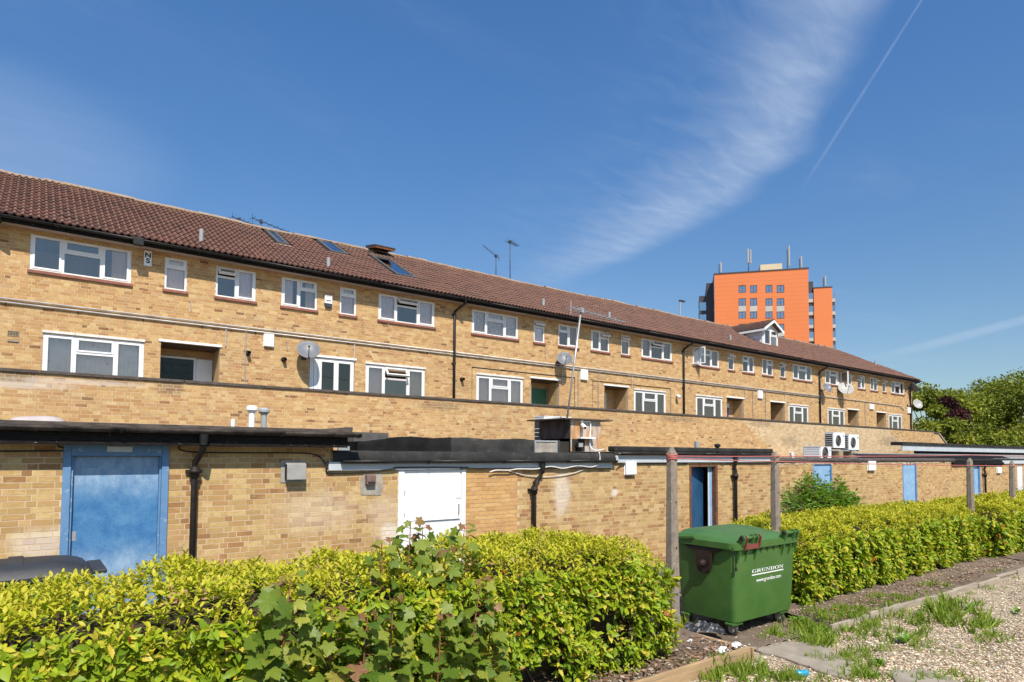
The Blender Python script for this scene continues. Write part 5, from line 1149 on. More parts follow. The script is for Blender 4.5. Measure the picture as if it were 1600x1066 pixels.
obj('arm', MB().box(-.03, .03, -.12, 0, .02, .1), 'plastic_white', t, world=False); obj('dome', MB().lathe([(.02, -.12), (.08, -.08), (.09, 0), (.06, .05), (.01, .06)], (0, -.16, 0.02), 14), 'plastic_white', t, smooth=True, world=False)

# satellite dishes
def dish(px, py, Y, dia, face, label, mat, side=0.15, wall=True):
    p = wy(px, py, Y - .35); t = thing('satellite_dish', label, 'satellite dish', (p[0], Y - .35, p[2]), 'satellite dishes')
    f = Vector(face).normalized(); prof = []
    for q in range(8): r_ = dia / 2 * q / 7; prof.append((max(r_, .003), .09 * (r_ / (dia / 2)) ** 2))
    for q in range(7, -1, -1): r_ = dia / 2 * q / 7; prof.append((max(r_, .003), .09 * (r_ / (dia / 2)) ** 2 - .012))
    obj('reflector', MB().lathe(prof, (0, 0, 0), 28, f), mat, t, smooth=True, world=False)
    low = (Vector((0, 0, -1)) - f * Vector((0, 0, -1)).dot(f)).normalized()
    tip = f * dia * .62 + low * dia * .28; st = low * dia * .48 + f * .06
    obj('feed_arm', MB().tube([low * dia * .2 - f * .03, st, tip], .012, 6), 'steel_dark', t, world=False)
    obj('lnb', MB().lathe([(.03, -.08), (.035, -.03), (.028, .02)], tip, 10, (-f + Vector((0, 0, .25)))), 'steel_dark', t, world=False)
    wall_pt = Vector((side * dia - .12, .35, -.12))
    obj('bracket', MB().tube([-f * .03, Vector((-.02, .18, -.1)), wall_pt], .02, 7), 'steel_dark', t, world=False); obj('wall_plate', MB().box(wall_pt.x - .07, wall_pt.x + .07, .325, .346, -.22, -.02), 'steel_dark', t, world=False)
    return t
dish(482, 549, D2, .66, (-.25, -.80, .55), 'large dark grey satellite dish above the white glazed door', 'dish_grey')
dish(882, 562, D2, .62, (-.45, -.72, .50), 'dark grey satellite dish above the recessed doorways', 'dish_grey')
dish(1292, 607, D2, .60, (-.30, -.72, .5), 'grey satellite dish just right of the third downpipe', 'dish_grey')
dish(1321, 608, D2, .88, (-.62, -.60, .55), 'largest pale satellite dish below the open end window', 'dish_pale')
dish(1433, 632, D2, .70, (-.45, -.75, .35), 'pale satellite dish sticking out past the end wall', 'dish_pale', side=-.9)
dish(1427, 607, D2, .68, (.75, -.3, .5), 'dark satellite dish high beside the end downpipe', 'dish_grey', side=-.4)

# aerials
def yagi(name, base, top, boom_dir, boom_len, n_el, el, label, r=.018, extra=None, mat='galv'):
    t = thing(name, label, 'aerial', base, 'television aerials'); b = Vector(base); tp = Vector(top) - b
    obj('mast', MB().tube([Vector((0, 0, 0)), tp], r, 7), mat, t, world=False, smooth=True)
    d = Vector(boom_dir).normalized(); s0 = tp - d * boom_len * .18; bm = obj('boom', MB().tube([s0, s0 + d * boom_len], .013, 6), mat, t, world=False)
    cr = d.cross(Vector((0, 0, 1))).normalized()
    for q in range(n_el):
        c = s0 + d * boom_len * q / (n_el - 1); ln = el * (1 - .45 * q / n_el)
        obj('element', MB().tube([c - cr * ln / 2, c + cr * ln / 2], .008, 4), mat, bm, world=False)
    obj('reflector', MB().tube([s0 + Vector((0, 0, .16)), s0 - Vector((0, 0, .16))], .008, 4), mat, bm, world=False)
    obj('clamp', MB().box(tp.x - .05, tp.x + .05, tp.y - .05, tp.y + .05, tp.z - .06, tp.z + .05), mat, t, world=False)
    return t
b = wy(886, 655, hy + .6); tpt = wy(908, 485, hy + .6)
yagi('tv_aerial', b, tpt, (1, .0, -.06), 1.75, 14, .40, 'tall leaning aerial pole rising from the plywood housing', .022)
for px, py, pb, dr, L_, lab in ((408, 346, 356, (.95, .3, -.05), 1.9, 'wide roof aerial left of the roof windows'), (374, 343, 352, (.95, .3, -.03), 1.5, 'roof aerial nearest the left on the ridge'),
                          (775, 400, 432, (-.6, .3, .5), .9, 'small crooked aerial behind the ridge'), (797, 378, 436, (.8, .5, .1), 1.2, 'tall roof mast aerial behind the ridge')):
    b = wy(px, pb + 6, RY + .8); tpt = wy(px, py, RY + .8); yagi('roof_aerial', b, tpt, dr, L_, 9, .4, lab, .02, mat='steel_dark')

# street lamp far behind the roof
lpD = 70.0; b = wd(1063, 520, lpD); tpt = wd(1063, 470, lpD)
t = thing('street_lamp', 'slender street lamp head showing above the tiled ridge', 'street lamp', (b[0], b[1], 0))
obj('column', MB().tube([(0, 0, 0), (0, 0, tpt[2])], [.12, .07], 8), 'galv', t, world=False); obj('lantern', MB().box(-.1, .75, -.14, .14, tpt[2] - .05, tpt[2] + .14), 'steel_dark', t, world=False, bevel=.04)

# ------------------------------------------------------------------ tower block
TD0, TD1 = 141.0, 136.0
Lc = wd(1117, 500, TD0); Rc = wd(1264, 500, TD1); ztop = wd(1117, 427, TD0)[2] * .5 + wd(1264, 420, TD1)[2] * .5
tang = Vector((Rc[0] - Lc[0], Rc[1] - Lc[1], 0)); TWd = tang.length; tang.normalize(); tn = Vector((-tang.y, tang.x, 0)); tn = tn if tn.y > 0 else -tn
rz_t = math.atan2(tang.y, tang.x)
tw = thing('tower_block', 'orange-clad tower block rising behind the tiled roof', 'tower', (Lc[0], Lc[1], 0), rotz=rz_t)
def tw_local(px, py, off=0.0):
    """point on the tower's orange face plane in its own axes"""
    d = ray(px, py); n_ = np.array(tn); t_ = (np.array([Lc[0], Lc[1], 0]) + n_ * off - np.array([0, 0, HC])) @ n_ / (d @ n_); p = np.array([0, 0, HC]) + d * t_
    return ((p - np.array([Lc[0], Lc[1], 0])) @ np.array(tang), p[2])
ops_t = []
wcols = [(1154, 1165.5), (1171.8, 1183), (1196, 1207), (1213.5, 1225.5)]; wrows = [(446, 457.5), (466.5, 478), (487, 498), (506.5, 516.5), (526, 536)]
for a, b in wcols:
    for c, d in wrows:
        x0, z1 = tw_local(a, c); x1, z0 = tw_local(b, d); ops_t.append((x0, x1, z0, z1, .25))
def core_local(x0, x1, z0, z1, ops): return core_wall(x0, x1, z0, z1, 0.0, ops)
obj('orange_wall', core_local(0, TWd, 0, ztop, ops_t), 'orange_clad', tw, world=False)
zz_ = 4.0
while zz_ < ztop: obj('cladding_joint', MB().box(0, TWd, -.012, .0, zz_, zz_ + .035), 'clad_joint' if 'clad_joint' in MATS else 'orange_clad', tw, world=False); zz_ += 0.9
obj('core', MB().box(0.1, TWd - .05, .3, 17, 0, ztop - .05), 'tower_grey', tw, world=False); obj('parapet_cap', MB().box(-.15, TWd + .15, -.12, 17.2, ztop, ztop + .25), 'tower_dark', tw, world=False)
for (x0, x1, z0, z1, _) in ops_t:
    w_ = obj('window', MB().frame(x0, x1, .02, .16, z0, z1, .13).box((x0 + x1) / 2 - .05, (x0 + x1) / 2 + .05, .03, .15, z0 + .13, z1 - .13), 'tower_dark', tw, world=False)
    obj('pane', MB().box(x0 + .13, (x0 + x1) / 2 - .05, .08, .1, z0 + .13, z1 - .13), 'pane_sky', w_, world=False); obj('pane', MB().box((x0 + x1) / 2 + .05, x1 - .13, .08, .1, z0 + .13, z1 - .13), 'pane_sky', w_, world=False)
    if random.random() < .75: obj('blind', MB().box(x0 + .13, x0 + .13 + (x1 - x0 - .26) * random.choice((.4, .5, 1)), .18, .2, z0 + .13, z1 - .13), random.choice(('tower_grey', 'tower_mauve')), w_, world=False)
for a, b in wcols:
    for c, d in ((478.4, 486.6), (516.9, 525.6)):
        x0, z1 = tw_local(a, c); x1, z0 = tw_local(b, d); obj('spandrel_panel', MB().box(x0, x1, -.03, -.002, z0, z1), 'tower_grey', tw, world=False)
# right wing, set back
wx0, _ = tw_local(1264, 500); wx1, zw = tw_local(1300, 449, 1.0)
obj('wing', MB().box(TWd + 1.2, wx1, 1.0, 14, 0, zw), 'orange_clad', tw, world=False); obj('wing_cap', MB().box(TWd + 1.1, wx1 + .1, .9, 14.1, zw, zw + .2), 'tower_dark', tw, world=False)
obj('slot', MB().box(TWd - .02, TWd + 1.18, 1.4, 10, 0, zw + 1.6), 'tower_dark', tw, world=False)
zq = zw - 2.2; 
while zq > 4:
    for xs in ((TWd + .15, TWd + 1.1, 1.2, 1.39), (wx1 + .02, wx1 + .75, 1.8, 3.0)):
        obj('slot_window', MB().box(xs[0], xs[1], xs[2], xs[3], zq, zq + 1.25), 'pane_sky', tw, world=False); obj('slot_panel', MB().box(xs[0], xs[1], xs[2], xs[3], zq - .75, zq - .02), 'tower_grey', tw, world=False)
    zq -= 2.8
obj('corner_bay', MB().box(wx1 + .002, wx1 + .7, 1.9, 6, 0, zw - 2.6), 'tower_dark', tw, world=False)
# receding left side with glazed bays
obj('side_panel', MB().box(-.06, -.002, .0, 4.0, 0, ztop - .1), 'tower_mauve', tw, world=False)
obj('side_bay', MB().box(-3.2, -.07, 4.2, 15, 0, ztop - 3.6), 'tower_dark', tw, world=False); obj('side_block', MB().box(-1.6, -.07, 3.9, 16, 0, ztop - .8), 'tower_dark', tw, world=False)
zq = ztop - 7
while zq > 3:
    for y0 in (.4, 2.2): obj('side_window', MB().box(-.09, -.061, y0, y0 + 1.5, zq, zq + 1.7), 'pane_sky', tw, world=False)
    for y0 in (4.4, 6.8, 9.2, 11.6): obj('side_window', MB().box(-3.25, -3.201, y0, y0 + 2.1, zq, zq + 1.9), 'pane_sky', tw, world=False)
    obj('side_window', MB().box(-3.1, -1.7, 4.15, 4.19, zq, zq + 1.9), 'pane_sky', tw, world=False); zq -= 2.8
x0, z0 = tw_local(1188, 421, 6); x1, z1 = tw_local(1222, 415, 6); obj('plant_room', MB().box(x0, x1, 6, 11, ztop + .25, z1 + .5), 'tower_yellow', tw, world=False)
def mast(px, pyt, n, label, zb_=None, off=2.0):
    lx, _ = tw_local(px, 470, off); _, lz = tw_local(px, pyt, off); zb_ = zb_ or ztop + .25
    p = Vector((Lc[0], Lc[1], 0)) + tang * lx + tn * off; h = lz - zb_
    t = thing('mobile_mast', label, 'antenna mast', (p.x, p.y, zb_), 'antenna masts on the tower')
    obj('pole', MB().tube([(0, 0, 0), (0, 0, h * .85)], .09, 7), 'steel_dark', t, world=False); obj('strut', MB().tube([(.7, .3, 0), (0, 0, h * .55)], .05, 5), 'steel_dark', t, world=False)
    for q in range(n): dx = (q - (n - 1) / 2) * 1.0 + (.35 if n == 1 else 0); obj('antenna_panel', MB().box(dx - .2, dx + .2, -.35, -.1, h * (.42 if n > 1 else .2), h), 'dish_pale', t, world=False, bevel=.06)
    return t
mast(1124, 410, 1, 'single white antenna at the left corner of the orange tower'); mast(1170, 390, 2, 'twin-panel antenna mast on the orange tower roof'); mast(1231, 384, 1, 'tall thin antenna mast right of the plant room')
mast(1250, 401, 1, 'white antenna at the right end of the tower roof'); mast(1287, 431, 1, 'white antenna on the lower wing of the tower', zw + .2, 2.5)
mast(1107, 442, 1, 'small white antenna on the far left side of the tower', ztop - 2.5, 12)

# ------------------------------------------------------------------ four-wheeled bin
BINX, BINY, BS = 7.13, 4.72, 0.97
gb = thing('waste_bin', 'big green four-wheeled waste bin with white lettering', 'bin', (BINX, BINY, 0.012)); gb.scale = (BS, BS, BS)
def rrect(w, d, r, z, n=5):
    out = []
    for cx, cy, a0 in ((w / 2 - r, -d / 2 + r, -90), (w / 2 - r, d / 2 - r, 0), (-w / 2 + r, d / 2 - r, 90), (-w / 2 + r, -d / 2 + r, 180)):
        for q in range(n + 1): a = R(a0 + 90 * q / n); out.append((cx + r * math.cos(a), cy + r * math.sin(a), z))
    return out
def loft(rings, cap0=True, cap1=True):
    mb = MB(); n = len(rings[0])
    for rg in rings: mb.v += rg
    for i in range(len(rings) - 1):
        for q in range(n): mb.f.append((i * n + q, i * n + (q + 1) % n, (i + 1) * n + (q + 1) % n, (i + 1) * n + q)); mb.a.append(.5)
    if cap0: mb.f.append(tuple(range(n))[::-1]); mb.a.append(.5)
    if cap1: mb.f.append(tuple((len(rings) - 1) * n + q for q in range(n))); mb.a.append(.5)
    return mb
BH = 1.08
body = obj('body', loft([rrect(1.14, .68, .05, .165), rrect(1.25, .79, .07, .18), rrect(1.27, .81, .07, .275), rrect(1.31, .84, .07, .60), rrect(1.345, .87, .08, BH - .04), rrect(1.35, .87, .08, BH - .02)], True, False), 'green_plastic', gb, smooth=True, world=False)
body.data.polygons.foreach_set('use_smooth', [True] * len(body.data.polygons)); body.modifiers.new('w', 'EDGE_SPLIT').split_angle = R(40)
for sx in (-1, 1):
    for sy in (-1, 1):
        xx, yy = (-.55 if sx < 0 else .47), sy * .32; o = obj('wheel_block', MB().box(xx - .10, xx + .10, yy - .06, yy + .06, .14, .170), 'green_plastic', gb, world=False, bevel=.01)
        for q in range(6): obj('block_rib', MB().box(xx - .095 + q * .035, xx - .083 + q * .035, yy - .064, yy - .0605, .142, .168), 'green_plastic', o, world=False)
        cf = obj('castor_fork', MB().box(xx - .045, xx - .036, yy - .03, yy + .045, .07, .125).box(xx + .036, xx + .045, yy - .03, yy + .045, .07, .125).box(xx - .045, xx + .045, yy - .03, yy + .045, .125, .139), 'render_patch', gb, world=False)
        wl = obj('wheel', MB().lathe([(.04, -.022), (.07, -.022), (.075, -.015), (.075, .015), (.07, .022), (.04, .022)], (xx, yy + .02, .075), 18, (1, 0, 0)), 'dark_wheel', cf, world=False)
        obj('hub', MB().lathe([(.035, -.025), (.035, .025)], (xx, yy + .02, .075), 12, (1, 0, 0)), 'grey_metal', wl, world=False)
rim = obj('rim', loft([rrect(1.35, .87, .08, BH - .045), rrect(1.43, .94, .09, BH - .04), rrect(1.44, .95, .09, BH + .02), rrect(1.38, .89, .08, BH + .025)], False, False), 'green_plastic', gb, world=False)
for q in range(9):
    if q in (1, 7): continue
    xx = -.58 + q * .145; obj('rim_gusset', MB().prism([(-.435, BH - .046), (-.47, BH - .046), (-.437, BH - .11)], 'x', xx - .005, xx + .005), 'green_plastic', rim, world=False)
for xx in (-.63, -.47, -.28, .33, .49, .63): obj('hinge_gusset', MB().prism([(-.435, BH - .046), (-.475, BH - .046), (-.475, BH - .07), (-.432, BH - .19)], 'x', xx - .007, xx + .007), 'green_plastic', rim, world=False)
# domed lid
n = 26; V = []
for i in range(n + 1):
    for j in range(n + 1):
        a, b = -1 + 2 * i / n, -1 + 2 * j / n
        x_, y_ = a * .715, b * .465 + .02
        edge = (1 - abs(a) ** 6) * (1 - abs(b) ** 6); rise = .08 * edge ** .35 * (.30 + .70 * min(1, (b + 1) / 1.15) ** .9)
        panel = .03 * (1 / (1 + math.exp(-(1 - abs(a + .02) * 1.45) * 40))) * (1 / (1 + math.exp(-(b + .86) * 40)))
        V.append((x_, y_, BH + .028 + rise + panel - (.035 * max(0, abs(a) - .93) / .07)))
F = [(i * (n + 1) + j, (i + 1) * (n + 1) + j, (i + 1) * (n + 1) + j + 1, i * (n + 1) + j + 1) for i in range(n) for j in range(n)]
mb = MB(); mb.v = V; mb.f = F; mb.a = [.5] * len(F); lid = obj('lid', mb, 'green_plastic', gb, smooth=True, world=False)
obj('lid_skirt', loft([rrect(1.455, .955, .10, BH - .03), rrect(1.46, .96, .10, BH + .04), rrect(1.40, .90, .09, BH + .045)], False, False), 'green_plastic', lid, world=False).data.transform(Matrix.Translation((0, .02, .0)))
obj('lid_handle', MB().prism([(.10, BH + .05), (.42, BH + .015), (.45, BH + .04), (.10, BH + .075)], 'x', -.745, -.70), 'green_plastic', lid, world=False)
for cx in (-.46, .46):
    hb = obj('hinge_bar', MB().tube([(cx - .16, -.485, BH + .10), (cx + .16, -.485, BH + .10)], .021, 10), 'green_plastic', gb, smooth=True, world=False)
    for dx in (-.13, .06, .145):
        obj('hinge_arm', MB().prism([(-.44, BH + .02), (-.495, BH + .02), (-.52, BH + .10), (-.495, BH + .135), (-.465, BH + .135), (-.40, BH + .05)], 'x', cx + dx - .012, cx + dx + .012), 'green_plastic', hb, world=False)
    obj('hinge_cap', MB().lathe([(.027, 0), (.027, .02)], (cx - .175, -.485, BH + .10), 12, (1, 0, 0)), 'black_pvc', hb, world=False)
hb = obj('hinge_plate', MB().box(-.55, -.27, -.495, -.481, BH - .035, BH + .025), 'bin_bracket', gb, world=False)
for xx in (-.555, -.27): obj('hinge_strap', MB().prism([(-.482, BH - .045), (-.498, BH - .045), (-.53, BH + .10), (-.49, BH + .14), (-.48, BH + .09)], 'x', xx - .007, xx + .007), 'bin_bracket', hb, world=False)
# trunnion mounts on the short sides
for sx in (-1, 1):
    prof = [(-.28, BH - .045), (.28, BH - .045), (.22, BH - .08), (.12, BH - .11), (.105, BH - .26), (.08, BH - .33), (.03, BH - .36), (-.04, BH - .36), (-.09, BH - .33), (-.115, BH - .26), (-.13, BH - .11), (-.22, BH - .08)]
    x0, x1 = sorted((sx * .655, sx * .712)); o = obj('trunnion_plate', MB().prism([(y, z) for y, z in prof], 'x', x0, x1), 'bin_trunnion', gb, world=False, bevel=.015)
    obj('trunnion_pin', MB().lathe([(.05, 0), (.045, .03), (.032, .07), (.032, .085), (.02, .09)], (sx * .705, -.01, BH - .24), 14, (sx, 0, 0)), 'bin_trunnion', o, smooth=False, world=False)
obj('stay_rod', MB().tube([(-.67, -.43, BH - .05), (-.67, -.44, BH - .25)], .008, 6), 'black_pvc', gb, world=False); obj('stay_knob', MB().lathe([(.016, -.02), (.016, .02)], (-.67, -.44, BH - .26), 8), 'black_pvc', gb, world=False)
# lettering on the near long face
def ring_arc(cx, cy, rx, ry, tx, ty, a0, a1, n=14):
    out = []
    for q in range(n):
        t0, t1 = R(a0 + (a1 - a0) * q / n), R(a0 + (a1 - a0) * (q + 1) / n)
        out.append([(cx + rx * math.cos(t0), cy + ry * math.sin(t0)), (cx + rx * math.cos(t1), cy + ry * math.sin(t1)), (cx + (rx - tx) * math.cos(t1), cy + (ry - ty) * math.sin(t1)), (cx + (rx - tx) * math.cos(t0), cy + (ry - ty) * math.sin(t0))])
    return out
def rc(x0, x1, y0, y1): return [(x0, y0), (x1, y0), (x1, y1), (x0, y1)]
def glyph(c):
    s, th = .19, .07
    if c == 'N': return .95, [rc(.14, .21, 0, 1), rc(.74, .81, 0, 1), [(.10, 1), (.30, 1), (.81, 0), (.72, 0)], rc(.02, .30, .93, 1), rc(.04, .31, 0, .07), rc(.62, .93, .93, 1)]
    if c == 'U': return .92, [rc(.14, .33, .30, 1), rc(.70, .77, .30, 1), rc(.04, .43, .93, 1), rc(.58, .89, .93, 1)] + ring_arc(.455, .32, .315, .33, .12, .06, 180, 360)
    if c == 'D': return .92, [rc(.13, .32, 0, 1), rc(.03, .42, .93, 1), rc(.03, .42, 0, .07)] + ring_arc(.38, .5, .49, .5, .19, .07, -90, 90)
    if c == 'O': return .95, ring_arc(.46, .5, .43, .52, .18, .06, 0, 360, 24)
    if c == 'G': return .95, ring_arc(.46, .5, .43, .52, .18, .06, 40, 330, 22) + [rc(.64, .83, .06, .42), rc(.52, .92, .38, .45), rc(.76, .82, .70, .98)]
    if c == 'R': return .92, [rc(.13, .32, 0, 1), rc(.03, .42, .93, 1), rc(.03, .42, 0, .07), [(.38, .50), (.58, .50), (.90, 0), (.68, 0)], rc(.66, .95, 0, .07)] + ring_arc(.38, .72, .40, .28, .18, .07, -90, 90)
def face_y(z): return -(.42 + (.435 - .42) * (z - .6) / (BH - .64)) - .002
def lettering(word, x0, x1, z0, h, parent, name):
    tot = sum(glyph(c)[0] for c in word); k = (x1 - x0) / tot; x = x0; tilt = (.5 - .485) / (BH - .64)
    g = None
    for c in word:
        w_, polys = glyph(c); mb = MB()
        for pg in polys: mb.face([(x + a * k, face_y(z0 + b * h) - .002, z0 + b * h) for a, b in pg])
        o = obj(name, mb, 'letter_white', parent, world=False); x += w_ * k
def lx(px, py): p = wy(px, py, BINY - .425 * BS); return (p[0] - BINX) / BS, (p[2] - .012) / BS
xl, zl = lx(1174.5, 896); xr, zh = lx(1223.5, 881.5)
lettering('GRUNDON', xl, xr, zl, zh - zl, body, 'letter')
obj('underline', MB().face([(xl, face_y(zl - .02) - .002, zl - .03), (xr, face_y(zl - .02) - .002, zl - .03), (xr, face_y(zl - .01) - .002, zl - .017), (xl, face_y(zl - .01) - .002, zl - .017)]), 'letter_white', body, world=False)
xl2, zl2 = lx(1183, 907); xr2, _ = lx(1219, 905)
text_part('web_address', 'www.grundon.com', 'letter_white', body, ((xl2 + xr2) / 2, face_y(zl2) - .003, zl2), .062, fr_, stretch=(xr2 - xl2) / .062 / 7.2)

# dark wheelie bin behind the hedge, left
wb = thing('wheelie_bin', 'dark grey wheelie bin lid showing over the hedge by the blue door', 'bin', (wy(20, 880, 7.6)[0], 7.6, -0.47), rotz=0.0)
HB = wy(80, 888, 7.6)[2] + .44
obj('body', loft([rrect(.95, .62, .06, .12), rrect(1.12, .72, .07, HB - .06), rrect(1.18, .76, .07, HB - .05), rrect(1.18, .76, .07, HB)], True, True), 'deep_green_plastic' if 'deep_green_plastic' in MATS else 'green_plastic', wb, world=False)
V = []; n = 20
for i in range(n + 1):
    for j in range(n + 1):
        a, b = -1 + 2 * i / n, -1 + 2 * j / n; V.append((a * .61 , b * .40, HB + .008 + .125 * ((1 - abs(a) ** 5) * (1 - abs(b) ** 4)) ** .6))
F = [(i * (n + 1) + j, (i + 1) * (n + 1) + j, (i + 1) * (n + 1) + j + 1, i * (n + 1) + j + 1) for i in range(n) for j in range(n)]
mb = MB(); mb.v = V; mb.f = F; mb.a = [.5] * len(F); ld = obj('lid', mb, 'dark_bin', wb, smooth=True, world=False)
obj('lid_skirt', loft([rrect(1.22, .80, .07, HB - .03), rrect(1.22, .80, .07, HB + .012), rrect(1.14, .72, .06, HB + .014)], False, False), 'dark_bin', ld, world=False)
for xx in (-.32, .02): obj('lid_rib', MB().prism([(-.38, HB + .02), (-.36, HB + .075), (-.2, HB + .145), (.2, HB + .145), (.2, HB + .10), (-.2, HB + .10), (-.38, HB + .0)], 'x', xx - .06, xx + .06), 'dark_bin', ld, world=False, bevel=.01)
obj('lid_handle', MB().box(.60, .72, -.34, .34, HB - .01, HB + .03), 'dark_bin', ld, world=False, bevel=.01)
for sx in (-.42, .42): obj('wheel', MB().lathe([(.03, -.03), (.10, -.03), (.10, .03), (.03, .03)], (sx, .28, .10), 16, (1, 0, 0)), 'dark_wheel', wb, world=False)

# ------------------------------------------------------------------ concrete posts and red line
posts = [(5.74, 4.60, 2.19, 'nearest concrete fence post, beside the green bin'), (8.52, 5.0, 2.16, 'concrete fence post behind the green bin'), (15.35, 4.75, 2.08, 'concrete fence post in the far hedge by the narrow blue door'),
         (wy(1582, 800, 4.75)[0], 4.75, 2.02, 'farthest concrete fence post at the right edge')]
def post_mesh(h, w0, w1):
    a, b = w0 / 2, w1 / 2; c = .022
    def oct_(s, z): s2 = s - c; return [(s2, -s, z), (s, -s2, z), (s, s2, z), (s2, s, z), (-s2, s, z), (-s, s2, z), (-s, -s2, z), (-s2, -s, z)]
    return loft([oct_(a, -.1), oct_(b, h - .07), [(x * .35, y * .35, h) for x, y, z in oct_(b, 0)]])
ptops = []
for i, (x, y, h, lab) in enumerate(posts):
    t = thing('concrete_post', lab, 'post', (x, y, .08), 'concrete fence posts')
    s_ = obj('shaft', post_mesh(h - .08, .135, .098), 'concrete_post', t, world=False); ptops.append((x, y, h))
    if i == 3: t.rotation_euler = (0, R(2.0), 0)
    for q in range(3): obj('wire_hole', MB().lathe([(.012, 0), (.012, .004)], (0, -.062 + .006 * q, .5 + q * .5), 8, (0, -1, 0)), 'dark_room', s_, world=False)
def sag(p, q, s, n=8): return [(p[0] + (q[0] - p[0]) * t, p[1] + (q[1] - p[1]) * t, p[2] + (q[2] - p[2]) * t - s * 4 * t * (1 - t)) for t in np.linspace(0, 1, n)]
P1, P2, P3, P4 = [(x, y - .058, h - .10) for x, y, h in ptops]; P5 = (26.0, 4.7, 2.12)
ln = thing('red_line', 'red twine strung in two runs along the concrete posts', 'rope', (P1[0], P1[1], 2.0))
obj('upper_strand', MB().tube(sag(P1, (P2[0], P2[1], 2.095), .004) + sag((P2[0], P2[1], 2.095), (P3[0], P3[1] + .02, 2.14), .01)[1:] + sag((P3[0], P3[1] + .02, 2.14), P5, .01)[1:], .007, 5), 'rope_red', ln)
obj('lower_strand', MB().tube(sag((P1[0], P1[1], P1[2] - .025), (P2[0], P2[1], 2.02), .004) + sag((P2[0], P2[1], 2.02), (P3[0], P3[1], 1.93), .01)[1:] + sag((P3[0], P3[1], 1.93), (26, 4.7, 1.86), .01)[1:], .007, 5), 'rope_red', ln)
for q in range(4): z_ = P1[2] - .035 + q * .017; obj('knot_loop', MB().tube([(P1[0] + .058 * math.cos(a), 4.60 + .058 * math.sin(a), z_ + .008 * math.sin(a * 2 + q)) for a in np.linspace(0, 2 * math.pi, 17)], .008, 5), 'rope_red', ln)

# ------------------------------------------------------------------ timber edging
def edging(label, pts, mat, step, h=.135, th=.045):
    t = thing('timber_edging', label, 'edging', (pts[0][0], pts[0][1], 0))
    for p, q in zip(pts, pts[1:]):
        p, q = Vector((*p, 0)), Vector((*q, 0)); L_ = (q - p).length; d = (q - p) / L_; nrm = Vector((-d.y, d.x, 0)); s = 0
        while s < L_ - .01:
            e = min(s + step, L_); a, b = p + d * (s + .003), p + d * (e - .003); hh = h + random.uniform(-.03, .01); o = Vector((0, 0, -.02)); jit = random.uniform(-.02, .02)
            mb = MB(); vs = [a + nrm * jit, b + nrm * jit, b + nrm * (th + jit), a + nrm * (th + jit)]
            mb.v = [tuple(v + o) for v in vs] + [tuple(v + Vector((0, 0, hh + random.uniform(-.006, .006)))) for v in vs]
            for f in ((0, 3, 2, 1), (4, 5, 6, 7), (0, 1, 5, 4), (1, 2, 6, 5), (2, 3, 7, 6), (3, 0, 4, 7)): mb.f.append(f); mb.a.append(.5)
            obj('board', mb, mat, t, bevel=.006); s = e
    return t
edging('sawn timber edging board of the near bed, ending by the green bin', [(-6, 3.80), (6.03, 3.80)], 'timber', 2.4)
edging('short timber return board running back under the green bin', [(6.03, 3.85), (6.03, 4.95)], 'timber', 1.2)
edging('greyed timber edging boards along the far hedge', [(7.75, 3.83), (15.6, 3.62)], 'timber_grey', 0.9, h=.11)
edging('timber edging boards at the foot of the end hedge', [(15.7, 3.62), (15.75, 3.5), (26, 3.4)], 'timber_grey', 1.2)

# ------------------------------------------------------------------ foliage builders
LV = np.array([(0, 0, 0), (.33, 0, -.01), (.68, 0, -.035), (1, 0, -.11), (.30, .185, .055), (.68, .17, .035), (.30, -.185, .055), (.68, -.17, .035)])
LT = np.array([(0, 1, 4), (1, 5, 4), (1, 2, 5), (2, 3, 5), (0, 6, 1), (1, 6, 7), (1, 7, 2), (2, 7, 3)])
def frames(d, nrm):
    """rows: leaf axis, width, normal for arrays of directions"""
    d = d / np.linalg.norm(d, axis=1, keepdims=True); w = np.cross(nrm, d); w /= np.linalg.norm(w, axis=1, keepdims=True) + 1e-9; n_ = np.cross(d, w)
    return d, w, n_
def leaves_np(tmpl, P, D, Nn, L_, wscale=1.0):
    d, w, n_ = frames(D, Nn); T = tmpl
    V = P[:, None, :] + L_[:, None, None] * (T[None, :, 0:1] * d[:, None, :] + T[None, :, 1:2] * w[:, None, :] * (wscale if np.isscalar(wscale) else wscale[:, None, None]) + T[None, :, 2:3] * n_[:, None, :])
    return V
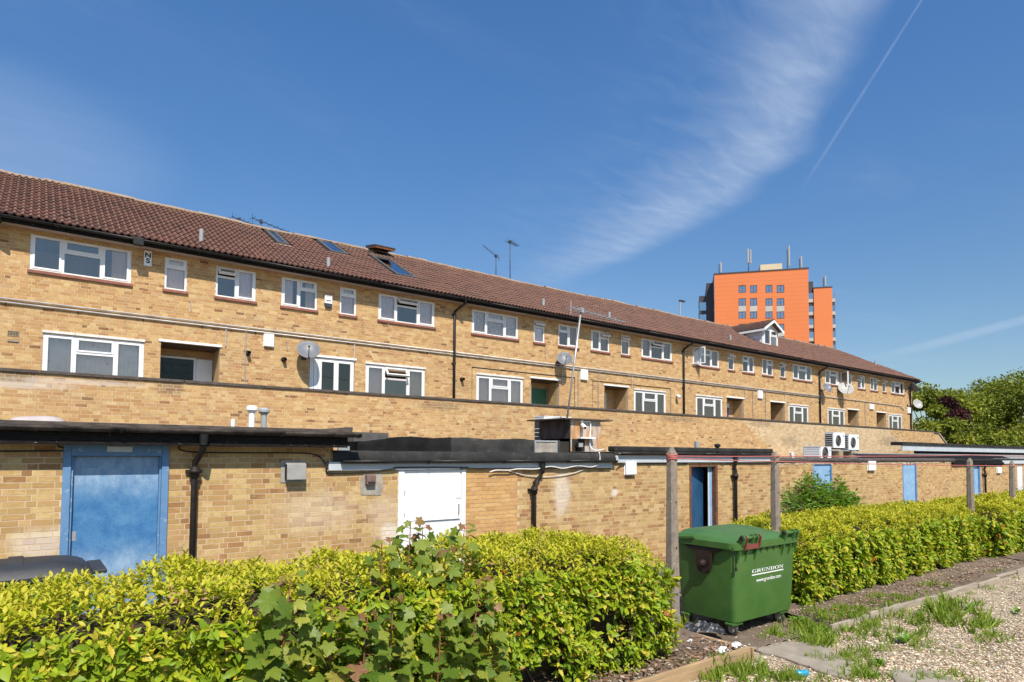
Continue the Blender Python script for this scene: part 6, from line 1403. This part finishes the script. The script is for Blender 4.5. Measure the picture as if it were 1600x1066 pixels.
def hedge(name, label, x0, x1, y0, y1, ztop, seed, dens, zmin=0.12, lsize=(.06, .105), n_ind=300, end_round=.5, gap=0.0, zfun=None):
    rs = np.random.default_rng(seed); t = thing(name, label, 'hedge', ((x0 + x1) / 2, (y0 + y1) / 2, .1), 'clipped laurel hedges')
    zfun = zfun or (lambda x: ztop)
    W_, H_, Ln = y1 - y0, ztop - zmin, x1 - x0
    areas = np.array([Ln * W_, Ln * H_, Ln * H_ * .35, W_ * H_, W_ * H_]); ns = (areas * dens).astype(int)
    P = []; N_ = []
    for k, n in enumerate(ns):
        a, b = rs.random(n), rs.random(n)
        x = x0 + a * Ln; one = np.ones(n)
        zt = np.array([zfun(v) for v in x]) if k < 3 else np.full(n, ztop)
        if k == 0: p = np.stack([x, y0 + b * W_, zt], 1); nn = np.stack([0 * one, 0 * one, one], 1)
        elif k == 1: p = np.stack([x, y0 * one, zmin + b ** .9 * (zt - zmin)], 1); nn = np.stack([0 * one, -one, .25 * one], 1)
        elif k == 2: p = np.stack([x, y1 * one, zmin + b * (zt - zmin)], 1); nn = np.stack([0 * one, one, .25 * one], 1)
        else:
            s = -1 if k == 3 else 1; p = np.stack([(x0 if s < 0 else x1) * one, y0 + a * W_, zmin + b * H_], 1); nn = np.stack([s * one, 0 * one, .25 * one], 1)
        P.append(p); N_.append(nn)
    P = np.concatenate(P); N_ = np.concatenate(N_)
    # rounded shoulders and uneven, lumpy face
    c = np.array([0, 0, 0.0]); r_ = end_round
    for ax_, lo, hi in ((1, y0, y1), (0, x0, x1)):
        f = np.clip((lo + r_ - P[:, ax_]) / r_, 0, 1) + np.clip((P[:, ax_] - hi + r_) / r_, 0, 1)
        top = np.clip((P[:, 2] - (ztop - .55)) / .55, 0, 1); P[:, 2] -= .20 * f ** 2 * top * (.8 if ax_ == 1 else 1.3)
    lump = .035 * np.sin(P[:, 0] * 2.3 + seed) * np.cos(P[:, 1] * 3.1) + .028 * np.sin(P[:, 0] * 5.7 + 1.3 * seed + P[:, 2] * 4) + .03 * np.sin(P[:, 0] * 11 + P[:, 2] * 9)
    lump += np.where(N_[:, 1] < -.5, -.10 * (1 - np.clip((P[:, 2] - zmin) / H_, 0, 1)) ** 2, 0)
    depth = -np.abs(rs.normal(0, .055, len(P))) + lump
    P = P + N_ * depth[:, None]
    holes = np.sin(P[:, 0] * 4.1 + seed * 2) * np.sin(P[:, 2] * 6.3 + P[:, 0]) * np.sin(P[:, 1] * 5 + 2) + rs.normal(0, .25, len(P))
    keep = (holes < np.where(N_[:, 1] < -.5, .55 - gap, np.where(N_[:, 2] > .5, .95, .55))) & (P[:, 2] > .06); P, N_ = P[keep], N_[keep]
    n = len(P)
    # each shoot carries a whorl of leaves round its axis
    axis = N_ * .75 + np.array([0, -.10, .75]) + rs.normal(0, .33, (n, 3)); axis /= np.linalg.norm(axis, axis=1, keepdims=True)
    out_P, out_D, out_N, out_L, out_C = [], [], [], [], []
    ref = np.cross(axis, rs.normal(0, 1, (n, 3))); ref /= np.linalg.norm(ref, axis=1, keepdims=True); ref2 = np.cross(axis, ref)
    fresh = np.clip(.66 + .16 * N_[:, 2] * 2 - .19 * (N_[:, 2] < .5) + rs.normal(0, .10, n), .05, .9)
    for q in range(6):
        an = q * 2.4 + rs.normal(0, .35, n); el = R(28) + R(46) * (1 - q / 6) + rs.normal(0, .2, n)
        rad = ref * np.cos(an)[:, None] + ref2 * np.sin(an)[:, None]
        D = axis * np.cos(el)[:, None] + rad * np.sin(el)[:, None]; Nn = axis * np.sin(el)[:, None] - rad * np.cos(el)[:, None]
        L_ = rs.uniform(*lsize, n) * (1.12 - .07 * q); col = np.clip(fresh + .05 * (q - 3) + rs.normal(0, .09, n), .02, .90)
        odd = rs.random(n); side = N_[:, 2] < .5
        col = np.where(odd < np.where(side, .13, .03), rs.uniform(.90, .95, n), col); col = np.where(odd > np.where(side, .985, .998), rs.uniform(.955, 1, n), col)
        L_ = np.where(side, L_ * 1.32, L_ * .88) * np.exp(rs.normal(0, .16, n))
        droop = np.where(side & (rs.random(n) < .5), 1.0, 0.0)[:, None] * np.array([0, -.3, -.75]); D = D + droop
        out_P.append(P + axis * (.012 * q)[None] if False else P + axis * (.012 * q)); out_D.append(D); out_N.append(Nn); out_L.append(L_); out_C.append(col)
    P2, D2_, N2, L2, C2 = (np.concatenate(a) for a in (out_P, out_D, out_N, out_L, out_C))
    V = leaves_np(LV, P2, D2_, N2, L2, np.random.default_rng(seed + 1).uniform(.85, 1.25, len(L2)))
    ind = np.zeros(len(V), bool)
    if n_ind:
        ctr = V.mean(1); cc = (ctr - np.array([0, 0, HC])) @ CM; px = _CX + _F * cc[:, 0] / cc[:, 2]; py = _CY + _F * cc[:, 1] / cc[:, 2]
        sz = L2 / cc[:, 2]; sz[(px < 2) | (px > 1598) | (py < 2) | (py > 1064)] = -1
        out_ = depth[keep]; front = np.tile(out_, 6) > np.quantile(out_, .45); sz[~front] = -1
        ind[np.argsort(-sz)[:n_ind]] = True
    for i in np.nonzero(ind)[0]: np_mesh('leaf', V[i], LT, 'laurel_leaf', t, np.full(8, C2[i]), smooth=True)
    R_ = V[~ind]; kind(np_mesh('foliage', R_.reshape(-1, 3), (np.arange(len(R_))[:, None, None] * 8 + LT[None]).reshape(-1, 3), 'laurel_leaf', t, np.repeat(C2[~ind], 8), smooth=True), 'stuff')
    # twigs inside
    mb = MB(); m = int(Ln * 60)
    for _ in range(m):
        x = rs.uniform(x0 + .1, x1 - .1); y = rs.uniform(y0 + .12, y1 - .12); zt = zfun(x) - rs.uniform(.08, .3); b = Vector((x + rs.normal(0, .15), (y0 + y1) / 2 + rs.normal(0, .15), rs.uniform(.1, .5)))
        mb.tube([b, (b + Vector((x, y, zt))) / 2 + Vector(rs.normal(0, .05, 3)), Vector((x, y, zt))], [.012, .008, .004], 4, cap=False)
        fy = y0 + .05 + abs(rs.normal(0, .05)); fz = rs.uniform(zmin, zt); mb.tube([b, Vector((x + rs.normal(0, .1), (fy + b.y) / 2, fz - .1)), Vector((x, fy, fz))], [.010, .007, .003], 4, cap=False)
    kind(obj('twigs', mb, 'twig', t), 'stuff')
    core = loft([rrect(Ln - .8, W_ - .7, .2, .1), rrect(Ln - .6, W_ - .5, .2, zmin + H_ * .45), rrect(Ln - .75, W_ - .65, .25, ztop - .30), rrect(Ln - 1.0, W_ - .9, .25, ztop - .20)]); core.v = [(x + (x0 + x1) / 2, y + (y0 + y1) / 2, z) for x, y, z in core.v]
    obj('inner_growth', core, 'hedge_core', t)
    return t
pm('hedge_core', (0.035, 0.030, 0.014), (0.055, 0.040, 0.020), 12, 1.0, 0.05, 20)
hedge('laurel_hedge', 'near laurel hedge along the bottom left of the picture', -2.2, 5.06, 4.08, 5.5, 1.24, 3, 470, lsize=(.04, .072), n_ind=300, end_round=.36, gap=.22, zfun=lambda x: 1.235 + .002 * max(0, x))
hedge('laurel_hedge', 'far laurel hedge right of the green bin', 8.35, 15.0, 4.45, 6.0, 1.10, 5, 360, lsize=(.045, .078), n_ind=300, end_round=.35)
hedge('laurel_hedge', 'end laurel hedge at the right edge, beyond the gravel', 15.45, 23.0, 4.3, 5.9, 1.10, 8, 220, n_ind=120, end_round=.3)

# sycamore seedling growing through the near hedge
ol = []
for ang, rad in ((-150, .30), (-128, .42), (-112, .30), (-100, .36), (-78, .52), (-58, .40), (-46, .62), (-36, .52), (-20, .38), (-8, .58), (0, 1.0)):
    pass
half = [(-.06, .10), (-.16, .22), (-.13, .40), (.00, .36), (.05, .45), (.18, .37), (.27, .52), (.36, .56), (.44, .72), (.52, .55), (.58, .50), (.52, .30), (.64, .33), (.70, .24), (.80, .23), (.87, .11), (1.0, 0)]
SV = [(0, 0, 0)] + [(x, y, -.30 * y * y + .16 * abs(y) - .16 * x * x) for x, y in half] + [(x, -y, -.30 * y * y + .16 * abs(y) - .16 * x * x) for x, y in half[-2::-1]]
SV = np.array(SV); SV[:, 0] -= .0
STt = np.array([(0, k + 1, k) for k in range(1, len(SV) - 1)])
SV = np.vstack([SV, [(.30, 0, -.012)]]); cI = len(SV) - 1
STt = np.array([(cI, k, k + 1) for k in range(0, len(SV) - 2)] + [(cI, len(SV) - 2, 0)])
rs = np.random.default_rng(21)
syc = thing('sycamore_seedling', 'young sycamore with lobed leaves growing through the near hedge', 'plant', (2.0, 4.0, .1))
stems = [((630, 1040), (642, 815), 4.35), ((700, 1030), (726, 820), 4.30), ((660, 1030), (660, 826), 4.4), ((610, 1010), (596, 845), 4.2), ((430, 1060), (455, 900), 4.0), ((500, 1066), (520, 950), 3.97),
         ((610, 1066), (615, 935), 3.93), ((680, 1066), (690, 960), 3.93), ((760, 1066), (768, 955), 3.96), ((400, 1066), (418, 1000), 3.95), ((560, 1066), (575, 960), 3.95), ((730, 1050), (752, 905), 4.0), ((640, 1020), (700, 860), 4.2)]
LP_, LD_, LN_, LL_, LC_ = [], [], [], [], []
for (b0, t0, Y_) in stems:
    b_ = wy(*b0, Y_ - .02); t_ = wy(*t0, Y_); b_ = Vector((b_[0], Y_, max(.15, b_[2] - .35))); t_ = Vector(t_)
    mid = (b_ + t_) / 2 + Vector((rs.normal(0, .02), rs.normal(0, .02), 0)); path = [b_, mid, t_]
    st_o = obj('stem', MB().tube(path, [.008, .006, .003], 6), 'stem_red', syc, smooth=True)
    L_st = (t_ - b_).length; nn = max(4, int(L_st / .055))
    for q in range(nn):
        f = 1 - q / nn * .92
        p = b_.lerp(mid, f * 2) if f < .5 else mid.lerp(t_, (f - .5) * 2)
        for s in (0, 1):
            an = q * 1.57 + s * math.pi + rs.normal(0, .25) + .4; big = min(1, .22 + q * .17); pet = .03 + .07 * big
            rad = Vector((math.cos(an), math.sin(an) * .8 - .35, .15)); e = p + rad.normalized() * pet
            obj('leaf_stalk', MB().tube([p, e], .002, 4, cap=False), 'stem_red', st_o)
            d = Vector((rad.x + rs.normal(0, .3), rad.y - .25, -.35 + rs.normal(0, .4))); nrm = Vector((rs.normal(0, .5), -.55 + rs.normal(0, .3), .8 + rs.normal(0, .3)))
            LP_.append(e); LD_.append(d); LN_.append(nrm); LL_.append((.045 + .065 * big) * rs.uniform(.75, 1.25)); LC_.append(rs.uniform(.88, 1) if (q < 1 and rs.random() < .75) or rs.random() < .03 else np.clip(.45 + rs.normal(0, .22), 0, .84))
for _ in range(70):     # leaves of the lower thicket on the hedge face
    px, py = rs.uniform(395, 800), 1066 - abs(rs.normal(0, 75)); Y_ = 3.96 + rs.normal(0, .03)
    if py < 930: continue
    p = wy(px, py, Y_); LP_.append(p); LD_.append((rs.normal(0, .6), -.4, -.5 + rs.normal(0, .3))); LN_.append((rs.normal(0, .5), -.6 + rs.normal(0, .3), .75 + rs.normal(0, .3))); LL_.append(rs.uniform(.07, .14)); LC_.append(np.clip(.4 + rs.normal(0, .25), 0, .86))
LP_, LD_, LN_ = (np.array([tuple(a) for a in q], float) for q in (LP_, LD_, LN_)); V = leaves_np(SV, LP_, LD_, LN_, np.array(LL_)); V = V + (SV[None, :, 1:2] ** 2 * rs.normal(0, .35, (len(V), 1, 1)) + SV[None, :, 0:1] ** 2 * rs.normal(0, .25, (len(V), 1, 1))) * np.array(LL_)[:, None, None] * frames(LD_, LN_)[2][:, None, :]
order = np.argsort(-np.array(LL_))
for i in order[:300]: np_mesh('leaf', V[i], STt, 'sycamore_leaf', syc, np.clip(LC_[i] + np.where(np.arange(len(STt)) % 3 == 0, .07, -.03) + .03 * np.sin(np.arange(len(STt)) * 5.1 + i), 0, .86 if LC_[i] < .86 else 1), smooth=True)
rest_i = order[300:]
if len(rest_i): kind(np_mesh('small_leaves', V[rest_i].reshape(-1, 3), (np.arange(len(rest_i))[:, None, None] * len(SV) + STt[None]).reshape(-1, 3), 'sycamore_leaf', syc, np.repeat(np.array(LC_)[rest_i], len(STt)), smooth=True), 'stuff')

# elder bush with pinnate leaves behind the far hedge
def pinnate_bush(name, label, cat, cx, cy, z0, z1, rx, ry, nst, seed, mat='elder_leaf', ls=.085):
    rs = np.random.default_rng(seed); t = thing(name, label, cat, (cx, cy, .05)); P, D, N_, L_, C = [], [], [], [], []
    mb = MB()
    for _ in range(nst):
        r_, a = math.sqrt(rs.random()), rs.uniform(0, 2 * math.pi); top = Vector((cx + rx * r_ * math.cos(a), cy + ry * r_ * math.sin(a), z0 + (z1 - z0) * (1 - .55 * r_ ** 2) * rs.uniform(.75, 1.06)))
        base = Vector((cx + rs.normal(0, .1), cy + rs.normal(0, .1), .1)); mid = base.lerp(top, .55) + Vector((rs.normal(0, .06), rs.normal(0, .06), .08)); mb.tube([base, mid, top], [.014, .008, .003], 5, cap=False)
        for q in range(9):
            f = .35 + .65 * q / 8; p = mid.lerp(top, max(0, (f - .35) / .65)) if f > .35 else mid; an = q * 2.0 + rs.normal(0, .4); out = Vector((math.cos(an), math.sin(an), .35 + .5 * (q == 8))).normalized()
            e = p + out * .20; mb.tube([p, e], .002, 3, cap=False)
            for w_ in range(5):
                g = p.lerp(e, .4 + .2 * (w_ // 2)) if w_ < 4 else e; sd = out.cross(Vector((0, 0, 1))) * (1 if w_ % 2 else -1) if w_ < 4 else Vector((0, 0, 0))
                P.append(g); D.append(out * .8 + sd * 1.0 + Vector((0, 0, -.12))); N_.append((rs.normal(0, .3), rs.normal(0, .3) - .2, 1)); L_.append(ls * rs.uniform(.75, 1.25)); C.append(np.clip(.5 + .25 * (top.z - z0) / (z1 - z0) + rs.normal(0, .2), 0, 1))
    kind(obj('stems', mb, 'twig', t), 'stuff')
    P, D, N_ = (np.array([tuple(a) for a in q], float) for q in (P, D, N_)); V = leaves_np(LV, P, D, N_, np.array(L_), .8); C = np.array(C)
    kind(np_mesh('foliage', V.reshape(-1, 3), (np.arange(len(V))[:, None, None] * 8 + LT[None]).reshape(-1, 3), mat, t, np.repeat(C, 8), smooth=True), 'stuff'); return t
pinnate_bush('elder_bush', 'leafy green elder bush rising behind the far hedge', 'bush', wy(1285, 790, 6.7)[0], 6.7, .5, wy(1290, 748, 6.7)[2] + .02, 1.15, .65, 150, 4, ls=.115)
pinnate_bush('elder_shoot', 'tall thin elder shoot beside the second concrete post', 'bush', wy(1238, 770, 6.3)[0], 6.3, .6, wy(1238, 750, 6.3)[2], .22, .2, 6, 6)
pinnate_bush('elder_shoot', 'small leafy plant by the white door at the right edge', 'bush', wy(1590, 790, 8.5)[0], 8.5, .5, wy(1590, 765, 8.5)[2], .6, .4, 10, 9)

# ------------------------------------------------------------------ trees beyond the end of the flats
TLV = np.array([(0, 0, 0), (.5, .26, .06), (1, 0, -.05), (.5, -.26, .06)]); TLT = np.array([(0, 1, 2), (0, 2, 3)])
def tree(name, label, base, height, crown_r, crown_zc, seed, mat, nleaf, leaf, grp='trees beyond the flats'):
    rs = np.random.default_rng(seed); t = thing(name, label, 'tree', (base[0], base[1], 0), grp); b = Vector((base[0], base[1], 0))
    th = height * .55; tr = obj('trunk', MB().tube([b, b + Vector((rs.normal(0, .2), rs.normal(0, .2), th * .5)), b + Vector((rs.normal(0, .4), rs.normal(0, .4), th))], [height * .028, height * .02, height * .010], 9), 'bark', t, smooth=True)
    cl = []; nl = 26
    for q in range(nl):
        u_ = rs.normal(0, 1, 3); u_ /= np.linalg.norm(u_); rr = rs.uniform(.35, 1.0) ** .6
        c = np.array([base[0], base[1], crown_zc]) + u_ * rr * np.array([crown_r, crown_r, (height - crown_zc)]); cl.append((c, crown_r * rs.uniform(.20, .42)))
        st = b + Vector((0, 0, th * rs.uniform(.45, 1))); obj('limb', MB().tube([st, st.lerp(Vector(c), .5) + Vector((0, 0, .2)), Vector(c)], [height * .009, height * .005, height * .002], 5, cap=False), 'bark', tr)
    P, N_ = [], []
    per = nleaf // nl
    for c, r_ in cl:
        d = rs.normal(0, 1, (per, 3)); d /= np.linalg.norm(d, axis=1, keepdims=True); rad = r_ * rs.random(per) ** .45
        P.append(c + d * rad[:, None] * np.array([1.15, 1.15, .75])); N_.append(d)
    P = np.concatenate(P); N_ = np.concatenate(N_); n = len(P)
    D = N_ + rs.normal(0, .8, (n, 3)) + np.array([0, 0, -.25]); Nn = N_ + rs.normal(0, .5, (n, 3)) + np.array([0, 0, .5])
    V = leaves_np(TLV, P, D, Nn, rs.uniform(leaf * .6, leaf * 1.3, n)); C = np.clip(.45 + rs.normal(0, .2, n) + np.repeat(rs.normal(0, .14, nl), per), 0, 1)
    kind(np_mesh('crown', V.reshape(-1, 3), (np.arange(n)[:, None, None] * 4 + TLT[None]).reshape(-1, 3), mat, t, np.repeat(C, 2)), 'stuff'); return t
for px, pyt, dep, rad, sd_, mat, nl_, lf_, lab in ((1450, 602, 62, 3.4, 1, 'tree_leaf', 15000, .34, 'bushy green tree just right of the flats end wall'), (1484, 604, 57, 1.8, 2, 'copper_leaf', 6000, .30, 'dark copper-red tree between the green trees'),
        (1572, 580, 66, 5.6, 3, 'tree_leaf', 26000, .34, 'largest spreading green tree at the right edge'), (1522, 634, 66, 3.4, 4, 'tree_leaf', 14000, .34, 'lower green tree in front of the copper-red one'),
        (1630, 576, 60, 6.0, 5, 'tree_leaf', 20000, .34, 'green tree half outside the right edge'), (1468, 656, 54, 2.2, 6, 'tree_leaf', 9000, .34, 'low green tree behind the parapet end'), (1555, 655, 56, 3.6, 7, 'tree_leaf', 12000, .34, 'low green tree behind the canopy roof')):
    b = wd(px, 700, dep); h = wd(px, pyt, dep)[2]; tree('broadleaf_tree', lab, (b[0], b[1]), h, rad, h * .52, sd_, mat, nl_, lf_)

# ------------------------------------------------------------------ gravel, grass, litter
rs = np.random.default_rng(77)
OC = np.array([(1, 0, 0), (-1, 0, 0), (0, 1, 0), (0, -1, 0), (0, 0, 1), (0, 0, -1)], float); OT = np.array([(0, 2, 4), (2, 1, 4), (1, 3, 4), (3, 0, 4), (2, 0, 5), (1, 2, 5), (3, 1, 5), (0, 3, 5)])
def pebbles(name, n, xy, zf, smin, smax, mat):
    P = xy(n); n = len(P); Z = zf(P); S = rs.uniform(smin, smax, n); an = rs.uniform(0, 6.28, n); M3 = np.stack([np.stack([np.cos(an), -np.sin(an), 0 * an], 1), np.stack([np.sin(an), np.cos(an), 0 * an], 1), np.stack([0 * an, 0 * an, 1 + 0 * an], 1)], 1)
    sc = np.stack([S * rs.uniform(.7, 1.4, n), S * rs.uniform(.6, 1.0, n), S * rs.uniform(.35, .7, n)], 1); base = OC[None] * rs.uniform(.75, 1.2, (n, 6, 1)); V = np.einsum('nij,nkj->nki', M3, base * sc[:, None, :])
    V += np.concatenate([P, Z[:, None]], 1)[:, None, :]
    o = np_mesh(name, V.reshape(-1, 3), (np.arange(n)[:, None, None] * 6 + OT[None]).reshape(-1, 3), mat, None, np.repeat(rs.random(n), 8)); return o
def in_poly(P, poly):
    x, y = P[:, 0], P[:, 1]; ins = np.zeros(len(P), bool); m = len(poly)
    for i in range(m):
        x0, y0 = poly[i][0], poly[i][1]; x1, y1 = poly[(i + 1) % m][0], poly[(i + 1) % m][1]
        ins ^= ((y0 > y) != (y1 > y)) & (x < (x1 - x0) * (y - y0) / (y1 - y0 + 1e-12) + x0)
    return ins
def gravel_xy(n):
    px, py = rs.uniform(1100, 1640, n), 1075 - (rs.random(n) ** 1.25) * 185
    P = np.array([wz(a, b, 0)[:2] for a, b in zip(px, py)]); ok = (P[:, 1] < 3.78) & (P[:, 0] > 4.2)
    for s in slab_xy: ok &= ~in_poly(P, s)
    ok &= ~((P[:, 0] < 7.6) & (P[:, 1] > 3.0) & (rs.random(len(P)) < .55)); return P[ok]
tag_ = pebbles('gravel', 20000, gravel_xy, lambda P: np.full(len(P), .006), .009, .020, 'pebble'); kind(tag_, 'stuff')
kind(pebbles('soil_stones', 1500, lambda n: np.concatenate([np.stack([rs.uniform(3.4, 8, n // 2), rs.uniform(3.9, 5.2, n // 2)], 1), np.stack([rs.uniform(7.9, 15, n // 2), rs.uniform(3.85, 4.7, n // 2)], 1)]), lambda P: np.where((P[:, 0] > 6.05) & (P[:, 0] < 7.85), .03, .105), .006, .018, 'pebble'), 'stuff')
# dead leaves on the beds
n = 2600; P = np.concatenate([np.stack([rs.uniform(3.0, 6.0, 1500), 3.87 + np.abs(rs.normal(0, .28, 1500))], 1), np.stack([rs.uniform(7.9, 15.3, 1100), 3.86 + np.abs(rs.normal(0, .3, 1100))], 1)])
V = leaves_np(LV, np.concatenate([P, np.full((n, 1), .125)], 1) + rs.normal(0, .012, (n, 3)), np.concatenate([rs.normal(0, 1, (n, 2)), rs.normal(0, .15, (n, 1))], 1), np.concatenate([rs.normal(0, .35, (n, 2)), np.ones((n, 1))], 1), rs.uniform(.02, .06, n), 1.2)
o = np_mesh('leaf_litter', V.reshape(-1, 3), (np.arange(n)[:, None, None] * 8 + LT[None]).reshape(-1, 3), 'dead_leaf', None, np.repeat(rs.random(n) ** .8, 8)); kind(o, 'stuff')
# grass
GV = np.array([(0, .06, 0), (0, -.06, 0), (.45, .045, .10), (.45, -.045, .10), (1, 0, .0)]); GT = np.array([(0, 1, 3), (0, 3, 2), (2, 3, 4)])
GP = []
for px, py, sx, sy, n, hh in ((1150, 1052, 48, 16, 900, .10), (1215, 1062, 40, 10, 500, .09), (1280, 1000, 34, 22, 700, .12), (1320, 985, 60, 16, 600, .10), (1350, 1025, 50, 18, 500, .09), (1480, 962, 34, 20, 900, .17), (1530, 978, 34, 14, 450, .12),
        (1400, 975, 45, 18, 420, .12), (1430, 1000, 50, 18, 420, .10), (1530, 998, 40, 10, 200, .10), (1215, 992, 14, 8, 220, .12), (1190, 1000, 8, 5, 60, .08), (1072, 978, 8, 6, 110, .16), (1260, 985, 24, 10, 350, .14), (1340, 1052, 30, 12, 420, .10),
        (1500, 1062, 60, 10, 260, .08), (1575, 1000, 25, 14, 160, .09), (1420, 1060, 60, 12, 300, .07), (1110, 1058, 30, 10, 300, .10), (1530, 945, 12, 6, 60, .12), (1240, 1058, 60, 12, 400, .07), (1330, 975, 60, 14, 900, .07), (1400, 958, 60, 12, 700, .07), (1290, 975, 30, 14, 500, .09), (1470, 940, 60, 8, 350, .07), (1560, 920, 40, 6, 200, .06), (1390, 1000, 70, 20, 500, .05), (1500, 1020, 80, 20, 350, .05), (1330, 966, 40, 6, 700, .09), (1400, 945, 50, 5, 600, .08), (1470, 925, 50, 5, 350, .08), (1300, 1030, 40, 12, 500, .06), (1570, 900, 30, 4, 150, .07), (1250, 1000, 40, 8, 300, .06)):
    tuft = max(1, int(n * .50) // 14); cx_, cy_ = rs.normal(px, sx * .5, tuft), rs.normal(py, sy * .5, tuft)
    for a, b in zip(cx_, cy_):
        if b > 1085 or b < 900: continue
        c = wz(a, b, .01)
        for _ in range(14): GP.append((c[0] + rs.normal(0, .035), c[1] + rs.normal(0, .035), .012 if c[1] < 3.8 or 6.05 < c[0] < 7.8 else .10, hh * rs.uniform(.5, 1.3)))
GP = np.array(GP); n = len(GP)
D = np.concatenate([rs.normal(0, .42, (n, 2)), np.ones((n, 1))], 1); Nn = np.concatenate([rs.normal(0, 1, (n, 2)), np.zeros((n, 1))], 1); V = leaves_np(GV, GP[:, :3], D, Nn, GP[:, 3], rs.uniform(.6, 1.5, n))
o = np_mesh('grass', V.reshape(-1, 3), (np.arange(n)[:, None, None] * 5 + GT[None]).reshape(-1, 3), 'grass_blade', None, np.repeat(np.clip(rs.normal(.5, .22, n), 0, 1), 3), smooth=True); kind(o, 'stuff')
# broad-leaved weeds
def weed(px, py, n, L_, label, z=.012, seed=0):
    c = wz(px, py, z); rs = np.random.default_rng(seed); t = thing('weed', label, 'weed', c)
    for q in range(n):
        an = q * 2.4 + rs.normal(0, .3); d = np.array([[math.cos(an), math.sin(an), rs.uniform(.25, 1.1)]]); V = leaves_np(LV, np.zeros((1, 3)) + rs.normal(0, .02, 3), d, np.array([[-d[0, 0], -d[0, 1], 1.2]]), np.array([L_ * rs.uniform(.6, 1.2)]), .8)
        o = np_mesh('leaf', V[0], LT, 'elder_leaf', t, np.full(8, np.clip(.6 + rs.normal(0, .2), 0, 1)), smooth=True); o.matrix_parent_inverse = Matrix.Identity(4)
for i, a in enumerate(((1415, 1005, 16, .13, 'broad-leaved weed in the gravel right of the slab'), (1455, 955, 20, .15, 'weed clump at the edge of the far bed'), (1250, 975, 34, .13, 'leafy weed beside the right wheel of the bin'), (1285, 990, 26, .12, 'leafy weed at the corner of the far bed'),
        (1375, 1040, 24, .09, 'low weed between the two concrete slabs'), (1515, 952, 14, .13, 'upright weed by the far edging boards'), (1588, 958, 10, .12, 'weed in the gravel at the right edge'), (1330, 962, 22, .12, 'weed growing at the foot of the far hedge'), (1360, 1056, 20, .09, 'low weed at the bottom edge by the slabs'))): weed(*a, seed=i)
# litter
c = wz(1253, 1053, .03); t = thing('drinks_can', 'crushed blue drinks can lying by the concrete slab', 'can', (c[0], c[1], .035), rotz=R(-25))
obj('can_body', MB().lathe([(.024, -.062), (.033, -.055), (.033, -.01), (.029, .01), (.033, .03), (.033, .05), (.025, .062)], (0, 0, 0), 16, (1, 0, 0)), 'can_blue', t, world=False, smooth=True); obj('can_end', MB().lathe([(.024, .0622), (.023, .064)], (0, 0, 0), 14, (1, 0, 0)), 'galv', t, world=False)
obj('can_end', MB().lathe([(.024, -.064), (.024, -.0622)], (0, 0, 0), 14, (1, 0, 0)), 'galv', t, world=False)
def crumple(name, label, cat, c, w, d, h, mat, seed, n=9):
    rs = np.random.default_rng(seed); V = []; F = []
    for i in range(n + 1):
        for j in range(n + 1):
            a, b = -1 + 2 * i / n, -1 + 2 * j / n; e = max(0, 1 - (a * a + b * b) * .55); V.append((a * w / 2 * (1 + rs.normal(0, .07)), b * d / 2 * (1 + rs.normal(0, .07)), max(.0, h * e * rs.uniform(.35, 1.1))))
    F = [(i * (n + 1) + j, (i + 1) * (n + 1) + j, (i + 1) * (n + 1) + j + 1, i * (n + 1) + j + 1) for i in range(n) for j in range(n)]
    mb = MB(); mb.v = V; mb.f = F; mb.a = [.5] * len(F); o = obj(name, mb, mat); o.location = tuple(c); return tag(o, label, cat)
crumple('plastic_bag', 'crumpled black plastic bag between the nearest post and the bin', 'bag', wz(1098, 985, .10), .46, .30, .10, 'bag_black', 1, 14).rotation_euler = (0, 0, R(-40))
for i, (px, py, w, d, h, lab) in enumerate(((1128, 1018, .17, .10, .05, 'crumpled white paper at the bed corner, left scrap'), (1150, 1010, .14, .09, .05, 'crumpled white paper beside the timber corner, right scrap'), (1077, 1003, .11, .05, .03, 'flat white scrap on the soil near the post'),
        (1088, 1038, .12, .06, .03, 'small white scrap by the near edging board'), (1163, 1014, .10, .06, .04, 'torn white paper touching the timber corner'))): crumple('paper_scrap', lab, 'litter', wz(px, py, .10), w, d, h, 'paper', 10 + i)
